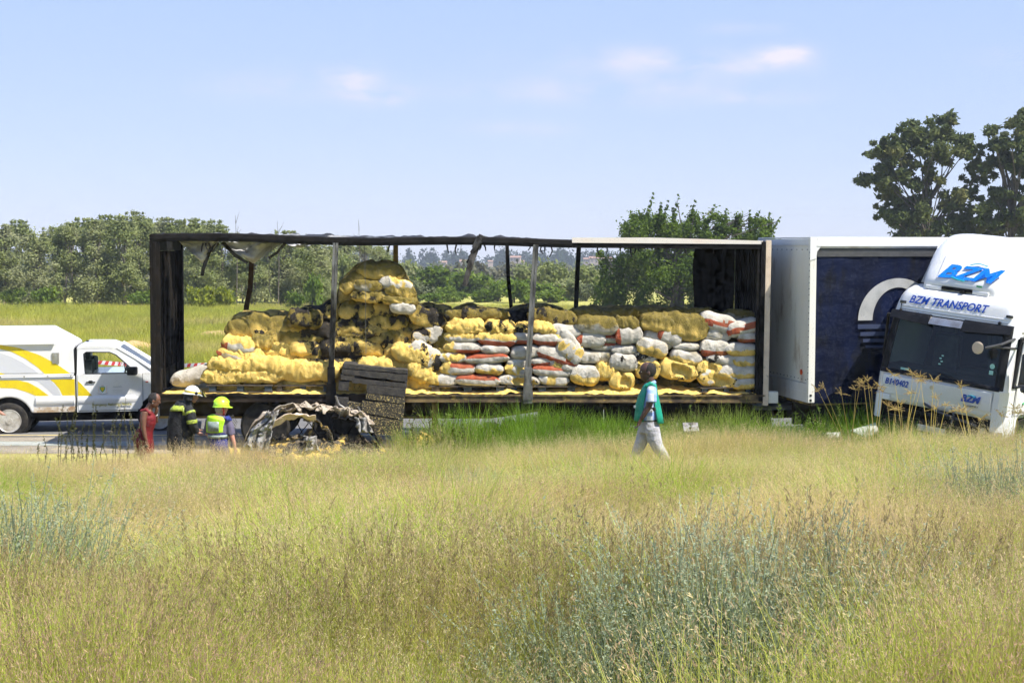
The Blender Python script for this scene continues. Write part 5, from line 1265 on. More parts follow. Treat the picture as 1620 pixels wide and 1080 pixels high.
pu('roof', M['white'], lambda m: m.loft([[(x, y, z + .02 - .06 * ((y - PW / 2) / (PW / 2)) ** 4 + 0) for x, z in ((1.39, 1.90), (1.5, 1.955), (2.05, 1.95), (2.26, 1.875))] + [(x, y, z - .06) for x, z in ((2.22, 1.86), (2.05, 1.93), (1.5, 1.93), (1.41, 1.90))] for y in np.linspace(.06, PW - .06, 13)]), smooth=50)
pu('back_panel', M['white'], lambda m: (m.box(1.385, 1.42, .08, .35, 1.33, 1.9), m.box(1.385, 1.42, PW - .35, PW - .08, 1.33, 1.9), m.box(1.385, 1.42, .35, PW - .35, 1.78, 1.9)))
pu('windscreen', M['glass'], lambda m: m.poly([(2.24, .12, 1.88), (2.24, PW - .12, 1.88), (2.965, PW - .05, 1.39), (2.965, .05, 1.39)], (0, 0, -1), .005))
pu('a_pillar', M['white'], lambda m: (m.tube([(2.20, .10, 1.885), (2.6, .07, 1.64), (2.97, .03, 1.385)], [.05, .05, .055], 8), m.tube([(2.20, PW - .10, 1.885), (2.97, PW - .03, 1.385)], .05, 8)), smooth=60)
pu('rear_window', M['glass'], lambda m: m.box(1.40, 1.405, .35, PW - .35, 1.35, 1.78))
pu('seat', M['interior'], lambda m: (m.box(1.5, 1.68, .2, .75, 1.0, 1.62, .06), m.box(1.52, 1.62, .36, .60, 1.62, 1.80, .04), m.box(1.5, 1.68, 1.0, 1.55, 1.0, 1.62, .06)))
pu('dashboard', M['interior'], lambda m: (m.box(2.45, 2.93, .08, PW - .08, 1.15, 1.37, .05), m.box(1.44, 2.9, .06, PW - .06, 1.22, 1.325)))
pu('steering_wheel', M['blackplastic'], lambda m: m.tube([(2.36 + .06 * math.sin(a), .52 + .19 * math.cos(a), 1.40 + .17 * math.sin(a)) for a in np.linspace(0, 2 * math.pi, 21)], .014, 6))
pu('window_seal', M['blackplastic'], lambda m: m.tube([(1.56, -.004, 1.345), (2.56, -.004, 1.345)], .014, 5))
pu('window_seal', M['blackplastic'], lambda m: m.tube([(1.56, 0, 1.345), (1.535, .045, 1.77), (1.58, .05, 1.80), (2.06, .05, 1.79), (2.19, .045, 1.73), (2.55, .0, 1.40)], .012, 5))
pu('quarter_post', M['blackplastic'], lambda m: m.tube([(2.38, .01, 1.35), (2.36, .03, 1.58)], .012, 5))
pu('door_handle', M['blackplastic'], lambda m: (m.box(1.57, 1.76, -.040, -.013, 1.155, 1.178, .008), m.ball((1.665, -.012, 1.17), .05, 8, (1, .25, .7))))
mi_ = pu('side_mirror', M['blackplastic'], lambda m: (m.box(2.42, 2.64, -.25, -.05, 1.315, 1.49, .04), m.box(2.5, 2.6, -.06, .02, 1.34, 1.39)))
pu('indicator', M['orange'], lambda m: m.box(2.79, 2.845, -.010, -.0, 1.14, 1.165, .004))
pu('headlight', M['glass'], lambda m: m.box(3.72, 3.97, -.006, .3, .86, 1.04, .04)); pu('headlight', M['glass'], lambda m: m.box(3.72, 3.97, PW - .3, PW + .006, .86, 1.04, .04))
pu('bumper', M['white'], lambda m: m.box(3.78, 4.12, -.02, PW + .02, .42, .74, .05))
pu('wiper_cowl', M['blackplastic'], lambda m: m.box(2.86, 3.06, .1, PW - .1, 1.345, 1.40, .02))
pu('wheel_arch_lining', M['black'], lambda m: (m.tube([(0, .06, .42), (0, PW - .06, .42)], .46, 20), m.tube([(3.07, .06, .42), (3.07, PW - .06, .42)], .46, 20)))
pu('underbody', M['black'], lambda m: (m.box(-.9, 3.9, .15, PW - .15, .40, .55), m.box(-.2, 3.2, .5, PW - .5, .30, .42)))
pu('rust_patch', mat('rust_and_mud', (.33, .17, .055), (.45, .36, .25), 6, (.4, .6), c3=(.66, .62, .55), s3=4, t3=(.5, .6), rough=.9), lambda m: m.box(.50, 1.34, -.003, .0, .545, .66), label='rusty muddy patch behind the rear wheel')
for i, (x, y) in enumerate(((0, .02), (3.06, .02), (0, PW - .02), (3.06, PW - .02))):
    w_ = empty('wheel', (x, y, .375)); w_.parent = PU; s = 1 if y < 1 else -1
    MB().loft([[(math.cos(a) * r_, yy * s, math.sin(a) * r_) for a in np.linspace(0, 2 * math.pi, 33)[:-1]] for yy, r_ in ((.02, .235), (-.0, .25), (-.01, .30), (.0, .355), (.03, .38), (.19, .38), (.22, .35), (.21, .24))]).build('tyre', M['tyre'], w_, smooth=40)
    m_ = MB(); m_.loft([[(math.cos(a) * r_, yy * s, math.sin(a) * r_) for a in np.linspace(0, 2 * math.pi, 33)[:-1]] for yy, r_ in ((.0, .245), (-.012, .238), (.005, .22), (.05, .20), (.06, .05))])
    for k in range(6):
        a = k * math.pi / 3 + .3; c, q = math.cos(a), math.sin(a)
        m_.poly([(c * .06 - q * .05, -.005 * s, q * .06 + c * .05), (c * .215 - q * .035, .0, q * .215 + c * .035), (c * .215 + q * .035, .0, q * .215 - c * .035), (c * .06 + q * .05, -.005 * s, q * .06 - c * .05)], (0, s, 0), .04)
    m_.tube([(0, .03 * s, 0), (0, -.02 * s, 0)], .065, 14); m_.build('rim', M['rim'], w_, smooth=30)
    MB().loft([[(math.cos(a) * r_, yy * s, math.sin(a) * r_) for a in np.linspace(0, 2 * math.pi, 25)[:-1]] for yy, r_ in ((.055, .20), (.056, .02))]).build('brake_disc', M['black'], w_)
# canopy: upright lower wall, gutter, sloping shoulders
def canopy(m):
    rr = []
    sec = lambda top, y_in, zg: [(.03, 1.35), (.05, zg), (y_in, top), (PW - y_in, top), (PW - .05, zg), (PW - .03, 1.35)]
    for x, top, yi, zg in ((-1.02, 2.30, .30, 2.02), (.78, 2.30, .30, 2.02), (.82, 2.285, .30, 2.02), (1.29, 2.0, .15, 1.95), (1.335, 1.95, .14, 1.90)):
        rr.append([(x, y, z) for y, z in sec(top, yi, zg)])
    m.loft(rr)
bev(pu('canopy', M['white'], canopy), .02, 2)
pu('canopy_gutter', M['white'], lambda m: m.loft([[(x, .025, 2.02), (x, -.02, 2.005), (x, -.02, 1.985), (x, .045, 1.985)] for x in (-1.02, .95)]))
pu('bed_rail', M['white'], lambda m: m.tube([(-1.02, -.03, 1.335), (1.33, -.03, 1.335)], .018, 8))
for k in range(5): pu('rail_bracket', M['alu'], lambda m: m.box(-.62 + .47 * k, -.60 + .47 * k, -.035, .0, 1.295, 1.335))
pu('canopy_latch', M['alu'], lambda m: (m.box(.89, 1.03, .012, .04, 1.57, 1.80, .008), m.box(.93, 1.0, .004, .014, 1.62, 1.75, .004)), label='grey latch plate on the canopy')
# swooshes: thin vinyl following the panels
def P2(px, py): return ((px - 15) / 75.1, (694 - py) / 75.1)
def band(name, top, bot, ya, yb, mt, lab=None):
    def fn(m):
        n = 24; xs = sorted(set([p[0] for p in top] + [p[0] for p in bot])); x0, x1 = max(top[0][0], bot[0][0]), min(top[-1][0], bot[-1][0]); v = []; f = []
        from_ = lambda L, s: (float(np.interp(s, np.linspace(0, 1, len(L)), [p[0] for p in L])), float(np.interp(s, np.linspace(0, 1, len(L)), [p[1] for p in L])))
        for i in range(n + 1):
            for L in (top, bot):
                a, b = from_(L, i / n); X, Z = P2(a, b); v.append((X, ya + (yb - ya) * max(0, min(1, (Z - 1.35) / .67)) - .0, Z))
        for i in range(n): f.append((2 * i, 2 * i + 1, 2 * i + 3, 2 * i + 2))
        m.add(v, f)
    o = pu(name, mt, fn, label=lab); o.modifiers.new('Solidify', 'SOLIDIFY').thickness = .003
cur = lambda *p: list(p)
band('swoosh', cur((-62, 545), (0, 545), (30, 550), (62, 562), (88, 577), (110, 593)), cur((-62, 552), (0, 551), (20, 556), (42, 568), (60, 582), (71, 593)), .025, .045, M['yellowvinyl'], 'broad yellow swoosh on the canopy')
band('swoosh', cur((-62, 558), (0, 557), (20, 564), (38, 574), (52, 584), (60, 590)), cur((-62, 590), (0, 590), (15, 590), (25, 590), (38, 590), (50, 590)), .025, .045, M['greyvinyl'], 'pale grey field below the yellow swoosh')
band('swoosh', cur((-62, 588), (0, 589), (8, 591)), cur((-62, 594), (0, 594), (14, 594)), .024, .044, M['yellowvinyl'], 'small yellow tip above the rail')
band('swoosh', cur((-62, 601), (0, 601), (28, 601), (45, 605), (60, 614), (80, 630)), cur((-62, 614), (0, 613), (24, 614), (42, 620), (55, 626), (70, 630)), -.003, -.003, M['yellowvinyl'], 'yellow swoosh over the rear wheel')
band('swoosh', cur((52, 601), (60, 604), (74, 616), (86, 630)), cur((74, 601), (80, 604), (90, 616), (96, 630)), -.003, -.003, M['greyvinyl'], 'pale grey stripe between the swooshes')
band('swoosh', cur((78, 601), (84, 606), (92, 616), (98, 630)), cur((115.8, 601), (115.8, 606), (115.8, 616), (115.8, 630)), -.003, -.003, M['yellowvinyl'], 'yellow panel behind the cab')
band('swoosh', cur((120.5, 604), (128, 612), (136, 621), (143.5, 630)), cur((120.5, 631), (128, 631), (136, 631), (143, 631)), -.016, -.016, M['yellowvinyl'], 'yellow wedge on the door')
# crest on the door and small lettering
def crest(m):
    x0, z0 = P2(158, 619)
    m.poly([(x0 - .055, -.0165, z0 + .06), (x0 + .055, -.0165, z0 + .06), (x0 + .052, -.0165, z0 + .0), (x0 + .0, -.0165, z0 - .06), (x0 - .052, -.0165, z0)], (0, 1, 0), .003)
x0, z0 = P2(158, 618)
pu('crest_shield', M['greentext'], lambda m: m.poly([(x0 - .052, -.015, z0 + .05), (x0 + .052, -.015, z0 + .05), (x0 + .05, -.015, z0 - .01), (x0, -.015, z0 - .068), (x0 - .05, -.015, z0 - .01)], (0, 1, 0), .003))
pu('crest_shield', M['yellowvinyl'], lambda m: m.poly([(x0 - .040, -.018, z0 + .04), (x0 + .040, -.018, z0 + .04), (x0 + .036, -.018, z0 - .0), (x0, -.018, z0 - .045), (x0 - .036, -.018, z0 - .0)], (0, 1, 0), .003), label='yellow field of the crest')
pu('crest_supporter', M['scorched_fade'], lambda m: [m.tube([(x0 + s * .075, -.015, z0 - .07), (x0 + s * .085, -.015, z0 - .02), (x0 + s * .07, -.015, z0 + .04), (x0 + s * .09, -.015, z0 + .07)], .010, 5) for s in (-1, 1)])
pu('crest_crown', M['scorched'], lambda m: m.tube([(x0 - .02, -.015, z0 + .075), (x0 + .02, -.015, z0 + .075)], .012, 5))
pu('crest_ribbon', M['alu'], lambda m: m.tube([(x0 - .11, -.015, z0 - .085), (x0, -.015, z0 - .112), (x0 + .11, -.015, z0 - .085)], .007, 5))
a_, b_ = P2(181, 616); text_mesh('health', .07, M['palegrey_text'], PU, face_front(a_, -.014, b_ + .02), shear=0, xs=1.1, extrude=.001)
pu('lettering', M['palegrey_text'], lambda m: (m.box(a_ - .11, a_ + .12, -.0145, -.0125, b_ - .052, b_ - .047), m.box(a_ - .11, a_ + .10, -.0145, -.0125, b_ - .085, b_ - .080)), label='two thin grey lines of small print')
a_, b_ = P2(172, 643); text_mesh('Emergency Pathology Service', .072, M['olivetext'], PU, face_front(a_, -.034, b_ + .005), shear=.1, bold=.002, xs=.95, extrude=.002)
# fine dirt splash behind the wheels, radio aerial
pu('aerial', M['blackplastic'], lambda m: m.box(1.50, 1.56, .8, .84, 1.965, 2.0, .01))
# ---- red and white tape strung behind the pickup
TP = empty('barrier_tape', pix(133, 572, 34.0), (0, 0, 0), 'red and white barrier tape strung behind the pickup and the trailer rear', 'tape')
bpy.context.view_layer.update()
def tape():
    a = pix(80, 565, 34.0); b = pix(352, 576, 34.0); c0 = TP.location; n = 54
    for k in range(n):
        pts = []
        for s in (k / n, (k + 1) / n):
            p = a.lerp(b, s) - c0; sag = -.10 * math.sin(math.pi * s); w = .048
            tw = .2 * math.sin(s * 22)
            pts.append((Vector((p.x, p.y + tw * w, p.z + sag + w)), Vector((p.x, p.y - tw * w, p.z + sag - w))))
        mb = MB().add([pts[0][0], pts[1][0] + Vector((.03, 0, 0)), pts[1][1], pts[0][1] - Vector((.03 if k else 0, 0, 0))], [(0, 1, 2, 3)])
        mb.build('tape_stripe', M['tapered'] if k % 2 else M['tapewhite'], TP)
    for p in (a, b):
        g = gz(p.x, p.y); q = p - c0
        MB().tube([(q.x, q.y, g - c0.z - .05), (q.x, q.y, q.z + .1)], .018, 6).build('stake', M['brown_post'], TP)
tape()
# ---------------------------------------------------------------- people
def skin(name, c): return mat(name, c, tuple(v * .8 for v in c), 18, (.4, .7), rough=.5, bump=.1, bs=120)
M['skin_dark'] = skin('dark_brown_skin', (.085, .042, .028)); M['skin_brown'] = skin('brown_skin', (.17, .075, .045)); M['skin_pale'] = skin('sunburnt_skin', (.56, .27, .19)); M['skin_mid'] = skin('tan_skin', (.34, .17, .11))
M['hair_black'] = mat('short_black_hair', (.012, .010, .009), (.03, .025, .02), 60, rough=.9, bump=.6, bs=150)
M['hair_grey'] = mat('greying_hair', (.30, .25, .20), (.42, .37, .31), 60, rough=.9, bump=.6, bs=150)
M['dress'] = mat('dark_red_dress', (.17, .004, .008), (.12, .003, .006), 7, rough=.75, bump=.5, bs=14, bd=.03)
M['coat'] = mat('black_fire_coat', (.008, .009, .010), (.022, .023, .025), 6, (.4, .65), c3=(.08, .08, .075), s3=5, t3=(.6, .72), rough=.8, bump=.8, bs=12, bd=.04)
M['hivis'] = mat('fluorescent_yellow', (.42, .70, .02), (.34, .58, .02), 8, rough=.6, bump=.4, bs=16, bd=.03)
M['reflective'] = mat('silver_reflective_patch', (.30, .36, .32), (.16, .20, .16), 22, rough=.45, bump=.4, bs=20)
M['yellowpatch'] = mat('lime_patch', (.40, .48, .05), (.16, .20, .05), 24, rough=.6, bump=.3, bs=60)
M['limehat'] = mat('lime_helmet', (.50, .88, .04), rough=.35, coat=.3)
M['whitehat'] = mat('white_helmet', (.78, .77, .70), (.62, .60, .50), 8, (.5, .7), rough=.35)
M['purple'] = mat('purple_grey_shirt', (.12, .105, .16), (.09, .08, .12), 8, rough=.8, bump=.4, bs=16, bd=.02)
M['bluecloth'] = mat('blue_overalls', (.018, .035, .24), (.008, .014, .07), 5, (.45, .6), rough=.8, bump=.4, bs=14, bd=.03)
M['navycloth'] = mat('navy_cloth', (.016, .022, .05), (.03, .035, .06), 6, rough=.85, bump=.4, bs=14, bd=.03)
M['trousers'] = mat('light_grey_trousers', (.50, .49, .50), (.38, .37, .39), 5, (.4, .65), rough=.8, bump=.9, bs=9, bd=.05)
M['greenvest'] = mat('teal_green_vest', (.005, .29, .19), (.005, .24, .155), 6, rough=.55, bump=.6, bs=9, bd=.04)
M['shoe'] = mat('black_shoe', (.02, .018, .016), rough=.5)
M['khaki'] = mat('khaki_trousers', (.26, .21, .14), (.20, .16, .11), 5, rough=.85, bump=.6, bs=10, bd=.03)
M['eye'] = mat('eye_white', (.7, .68, .64), rough=.3)
def plaid():
    m, nt, b = new_mat('blue_white_striped_shirt'); tcn = nt.nodes.new('ShaderNodeTexCoord')
    w1 = nt.nodes.new('ShaderNodeTexWave'); w1.bands_direction = 'X'; w1.inputs['Scale'].default_value = 2.2; w1.inputs['Distortion'].default_value = .6
    w2 = nt.nodes.new('ShaderNodeTexWave'); w2.bands_direction = 'Z'; w2.inputs['Scale'].default_value = 1.9; w2.inputs['Distortion'].default_value = .6
    nt.links.new(tcn.outputs['Object'], w1.inputs[0]); nt.links.new(tcn.outputs['Object'], w2.inputs[0])
    col = mixn(nt, ramp(nt, w1.outputs['Fac'], .62, .74), (.70, .73, .80), (.26, .38, .70)); col = mixn(nt, ramp(nt, w2.outputs['Fac'], .72, .82), col, (.30, .42, .72))
    nt.links.new(col, b.inputs['Base Color']); b.inputs['Roughness'].default_value = .8; bumpn(nt, b, noisen(nt, 12, 4, .6), .5, .03); return m
M['plaid'] = plaid()
def remesh(mb, name, mt, parent, vox=.012, sm=4, **kw):
    o = mb.build(name, mt, None)
    r_ = o.modifiers.new('r', 'REMESH'); r_.mode = 'VOXEL'; r_.voxel_size = vox
    s_ = o.modifiers.new('s', 'SMOOTH'); s_.factor = .5; s_.iterations = sm
    dg = bpy.context.evaluated_depsgraph_get(); me = bpy.data.meshes.new_from_object(o.evaluated_get(dg))
    old = o.data; o.modifiers.clear(); o.data = me; me.name = name; bpy.data.meshes.remove(old)
    me.polygons.foreach_set('use_smooth', [True] * len(me.polygons))
    if not me.materials: me.materials.append(mt)
    o.parent = parent; return tag(o, **kw)
class Fig:
    def __init__(s, px, Y, label):
        s.Y = Y; b = pix(px, 700, Y); s.c = Vector((b.x, Y, gz(b.x, Y)))
        s.e = empty('person', s.c, (0, 0, 0), label, 'person'); s.skin = MB()
    def J(s, px, py, dy=0): return pix(px, py, s.Y + dy) - s.c
    def L(s, mb, pts, n=16):
        """pts: (px,py,dy, depth radius, sideways radius)"""
        mb.limb([(*s.J(p[0], p[1], p[2]), p[3], p[4]) for p in pts], n)
    def head(s, px, py, dy, face, pitch=0, k=1.0, yaw=0):
        """face +1 looks right, -1 left; yaw turns the head away from the camera"""
        c = s.J(px, py, dy); mb = MB()
        mb.ball((0, 0, .025), .098, 12, (1.0, .80, 1.05)); mb.ball((.018, 0, -.045), .076, 12, (.98, .80, 1.05)); mb.ball((.052, 0, -.085), .036, 8, (1.0, 1.0, .8))
        mb.limb([(.088, 0, .022, .012, .010), (.108, 0, -.008, .018, .014), (.094, 0, -.026, .018, .010)], 8)
        mb.ball((.088, 0, -.050), .018, 6, (.7, 1.2, .5)); mb.ball((.085, 0, -.064), .017, 6, (.7, 1.1, .5))
        mb.ball((.078, 0, .042), .028, 6, (.6, 1.9, .45))
        for sgn in (-1, 1): mb.ball((-.008, sgn * .080, -.015), .030, 8, (.7, .35, 1.1))
        R4 = Matrix.Translation(c) @ Matrix.Rotation((0 if face > 0 else math.pi) + yaw, 4, 'Z') @ Matrix.Rotation(pitch, 4, 'Y') @ Matrix.Scale(k, 4)
        mb.xform(R4); s.skin.add(mb.v, mb.f); s.HM = R4
        for sgn in (-1, 1):
            q = MB().ball((.080, sgn * .032, .010), .011, 6, (.6, 1, .8)); q.xform(R4); q.build('eye', M['eye'], s.e, smooth=180)
    def hand(s, px, py, dy, dx, dz, ddy=0, spread=.012, curl=.3, k=1.0):
        """hand at the wrist pixel; (dx,ddy,dz) = direction of the fingers"""
        w = s.J(px, py, dy); d = Vector((dx, ddy, dz)).normalized(); a = Vector((0, 1, 0)); a = (a - d * a.dot(d)).normalized(); b = d.cross(a)
        m = s.skin
        m.tube([w - d * .02, w + d * .035 * k, w + d * .085 * k], [.026, .036, .034], 10, sq=.55)
        for i in range(4):
            o_ = a * (-.027 + .018 * i) * k; ln = (.068, .078, .074, .058)[i] * k
            p0 = w + d * .075 * k + o_; p1 = p0 + d * ln * .5 + b * curl * .012; p2 = p1 + (d * .6 + b * curl).normalized() * ln * .5
            m.tube([p0, p1, p2], [.0105, .0095, .008], 7)
        p0 = w + d * .02 + a * .03; m.tube([p0, p0 + (d * .6 + a * .6).normalized() * .035, p0 + (d * .9 + a * .3).normalized() * .068], [.013, .011, .009], 7)
    def done(s, mt, vox=.0085, sm=3): remesh(s.skin, 'body', mt, s.e, vox, sm)
    def garment(s, name, mt, limbs, vox=.013, sm=4, balls=(), **kw):
        mb = MB()
        for l_ in limbs: s.L(mb, l_)
        return remesh(mb, name, mt, s.e, vox, sm, **kw)
    def shell(s, name, mt, rows, a0, a1, th=.008, wob=.012, n=20, seed=0, **kw):
        """open wrap: rows of (px,py,dy, depth radius, side radius) swept from angle a0 to a1 (0 = +x side, -90 = towards the camera)"""
        v = []; f = []
        for j, r_ in enumerate(rows):
            c = s.J(*r_[:3])
            for i in range(n + 1):
                a = R(a0 + (a1 - a0) * i / n); w = 1 + wob * 6 * fb(math.cos(a) * 2, math.sin(a) * 2, j * .5, 1, 2, seed)
                v.append(c + Vector((math.cos(a) * r_[4] * w, math.sin(a) * r_[3] * w, 0)))
        for j in range(len(rows) - 1):
            for i in range(n): f.append((j * (n + 1) + i, j * (n + 1) + i + 1, (j + 1) * (n + 1) + i + 1, (j + 1) * (n + 1) + i))
        o = MB().add(v, f).build(name, mt, s.e, smooth=180, fix=False, **kw)
        so_ = o.modifiers.new('Solidify', 'SOLIDIFY'); so_.thickness = th; so_.offset = 1
        return o
    def local(s, name, mt, fn, M4, smooth=50, **kw):
        mb = MB(); fn(mb); mb.xform(M4); return mb.build(name, mt, s.e, smooth=smooth, **kw)
def helmet(m, brim=.03, front=.045, h=.135, r=.118):
    rr = []
    for j in range(9):
        a = R(90 * j / 8.6); rr.append([(r * 1.12 * math.cos(a) * math.cos(t), r * math.cos(a) * math.sin(t), h * math.sin(a)) for t in np.linspace(0, 2 * math.pi, 29)[:-1]])
    m.loft([[(p[0] * .97, p[1] * .97, -.006) for p in rr[0]]] + rr)
    o1 = [(math.cos(t) * (r * 1.12 + brim + (front if math.cos(t) > 0 else 0) * max(0, math.cos(t)) ** 2), math.sin(t) * (r + brim * .6), -.004 - .018 * abs(math.cos(t))) for t in np.linspace(0, 2 * math.pi, 29)[:-1]]
    m.loft([rr[0], o1, [(p[0], p[1], p[2] - .008) for p in o1], [(p[0] * .95, p[1] * .95, -.012) for p in rr[0]]], cap=False)

# --- man in the green vest, walking left
P = Fig(1026, 20.0, 'man in a teal green vest and light grey trousers walking left through the grass')
P.head(1024.5, 588, 0, -1, R(4), 1.12)
P.L(P.skin, [(1026, 594, 0, .062, .062), (1029, 606, 0, .064, .068), (1030, 616, 0, .09, .08)])
P.L(P.skin, [(1029, 612, 0, .17, .09), (1027, 632, 0, .165, .125), (1026, 652, 0, .165, .14), (1027, 668, 0, .165, .13)])
P.L(P.skin, [(1031, 616, -.20, .055, .058), (1029, 630, -.225, .05, .052), (1026, 643, -.23, .046, .045), (1020, 653, -.23, .038, .040), (1014, 663, -.22, .027, .029)])
P.hand(1014, 663, -.22, -.45, -1, -.05, curl=-.5, k=1.1)
P.L(P.skin, [(1030, 616, .20, .055, .058), (1032, 632, .225, .05, .05), (1026, 646, .23, .04, .04), (1016, 655, .22, .028, .028)]); P.hand(1016, 655, .22, -1, -.4)
P.L(P.skin, [(1024, 675, .08, .08, .085), (1014, 700, .08, .06, .06), (1006, 724, .08, .05, .05), (998, 752, .08, .04, .04)]); P.L(P.skin, [(1030, 675, -.08, .08, .085), (1037, 700, -.08, .06, .06), (1046, 718, -.08, .05, .05), (1056, 738, -.08, .04, .04)])
P.done(M['skin_dark'])
P.garment('shirt', M['plaid'], [[(1030, 606, 0, .085, .075), (1029.5, 612, 0, .16, .09), (1028, 622, 0, .195, .115), (1026, 640, 0, .185, .145), (1026, 656, 0, .185, .150), (1027, 664, 0, .175, .140)], [(1031, 613, -.17, .065, .070), (1031, 624, -.225, .072, .075), (1030, 636, -.235, .075, .080)], [(1030, 613, .17, .065, .07), (1032, 635, .23, .072, .078)]])
P.garment('collar', M['plaid'], [[(1028.5, 603, 0, .07, .072), (1030, 608, 0, .085, .085)]], sm=1)
P.garment('trousers', M['trousers'], [[(1027, 662, 0, .17, .135), (1027, 672, 0, .18, .145), (1027, 684, 0, .18, .15)], [(1022, 676, .09, .10, .11), (1014, 700, .09, .085, .09), (1006, 720, .09, .07, .075), (999, 746, .09, .06, .065)], [(1030, 676, -.085, .105, .125), (1035, 694, -.09, .09, .105), (1041, 708, -.09, .075, .085), (1051, 722, -.09, .065, .07), (1060, 736, -.09, .06, .062)]], vox=.011, sm=2)
P.garment('belt', M['shoe'], [[(1027, 662, 0, .178, .142), (1027, 665, 0, .18, .144)]], sm=1)
P.garment('shoe', M['shoe'], [[(996, 756, .09, .045, .05), (986, 761, .09, .045, .035)]], sm=2); P.garment('shoe', M['shoe'], [[(1062, 740, -.09, .045, .05), (1057, 752, -.09, .045, .04)]], sm=2)
rows = [(1029, 607, 0, .12, .085), (1028, 612, 0, .18, .105), (1026, 624, 0, .20, .14), (1025, 640, 0, .20, .175), (1026, 655, 0, .20, .20), (1027, 665, 0, .20, .215)]
P.shell('vest', M['greenvest'], rows, 118, 242, label='front of the green vest', seed=3)
P.shell('vest', M['greenvest'], [(r_[0], r_[1] + (3 if i > 4 else 0), 0, r_[3], r_[4]) for i, r_ in enumerate(rows)], -62, 62, label='back of the green vest', seed=6)
P.garment('vest_strap', M['greenvest'], [[(1021, 611, -.13, .055, .03), (1029, 605.5, -.14, .055, .025), (1037, 611, -.13, .055, .03)]], sm=2)
P.garment('vest_strap', M['greenvest'], [[(1021, 611, .13, .055, .03), (1029, 605.5, .14, .055, .025), (1037, 611, .13, .055, .03)]], sm=2)
P.garment('side_tie', M['shoe'], [[(1022, 645, -.2, .012, .012), (1034, 646, -.21, .012, .012)], [(1035, 644, -.21, .02, .022), (1035, 650, -.21, .02, .02)]], vox=.006, sm=1)
c_ = P.J(1010, 643, -.09); text_mesh('01', .055, M['palegrey_text'], P.e, Matrix.Translation(c_ + Vector((-.055, -.035, 0))) @ Matrix.Rotation(R(-62), 4, 'Z') @ Matrix.Rotation(R(90), 4, 'X'), shear=0, bold=.002, name='print')
P.local('hair', M['hair_black'], lambda m: m.ball((-.018, 0, .022), .101, 12, (.98, .83, 1.0)), P.HM, label='very short black hair')

# --- woman in the red dress
P = Fig(231, 23.4, 'woman in a sleeveless dark red dress with cropped hair holding a hand to her mouth')
P.head(244, 633, 0, 1, R(20), .98, R(10))
P.L(P.skin, [(240, 638, 0, .05, .055), (236, 645, 0, .055, .06), (233, 652, 0, .10, .09)])
P.L(P.skin, [(232, 649, 0, .15, .09), (233, 664, 0, .14, .12), (230, 680, 0, .13, .12), (226, 694, 0, .17, .15)])
P.L(P.skin, [(229, 651, -.16, .050, .055), (227, 664, -.19, .046, .05), (227, 677, -.20, .040, .040), (229, 688, -.20, .034, .034), (232, 698, -.20, .024, .025)]); P.hand(232, 698, -.20, .05, -1, curl=.6)
P.L(P.skin, [(234, 651, .16, .050, .055), (240, 664, .20, .044, .046), (247, 666, .17, .038, .038), (247, 657, .10, .028, .028), (246.5, 652, .05, .024, .024)]); P.hand(246.5, 653, .04, .35, 1, -.1, curl=.5)
P.L(P.skin, [(226, 700, -.08, .09, .10), (228, 730, -.08, .065, .065), (226, 770, -.08, .045, .045)]); P.L(P.skin, [(228, 700, .08, .09, .10), (234, 730, .08, .065, .065), (233, 770, .08, .045, .045)])
P.done(M['skin_brown'])
P.local('hair', M['hair_black'], lambda m: m.ball((-.020, 0, .026), .102, 12, (.96, .84, 1.0)), P.HM, label='closely cropped dark hair')
P.local('earring', M['alu'], lambda m: m.ball((-.004, -.092, -.045), .009, 6), P.HM)
P.garment('dress', M['dress'], [[(231, 652, 0, .155, .10), (234, 661, 0, .165, .135), (234, 668, 0, .155, .135), (231, 678, 0, .145, .125), (228, 686, 0, .17, .15), (226, 694, 0, .19, .168), (228, 703, 0, .18, .165), (230, 718, 0, .16, .145)], [(223, 650, -.10, .04, .03), (231, 647.5, -.12, .035, .028), (238, 655, -.10, .045, .03)], [(223, 650, .10, .04, .03), (231, 647.5, .12, .035, .028), (239, 655, .10, .045, .03)], [(238, 661, -.06, .075, .06), (240, 665, -.06, .07, .055)], [(238, 661, .07, .075, .06), (240, 665, .07, .07, .055)]], vox=.011, sm=3)
P.garment('watch', M['alu'], [[(246.7, 655.5, .07, .031, .031), (246.8, 657, .09, .031, .031)]], vox=.006, sm=1)
P.garment('mobile_phone', M['blackplastic'], [[(231, 703, -.225, .012, .03), (232, 707, -.225, .012, .03)]], vox=.006, sm=1)
P.garment('shoe', M['shoe'], [[(225, 774, -.08, .04, .045), (235, 778, -.08, .035, .03)]], sm=1); P.garment('shoe', M['shoe'], [[(232, 774, .08, .04, .045), (242, 778, .08, .035, .03)]], sm=1)

# --- firefighter
P = Fig(290, 23.8, 'firefighter in a black coat with lime patches and a white visor helmet, seen from behind')
P.head(304, 626, 0, 1, R(16), 1.0, R(22))
P.L(P.skin, [(301, 632, 0, .06, .06), (296, 641, 0, .07, .07)]); P.L(P.skin, [(292, 645, 0, .17, .15), (288, 670, 0, .15, .16), (288, 700, 0, .15, .16)])
P.L(P.skin, [(300, 648, -.12, .05, .05), (303, 668, -.16, .045, .045), (313, 684, -.12, .035, .035)]); P.hand(313, 684, -.12, 1, -.5)
P.L(P.skin, [(275, 648, .15, .05, .05), (290, 670, .25, .045, .045), (308, 678, .28, .035, .035)]); P.hand(308, 678, .28, 1, -.3)
P.L(P.skin, [(282, 700, -.05, .08, .08), (281, 735, -.05, .06, .06), (281, 772, -.05, .05, .05)]); P.L(P.skin, [(296, 700, .05, .08, .08), (298, 735, .05, .06, .06), (299, 772, .05, .05, .05)])
P.done(M['skin_mid'], vox=.011)
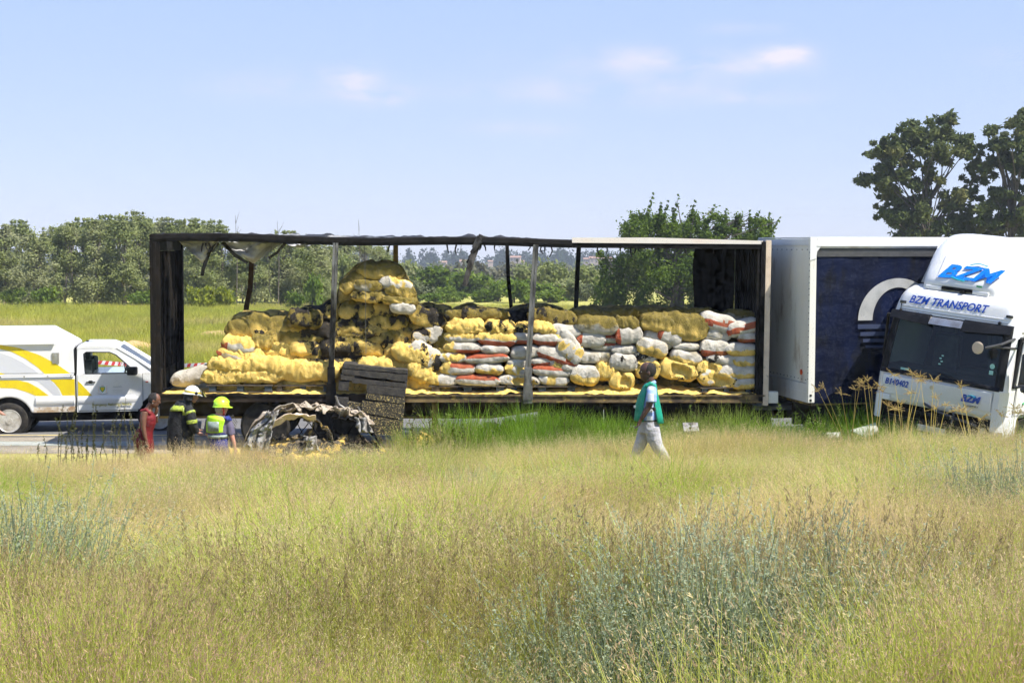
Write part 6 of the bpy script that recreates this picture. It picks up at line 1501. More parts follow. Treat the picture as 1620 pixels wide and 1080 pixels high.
P.garment('coat', M['coat'], [[(297, 640, 0, .11, .09), (291, 643, 0, .17, .15), (288, 650, 0, .20, .20), (286, 664, 0, .20, .22), (286, 682, 0, .21, .235), (286, 700, 0, .22, .245), (287, 709, 0, .22, .245)], [(297, 644, -.13, .08, .08), (302, 656, -.19, .078, .085), (304, 670, -.20, .075, .085), (310, 684, -.14, .06, .07)], [(276, 646, .12, .08, .08), (274, 660, .2, .07, .07), (290, 674, .27, .06, .065), (304, 679, .28, .055, .06)]], vox=.013, sm=2)
P.garment('collar', M['coat'], [[(300, 631, 0, .085, .075), (297, 640, 0, .11, .10)]], sm=2)
P.garment('over_trousers', M['coat'], [[(283, 704, -.05, .11, .12), (281, 740, -.05, .09, .095), (281, 772, -.05, .085, .09)], [(295, 704, .05, .11, .12), (298, 740, .05, .09, .095), (299, 772, .05, .085, .09)]])
P.shell('yoke_patch', M['yellowpatch'], [(289, 639.5, 0, .175, .16), (287.5, 645, 0, .215, .205), (287, 648, 0, .222, .215)], -142, -70, th=.006, wob=0, label='mottled lime band across the shoulders')
P.shell('yoke_patch', M['yellowpatch'], [(288, 642, 0, .215, .20), (287, 654, 0, .225, .222)], -72, -52, th=.007, wob=0, label='lime tab behind the shoulder')
P.garment('sleeve_band', M['yellowpatch'], [[(303.4, 664, -.197, .084, .093), (304.2, 670, -.20, .084, .094)]], vox=.009, sm=1)
P.garment('sleeve_band', M['yellowpatch'], [[(300.5, 651, -.175, .086, .092), (301.8, 655, -.19, .086, .092)]], vox=.009, sm=1)
HM2 = P.HM @ Matrix.Translation((-.012, 0, .045)) @ Matrix.Rotation(R(-6), 4, 'Y')
P.local('helmet', M['whitehat'], lambda m: helmet(m, .03, .02, .135, .122), HM2)
P.local('helmet_band', M['yellowvinyl'], lambda m: m.loft([[(.1395 * math.cos(t), .1245 * math.sin(t), z) for t in np.linspace(0, 2 * math.pi, 29)[:-1]] for z in (.012, .038)], cap=False), HM2)
P.local('helmet_hinge', M['blackplastic'], lambda m: (m.ball((.05, -.128, .02), .026, 8), m.ball((.05, .128, .02), .026, 8)), HM2)
P.local('visor', M['visor'], lambda m: m.loft([[(.06 + r_ * math.cos(t), .150 * math.sin(t), z) for t in np.linspace(R(-80), R(80), 15)] for r_, z in ((.115, .075), (.16, .03), (.20, -.035))], cap=False, closed=False), HM2)
P.local('neck_flap', M['coat'], lambda m: m.loft([[(-.02 + r_ * math.cos(t), r_ * .95 * math.sin(t), z) for t in np.linspace(R(75), R(285), 15)] for r_, z in ((.105, .01), (.112, -.06), (.12, -.12))], cap=False, closed=False), HM2)

# --- man in the lime helmet and vest
P = Fig(348, 23.4, 'man in a lime green hard hat and yellow reflective vest seen from behind')
P.head(350.5, 646, 0, 1, R(8), .98, R(25))
P.L(P.skin, [(348, 652, 0, .062, .062), (346, 659, 0, .068, .07)]); P.L(P.skin, [(345, 662, 0, .12, .17), (344, 680, 0, .12, .16), (346, 702, 0, .13, .16)])
P.L(P.skin, [(361, 665, 0, .05, .055), (365, 680, -.03, .045, .048), (367, 690, -.04, .042, .042), (370, 700, -.04, .034, .034), (372, 710, -.04, .026, .027)]); P.hand(372, 710, -.04, .05, -1, curl=.4)
P.L(P.skin, [(330, 665, .05, .05, .055), (328, 684, .10, .044, .045), (336, 698, .22, .032, .032), (346, 703, .26, .026, .026)]); P.hand(346, 703, .26, 1, -.2)
P.L(P.skin, [(340, 706, 0, .08, .08), (340, 740, 0, .06, .06), (340, 772, 0, .05, .05)]); P.L(P.skin, [(353, 706, 0, .08, .08), (355, 740, 0, .06, .06), (356, 772, 0, .05, .05)])
P.done(M['skin_pale'])
P.garment('shirt', M['purple'], [[(347, 656, 0, .085, .085), (346, 662, 0, .125, .19), (345, 675, 0, .135, .185), (345, 690, 0, .14, .175)], [(359, 664, 0, .07, .075), (364, 676, -.02, .068, .072), (366, 688, -.03, .066, .072)], [(332, 664, .03, .07, .075), (328, 684, .09, .064, .068)]], sm=3)
P.garment('vest', M['hivis'], [[(346, 656.5, 0, .10, .11), (345, 661, 0, .145, .185), (343, 672, 0, .155, .182), (343, 683, 0, .155, .18)]], vox=.011, sm=2)
P.shell('back_patch', M['reflective'], [(342.5, 665, 0, .160, .172), (342.5, 681, 0, .162, .172)], -138, -66, th=.006, wob=0, label='silver grey panel on the back of the vest')
P.garment('overalls', M['bluecloth'], [[(345, 684, 0, .145, .172), (346, 692, 0, .15, .17), (347, 704, 0, .155, .165), (347, 712, 0, .15, .16)], [(341, 710, 0, .10, .095), (340, 772, 0, .08, .08)], [(354, 710, 0, .10, .095), (356, 772, 0, .08, .08)]], sm=2)
P.shell('reflective_band', M['reflective'], [(345.5, 686.5, 0, .158, .182), (345.8, 691.5, 0, .162, .182)], -175, -5, th=.005, wob=0)
P.shell('shirt_yoke', M['bluecloth'], [(353, 657, -.0, .10, .10), (355, 664, -.0, .14, .13)], -60, 40, th=.006, wob=0, label='bright blue yoke on the right shoulder')
HM3 = P.HM @ Matrix.Translation((-.010, 0, .048)) @ Matrix.Rotation(R(-4), 4, 'Y')
P.local('hard_hat', M['limehat'], lambda m: helmet(m, .012, .05, .145, .124), HM3)
P.local('hat_ridge', M['limehat'], lambda m: m.tube([(.145 * math.cos(a), 0, .148 * math.sin(a)) for a in np.linspace(R(25), R(155), 14)], .012, 6), HM3)
P.local('hair', M['hair_grey'], lambda m: m.ball((-.022, 0, -.005), .099, 12, (.92, .84, .98)), P.HM)
P.local('chin_strap', M['red'], lambda m: m.tube([(.0, -.088, .04), (.02, -.086, -.02), (.035, -.07, -.08), (.045, 0, -.115)], .010, 5), P.HM)

# --- person almost wholly outside the left edge (a forearm shows)
P = Fig(-22, 25.6, 'person mostly out of view at the far left, a bare forearm and hand showing')
P.head(-22, 588, 0, 1); P.L(P.skin, [(-22, 594, 0, .06, .06), (-24, 606, 0, .07, .08)]); P.L(P.skin, [(-24, 610, 0, .19, .11), (-24, 640, 0, .16, .12), (-24, 668, 0, .16, .13)])
P.L(P.skin, [(-22, 612, -.18, .055, .055), (-16, 632, -.22, .048, .048), (-6, 645, -.22, .04, .04), (0, 653, -.2, .030, .030)]); P.hand(-1, 651, -.2, .75, -.55, curl=.6)
P.L(P.skin, [(-26, 612, .2, .055, .055), (-28, 640, .22, .045, .045), (-24, 664, .2, .03, .03)]); P.hand(-24, 664, .2, 0, -1)
P.L(P.skin, [(-24, 670, -.08, .08, .08), (-24, 722, -.08, .045, .045)]); P.L(P.skin, [(-24, 670, .08, .08, .08), (-24, 722, .08, .045, .045)]); P.done(M['skin_mid'], vox=.012)
P.garment('shirt', M['khaki'], [[(-24, 604, 0, .09, .09), (-24, 612, 0, .2, .12), (-24, 640, 0, .19, .14), (-24, 668, 0, .18, .15)], [(-22, 612, -.18, .07, .07), (-18, 628, -.22, .065, .065)], [(-26, 612, .18, .07, .07), (-28, 628, .22, .065, .065)]])
P.garment('trousers', M['navycloth'], [[(-24, 664, 0, .18, .14), (-24, 684, 0, .18, .15)], [(-24, 680, -.09, .10, .10), (-24, 722, -.09, .07, .07)], [(-24, 680, .09, .10, .10), (-24, 722, .09, .07, .07)]])
P.local('hair', M['hair_black'], lambda m: m.ball((-.02, 0, .025), .101, 12, (.96, .84, 1.0)), P.HM)
# ---------------------------------------------------------------- trees
rs = np.random.RandomState(11)
M['bark'] = mat('grey_brown_bark', (.10, .085, .07), (.17, .145, .115), 3, rough=.95, bump=.6, bs=12, bd=.05)
M['bark_pale'] = mat('pale_bark', (.34, .30, .25), (.18, .15, .12), 1.2, (.4, .6), rough=.95, bump=.5, bs=9, bd=.05)
M['leaf_poplar'] = leaf_mat('poplar_leaves', (.22, .26, .09), (.32, .35, .15), .55, .45, c3=(.38, .39, .22), t3=(.52, .65), s3=.22)
M['leaf_gum'] = leaf_mat('gum_leaves', (.085, .115, .045), (.15, .175, .065), .55, .35, c3=(.21, .21, .08), t3=(.54, .66), s3=.35)
M['leaf_thorn'] = leaf_mat('thorn_tree_leaves', (.07, .115, .020), (.15, .22, .038), .7, .42, c3=(.22, .28, .06), t3=(.54, .64), s3=.45)
M['leaf_bush'] = leaf_mat('bush_leaves', (.13, .20, .035), (.20, .27, .05), .7, .4)
M['leaf_greybush'] = leaf_mat('grey_bush_leaves', (.14, .165, .08), (.20, .22, .12), .4, .35)
M['leaf_lime'] = leaf_mat('yellow_green_leaves', (.24, .28, .03), (.30, .33, .05), .8, .45)
M['leaf_pine'] = leaf_mat('pine_needles', (.022, .042, .022), (.038, .062, .030), .06, .2)
def leaves(centres, radii, n, size, up=.2, flat=1.0, elong=1.6, seed=1, squash=.85, shell=.55):
    """n leaf quads per unit spread through the clumps"""
    g = np.random.RandomState(seed); C = np.asarray(centres, float); Rr = np.asarray(radii, float)
    w = Rr ** 2; w = w / w.sum(); k = g.choice(len(C), n, p=w)
    d = g.normal(size=(n, 3)); d /= np.linalg.norm(d, axis=1)[:, None]
    r_ = np.minimum(abs(g.normal(0, .62, n)) + .12, 1.9)
    p = C[k] + d * (Rr[k] * r_)[:, None] * np.array([1, 1, squash])
    nrm = d * .6 + g.normal(size=(n, 3)) * .7 + np.array([0, 0, up]); nrm /= np.linalg.norm(nrm, axis=1)[:, None]
    t = np.cross(nrm, g.normal(size=(n, 3))); t /= np.linalg.norm(t, axis=1)[:, None] + 1e-9; b = np.cross(nrm, t)
    s = size * g.uniform(.6, 1.3, n)[:, None]; t = t * s * elong * .5; b = b * s * .5
    v = np.stack([p - t, p - b * .9 + t * .1, p + t, p + b * .9 + t * .1], 1).reshape(-1, 3)
    f = np.arange(4 * n).reshape(-1, 4)
    return v, f
def fast_mesh(name, v, f, mt, parent=None, **kw):
    me = bpy.data.meshes.new(name); n = len(f); k = f.shape[1]
    me.vertices.add(len(v)); me.vertices.foreach_set('co', np.ascontiguousarray(v, dtype=np.float32).ravel())
    me.loops.add(n * k); me.loops.foreach_set('vertex_index', f.ravel().astype(np.int32))
    me.polygons.add(n); me.polygons.foreach_set('loop_start', np.arange(0, n * k, k, dtype=np.int32)); me.polygons.foreach_set('loop_total', np.full(n, k, dtype=np.int32))
    me.update(calc_edges=True); me.materials.append(mt)
    if name == None: return me
    o = bpy.data.objects.new(name, me); COL.objects.link(o)
    if parent: o.parent = parent
    return tag(o, **kw)
def tree(root_loc, clumps, trunk_top, tr, leafm, barkm, n, size, label, cat='tree', group=None, limb_k=1, seed=1, name='tree', nlimb=40, squash=.85, elong=1.6, base_spread=1, shell=.55):
    """clumps: list of (x,y,z,r) relative to the root"""
    e = empty(name, root_loc, (0, 0, 0), label, cat, group); g = np.random.RandomState(seed)
    mb = MB(); T = Vector(trunk_top)
    for s_ in range(base_spread):
        b0 = Vector((g.uniform(-.2, .2) * (base_spread > 1) * 2, g.uniform(-.3, .3) * (base_spread > 1), -.1))
        mid = T * .5 + Vector((g.uniform(-.15, .15), g.uniform(-.15, .15), 0)) * T.z * .12 + b0 * .5
        tip = T + Vector((g.uniform(-1, 1), g.uniform(-1, 1), 0)) * T.z * .10 * (base_spread > 1)
        mb.tube([b0, mid * .5 + b0 * .5, mid, tip], [tr * 1.25, tr, tr * .85, tr * .5], 7)
    order = list(range(len(clumps))); g.shuffle(order)
    for k in order[:nlimb]:
        c = Vector(clumps[k][:3]); st = T * float(min(.98, max(.25, (c.z / max(T.z, .1)) * .6 * g.uniform(.7, 1.1)))); st = Vector((st.x, st.y, st.z))
        m1 = st.lerp(c, .45) + Vector((0, 0, (c - st).length * .08)) + Vector(g.normal(size=3)) * (c - st).length * .06
        rr = tr * .42
        mb.tube([st, m1, c], [rr, rr * .6, rr * .2], 5)
        for q in range(2):
            e_ = c + Vector(g.normal(size=3)) * clumps[k][3] * .6; mb.tube([m1.lerp(c, .6), e_], [rr * .35, rr * .1], 4, cap=False)
    mb.build('trunk', barkm, e, smooth=50)
    v, f = leaves([c[:3] for c in clumps], [c[3] for c in clumps], n, size, seed=seed, squash=squash, elong=elong, shell=shell)
    fast_mesh('crown', v, f, leafm, e)
    return e
def copy_to(e, loc, rz, sc, label, group=None):
    c = copy_tree(e); c.location = loc; c.rotation_euler = (0, 0, rz); c.scale = sc; c['label'] = label
    if group: c['group'] = group
    return c
def rootpt(px, Y, dz=0):
    x = (px - 810) / FPX * Y; return Vector((x, Y, gz(x, Y) + dz))
# ---- gum trees at the right, clumps read from the picture
def gum(px_base, Y, blobs, label, n, seed):
    r0 = rootpt(px_base, Y); cl = []; g = np.random.RandomState(seed)
    for bx, by, br in blobs:
        p = pix(bx, by, Y) - r0; R_ = br / FPX * Y
        for q in range(10):
            d = g.normal(size=3) * .62; cl.append((p.x + d[0] * R_, d[1] * R_ * 1.6 + g.uniform(-1, 1) * 1.2, p.z + d[2] * R_ * .8, R_ * g.uniform(.22, .55)))
    top = pix(sum(b[0] for b in blobs) / len(blobs), 215, Y) - r0
    return tree(r0, cl, (top.x * .6, 0, top.z * .86), .22, M['leaf_gum'], M['bark'], n, .22, label, 'tree', None, seed=seed, name='gum_tree', nlimb=44, squash=.8, elong=2.0, shell=.35)
gum(1466, 110, [(1437, 205, 18), (1470, 205, 18), (1500, 208, 20), (1522, 228, 20), (1400, 232, 14), (1388, 242, 12), (1420, 235, 22), (1460, 240, 22), (1495, 246, 18), (1535, 242, 12), (1408, 268, 20), (1440, 280, 20), (1378, 290, 14), (1396, 297, 12), (1470, 290, 16), (1415, 305, 16), (1398, 332, 16), (1428, 330, 18), (1455, 325, 16), (1445, 348, 22), (1420, 352, 18), (1500, 322, 20), (1520, 310, 14), (1490, 350, 20), (1525, 345, 16), (1545, 262, 16), (1562, 268, 12), (1540, 285, 12), (1470, 365, 26), (1510, 370, 20), (1440, 372, 16)], 'tall dark gum tree with an open round crown behind the truck cab', 52000, 3)
gum(1600, 108, [(1618, 195, 16), (1632, 210, 20), (1585, 220, 16), (1602, 240, 20), (1572, 232, 12), (1625, 250, 24), (1640, 280, 22), (1612, 265, 14), (1622, 300, 10), (1590, 258, 12), (1570, 306, 14), (1590, 318, 16), (1562, 330, 16), (1585, 345, 18), (1605, 350, 18), (1550, 352, 12), (1625, 360, 24), (1575, 368, 16), (1660, 240, 26), (1670, 300, 26), (1660, 350, 26), (1545, 372, 12)], 'gum tree cut by the right edge of the photo', 40000, 5)
# ---- large thorn tree behind the trailer: dark dense body, spiky upright shoots
def thorn():
    Y = 88; r0 = rootpt(1070, Y); g = np.random.RandomState(9); cl = []
    for bx, by, br in [(960, 455, 26), (985, 430, 30), (1015, 405, 34), (1050, 400, 34), (1020, 450, 36), (1060, 445, 40), (1090, 410, 34), (1130, 405, 34), (1100, 450, 36), (1140, 450, 34), (1170, 410, 30), (1195, 400, 22), (1180, 445, 30), (940, 475, 18), (975, 475, 24), (1010, 482, 22), (1050, 482, 22), (1100, 482, 22), (950, 420, 14), (1000, 385, 18), (1040, 378, 20), (1085, 380, 18), (1125, 384, 18), (1165, 388, 14)]:
        p = pix(bx, by, Y) - r0; R_ = br / FPX * Y
        for q in range(5):
            d = g.normal(size=3) * .5; cl.append((p.x + d[0] * R_, d[1] * R_ * 1.8, max(.2, p.z + d[2] * R_), R_ * g.uniform(.4, .7)))
    for q in range(110):
        bx = g.uniform(985, 1225); by = g.uniform(338 + abs(bx - 1080) * .06, 392); p = pix(bx, by, Y) - r0; cl.append((p.x, g.uniform(-1.5, 1.5), p.z, g.uniform(5, 12) / FPX * Y))
    # long whippy shoots
    for bx, by, tx, ty in [(1015, 372, 1000, 335), (1020, 360, 1034, 306), (1030, 350, 1014, 338), (1045, 370, 1058, 318), (1060, 372, 1072, 309), (1040, 360, 1044, 322), (1085, 376, 1101, 318), (1105, 378, 1093, 336), (1115, 374, 1133, 324), (1140, 380, 1148, 332), (1150, 380, 1158, 338), (1185, 378, 1184, 334), (1195, 380, 1205, 334), (1200, 382, 1221, 338), (1205, 384, 1230, 345), (1000, 372, 985, 350), (1010, 385, 996, 344), (1170, 384, 1176, 350), (1125, 380, 1113, 338), (1190, 382, 1196, 340), (1070, 372, 1064, 330)]:
        a = pix(bx, by, Y) - r0; b = pix(tx, ty, Y) - r0; dy = g.uniform(-1.5, 1.5)
        for q in range(9):
            s = q / 8; cl.append((a.x + (b.x - a.x) * s, dy, a.z + (b.z - a.z) * s, .27 * (1 - s * .7)))
    tree(r0, cl, (0.2, 0, 4.2), .16, M['leaf_thorn'], M['bark'], 85000, .12, 'large bushy green thorn tree with spiky shoots rising behind the trailer roof', 'tree', None, seed=9, name='thorn_tree', squash=1.0, nlimb=60, base_spread=4, shell=.4)
thorn()
# ---- poplar thicket on the far left: four tree shapes, copied
def poplar(seed, h, w, leafm, n=15000):
    g = np.random.RandomState(seed); cl = []
    for q in range(26):
        z = h * g.uniform(.08, .93); ww = w * (1 - ((z / h - .45) / .62) ** 2) ** .5 if abs(z / h - .45) < .62 else .2
        a = g.uniform(0, 6.28); rr = ww * g.uniform(.1, .9); cl.append((rr * math.cos(a), rr * math.sin(a), z, g.uniform(.42, .85)))
    for q in range(9):
        a = g.uniform(0, 6.28); rr = w * .5 * g.uniform(0, 1)
        for t in range(4): cl.append((rr * math.cos(a), rr * math.sin(a), h * (.84 + .055 * t), .38 - .07 * t))
    return cl, n
protos = []
tp = [(-18, 366, 110), (12, 358, 112), (34, 352, 118), (60, 372, 108), (86, 362, 114), (110, 356, 110), (135, 348, 118), (150, 352, 110), (176, 344, 116), (196, 346, 110), (216, 338, 114), (238, 350, 118), (262, 348, 112), (285, 352, 116), (310, 350, 110), (335, 352, 118), (352, 360, 112), (378, 372, 118), (402, 378, 112), (425, 374, 120), (452, 368, 114), (478, 386, 118), (500, 384, 112), (522, 392, 120), (548, 376, 126), (578, 380, 122), (600, 392, 128), (-40, 372, 112), (-65, 360, 116)]
vari = ['slender', 'rounded', 'broad', 'wispy topped', 'dense', 'leaning', 'pale leaved', 'sparse', 'tall', 'bushy', 'narrow']
for i, (px, py, Y) in enumerate(tp):
    r0 = rootpt(px, Y); h = (388 - py) / FPX * Y + EYE.z - r0.z; k = i % 6
    lab = '%s poplar in the thicket, its top at %s' % (vari[i % 11], ['the far left edge', 'the left of the pickup canopy', 'a point above the pickup canopy', 'a point above the pickup bonnet', 'a point just left of the trailer', 'the torn plastic sheet', 'a point behind the brown post', 'a point left of the tall heap', 'a point behind the tall heap'][min(8, max(0, int((px + 5) // 68)))])
    if i < 6:
        cl, n = poplar(40 + i, 7.0, 1.75, None)
        e = tree(r0, cl, (.1 * (i - 3), 0, 6.2), .085, M['leaf_poplar'], M['bark_pale'] if i % 2 else M['bark'], n, .15, lab, 'tree', 'poplars in the thicket at the left', seed=40 + i, name='poplar_tree', nlimb=20, base_spread=2, shell=.3, elong=1.3)
        protos.append(e); e.scale = (1.0, 1.0, h / 7.0)
    else: copy_to(protos[k], r0, i * 1.3, (1.0 + .15 * math.sin(i), 1.0, h / 7.0), lab)
# bare dead stems above the thicket
for i, (px, py, Y) in enumerate([(374, 340, 108), (440, 350, 108), (568, 348, 112)]):
    r0 = rootpt(px, Y); h = (388 - py) / FPX * Y + EYE.z - r0.z
    e = empty('dead_tree', r0, (0, 0, 0), ['bare dead sapling rising above the torn plastic sheet', 'thin bare sapling beside the narrow scorched strip', 'bare forked sapling above the tall heap'][i], 'tree', 'dead saplings in the thicket')
    mb = MB(); g = np.random.RandomState(i)
    mb.tube([(0, 0, 0), (.1, 0, h * .5), (.0, 0, h)], [.05, .035, .01], 5)
    for q in range(7): z = h * g.uniform(.6, .92); mb.tube([(.05, 0, z), (.05 + g.uniform(-.5, .5), g.uniform(-.3, .3), z + g.uniform(.4, 1.1))], [.018, .006], 4)
    mb.build('trunk', M['bark'], e)
# ---- bushes and trees of the middle distance
def bushproto(seed, leafm, label, n=2600, size=.22, h=2.2, w=1.6):
    g = np.random.RandomState(seed); cl = [(w * .8 * g.normal() * .5, w * .8 * g.normal() * .5, h * g.uniform(.12, .85), g.uniform(.3, .6) * w * .6) for q in range(18)]
    return tree((0, 0, 0), cl, (0, 0, h * .6), .06, leafm, M['bark'], n, size, label, 'bush', None, seed=seed, name='bush', nlimb=8, base_spread=3)
BP = [bushproto(1, M['leaf_bush'], 'x'), bushproto(2, M['leaf_greybush'], 'x'), bushproto(3, M['leaf_lime'], 'x'), bushproto(4, M['leaf_poplar'], 'x'), bushproto(5, M['leaf_thorn'], 'x')]
for b_ in BP: b_['used'] = 0
def place_bush(k, px, Y, wpx, toppx, label, group=None):
    b_ = BP[k]; r0 = rootpt(px, Y); h = (388 - toppx) / FPX * Y + EYE.z - r0.z; w = wpx / FPX * Y
    s = (w / 3.1, max(.8, w / 3.1), h / 2.25)
    if not b_['used']: b_['used'] = 1; b_.location = r0; b_.scale = s; b_['label'] = label; c = b_
    else: c = copy_to(b_, r0, px * .37, s, label)
    if group: c['group'] = group
    return c
place_bush(2, 322, 100, 40, 444, 'rounded yellow green bush left of the brown post'); place_bush(2, 345, 101, 44, 443, 'yellow green bush touching the brown post on its left')
place_bush(0, 495, 100, 36, 432, 'bright green shrub left of the left post'); place_bush(0, 468, 98, 30, 460, 'low green shrub at the field edge left of the left post')
place_bush(0, 70, 106, 40, 452, 'low green shrub at the foot of the poplars above the pickup'); place_bush(0, 225, 106, 44, 458, 'low green shrub at the foot of the poplars by the trailer corner')
place_bush(0, 20, 107, 30, 455, 'low green shrub at the far left field edge')
place_bush(3, 545, 118, 60, 404, 'tall pale bush behind the left shoulder of the tall heap'); place_bush(3, 515, 116, 50, 412, 'pale bush behind the left post')
G2 = 'bushes along the far edge of the field'
xs_b = [(1, 668, 150, 60, 424), (4, 690, 140, 70, 420), (0, 700, 122, 40, 452), (1, 655, 122, 50, 440), (0, 726, 124, 30, 460), (4, 745, 150, 60, 428), (1, 770, 165, 70, 436), (0, 788, 124, 44, 444), (4, 765, 122, 40, 458), (0, 815, 120, 52, 440), (3, 835, 150, 60, 418), (0, 850, 122, 50, 446), (3, 872, 140, 56, 414), (1, 895, 150, 60, 424), (3, 900, 126, 50, 440), (0, 870, 120, 46, 456), (3, 925, 140, 60, 420), (1, 925, 124, 40, 446), (0, 680, 119, 36, 462), (4, 720, 165, 60, 430), (3, 640, 150, 60, 416), (3, 615, 140, 60, 410)]
adj = {0: 'bright green', 1: 'grey green', 3: 'pale feathery', 4: 'dark green'}
for i, (k, px, Y, w, t) in enumerate(xs_b):
    where = ('right of the heap crown' if px < 700 else 'under the dangling charred strip' if px < 760 else 'left of the leaning far post' if px < 800 else 'between the leaning far post and the right post' if px < 842 else 'right of the right post' if px < 905 else 'beside the thorn tree')
    place_bush(k, px, Y, w * 1.15, t, '%s %s bush %s beyond the field' % (['small', 'low', 'broad', 'tall', 'rounded', 'spreading', 'ragged', 'narrow', 'dense', 'squat', 'open', 'lopsided', 'domed', 'scruffy', 'thick', 'thin topped', 'sunlit', 'shaded', 'tangled', 'flat topped', 'bushy', 'drooping'][i], adj[k], where), G2)
for i, (px, w, t, k) in enumerate([(1240, 60, 430, 4), (1300, 80, 410, 4), (1380, 80, 405, 4), (1460, 80, 400, 4), (1540, 90, 398, 4), (1620, 90, 396, 4), (1700, 90, 400, 4)]):
    place_bush(k, px, 130, w * 1.6, t, ['dark bush behind the front trailer near its rear wall', 'dark bush behind the navy curtain', 'dark bush behind the pale arc', 'dark bush behind the deflector', 'dark bush behind the truck cab', 'dark bush behind the cab at the right edge', 'dark bush outside the right edge'][i], G2)
# grey scrub belt, pines and houses in the far distance
def belt(name, Y0, Y1, n, hmin, hmax, leafm, label, size, xr, seed, cone=False, wmin=1.0):
    g = np.random.RandomState(seed); C = []; Rr = []
    for i in range(n):
        Y = g.uniform(Y0, Y1); x = g.uniform(-xr, xr) * Y; h = g.uniform(hmin, hmax); z = gz(x, Y)
        if cone:
            w = h * g.uniform(.30, .45)
            for q in range(5): s = q / 4; C.append((x + g.normal() * w * .15, Y, z + h * (.25 + .68 * s))); Rr.append(w * (1 - .55 * s))
        else:
            w = h * wmin * g.uniform(.6, 1.1)
            for q in range(4): C.append((x + g.normal() * w * .5, Y + g.normal() * w * .3, z + h * g.uniform(.25, .75))); Rr.append(h * g.uniform(.25, .42))
    v, f = leaves(C, Rr, len(C) * (36 if cone else 40), size, seed=seed, elong=1.2)
    o = fast_mesh(name, v, f, leafm, None); tag(o, label, kind='stuff'); return o
M['leaf_scrub'] = leaf_mat('far_scrub', (.115, .12, .075), (.155, .15, .10), .03, .3)
belt('distant_scrub', 190, 430, 620, 2.0, 4.5, M['leaf_scrub'], 'grey green scrubland beyond the field', .75, .45, 31)
belt('distant_wood', 430, 640, 420, 3, 6, M['leaf_greybush'], 'hazy belt of low trees in front of the pine wood', 1.2, .45, 33)
belt('pine_wood', 840, 980, 620, 8, 14.5, M['leaf_pine'], 'far off blue green pine wood on the skyline', 1.5, .42, 35, cone=True)
M['hwall'] = mat('terracotta_wall', (.44, .33, .27), (.38, .30, .25), .2, rough=.9, coord='World'); M['hroof'] = mat('clay_tile_roof', (.36, .21, .15), (.32, .19, .14), .2, rough=.9, coord='World'); M['hwin'] = mat('dark_house_window', (.06, .06, .07), rough=.3)
for i, (px, py, w, h, st) in enumerate([(700, 413, 12, 7, 1), (734, 411, 14, 8, 2), (742, 414, 9, 6, 1), (776, 412, 8, 5, 1), (815, 405, 16, 8, 2), (822, 412, 14, 7, 1), (944, 406, 22, 9, 2), (962, 407, 14, 8, 2), (928, 408, 10, 6, 1)]):
    Y = 815 + 12 * (i % 3); p = pix(px, py, Y); W_, H_ = w / FPX * Y, h / FPX * Y
    e = empty('house', (p.x, Y, p.z - H_), (0, 0, R(-8 + 5 * (i % 4))), ['small terracotta house left of the dangling strip', 'two storey terracotta house by the dangling strip', 'low house right of the dangling strip', 'tiny far house right of the strip', 'two storey terracotta house right of the leaning far post', 'lower terracotta house below the two storey one by the leaning post', 'widest terracotta house left of the thorn tree', 'house half hidden by the thorn tree', 'small house right of the straight far post'][i], 'house', 'terracotta houses on the far hill')
    MB().box(-W_ / 2, W_ / 2, 0, W_ * .7, -6, H_ * .70).build('wall', M['hwall'], e)
    MB().loft([[(-W_ * .54, -.3, H_ * .7), (-W_ * .54, W_ * .35, H_ * 1.05), (-W_ * .54, W_ * .7 + .3, H_ * .7)], [(W_ * .54, -.3, H_ * .7), (W_ * .54, W_ * .35, H_ * 1.05), (W_ * .54, W_ * .7 + .3, H_ * .7)]]).build('roof', M['hroof'], e)
    for s in range(st):
        for q in range(3): MB().box(-W_ * .4 + q * W_ * .3, -W_ * .4 + q * W_ * .3 + W_ * .14, -.08, -.0, H_ * (.12 + .32 * s), H_ * (.28 + .32 * s)).build('window', M['hwin'], e)
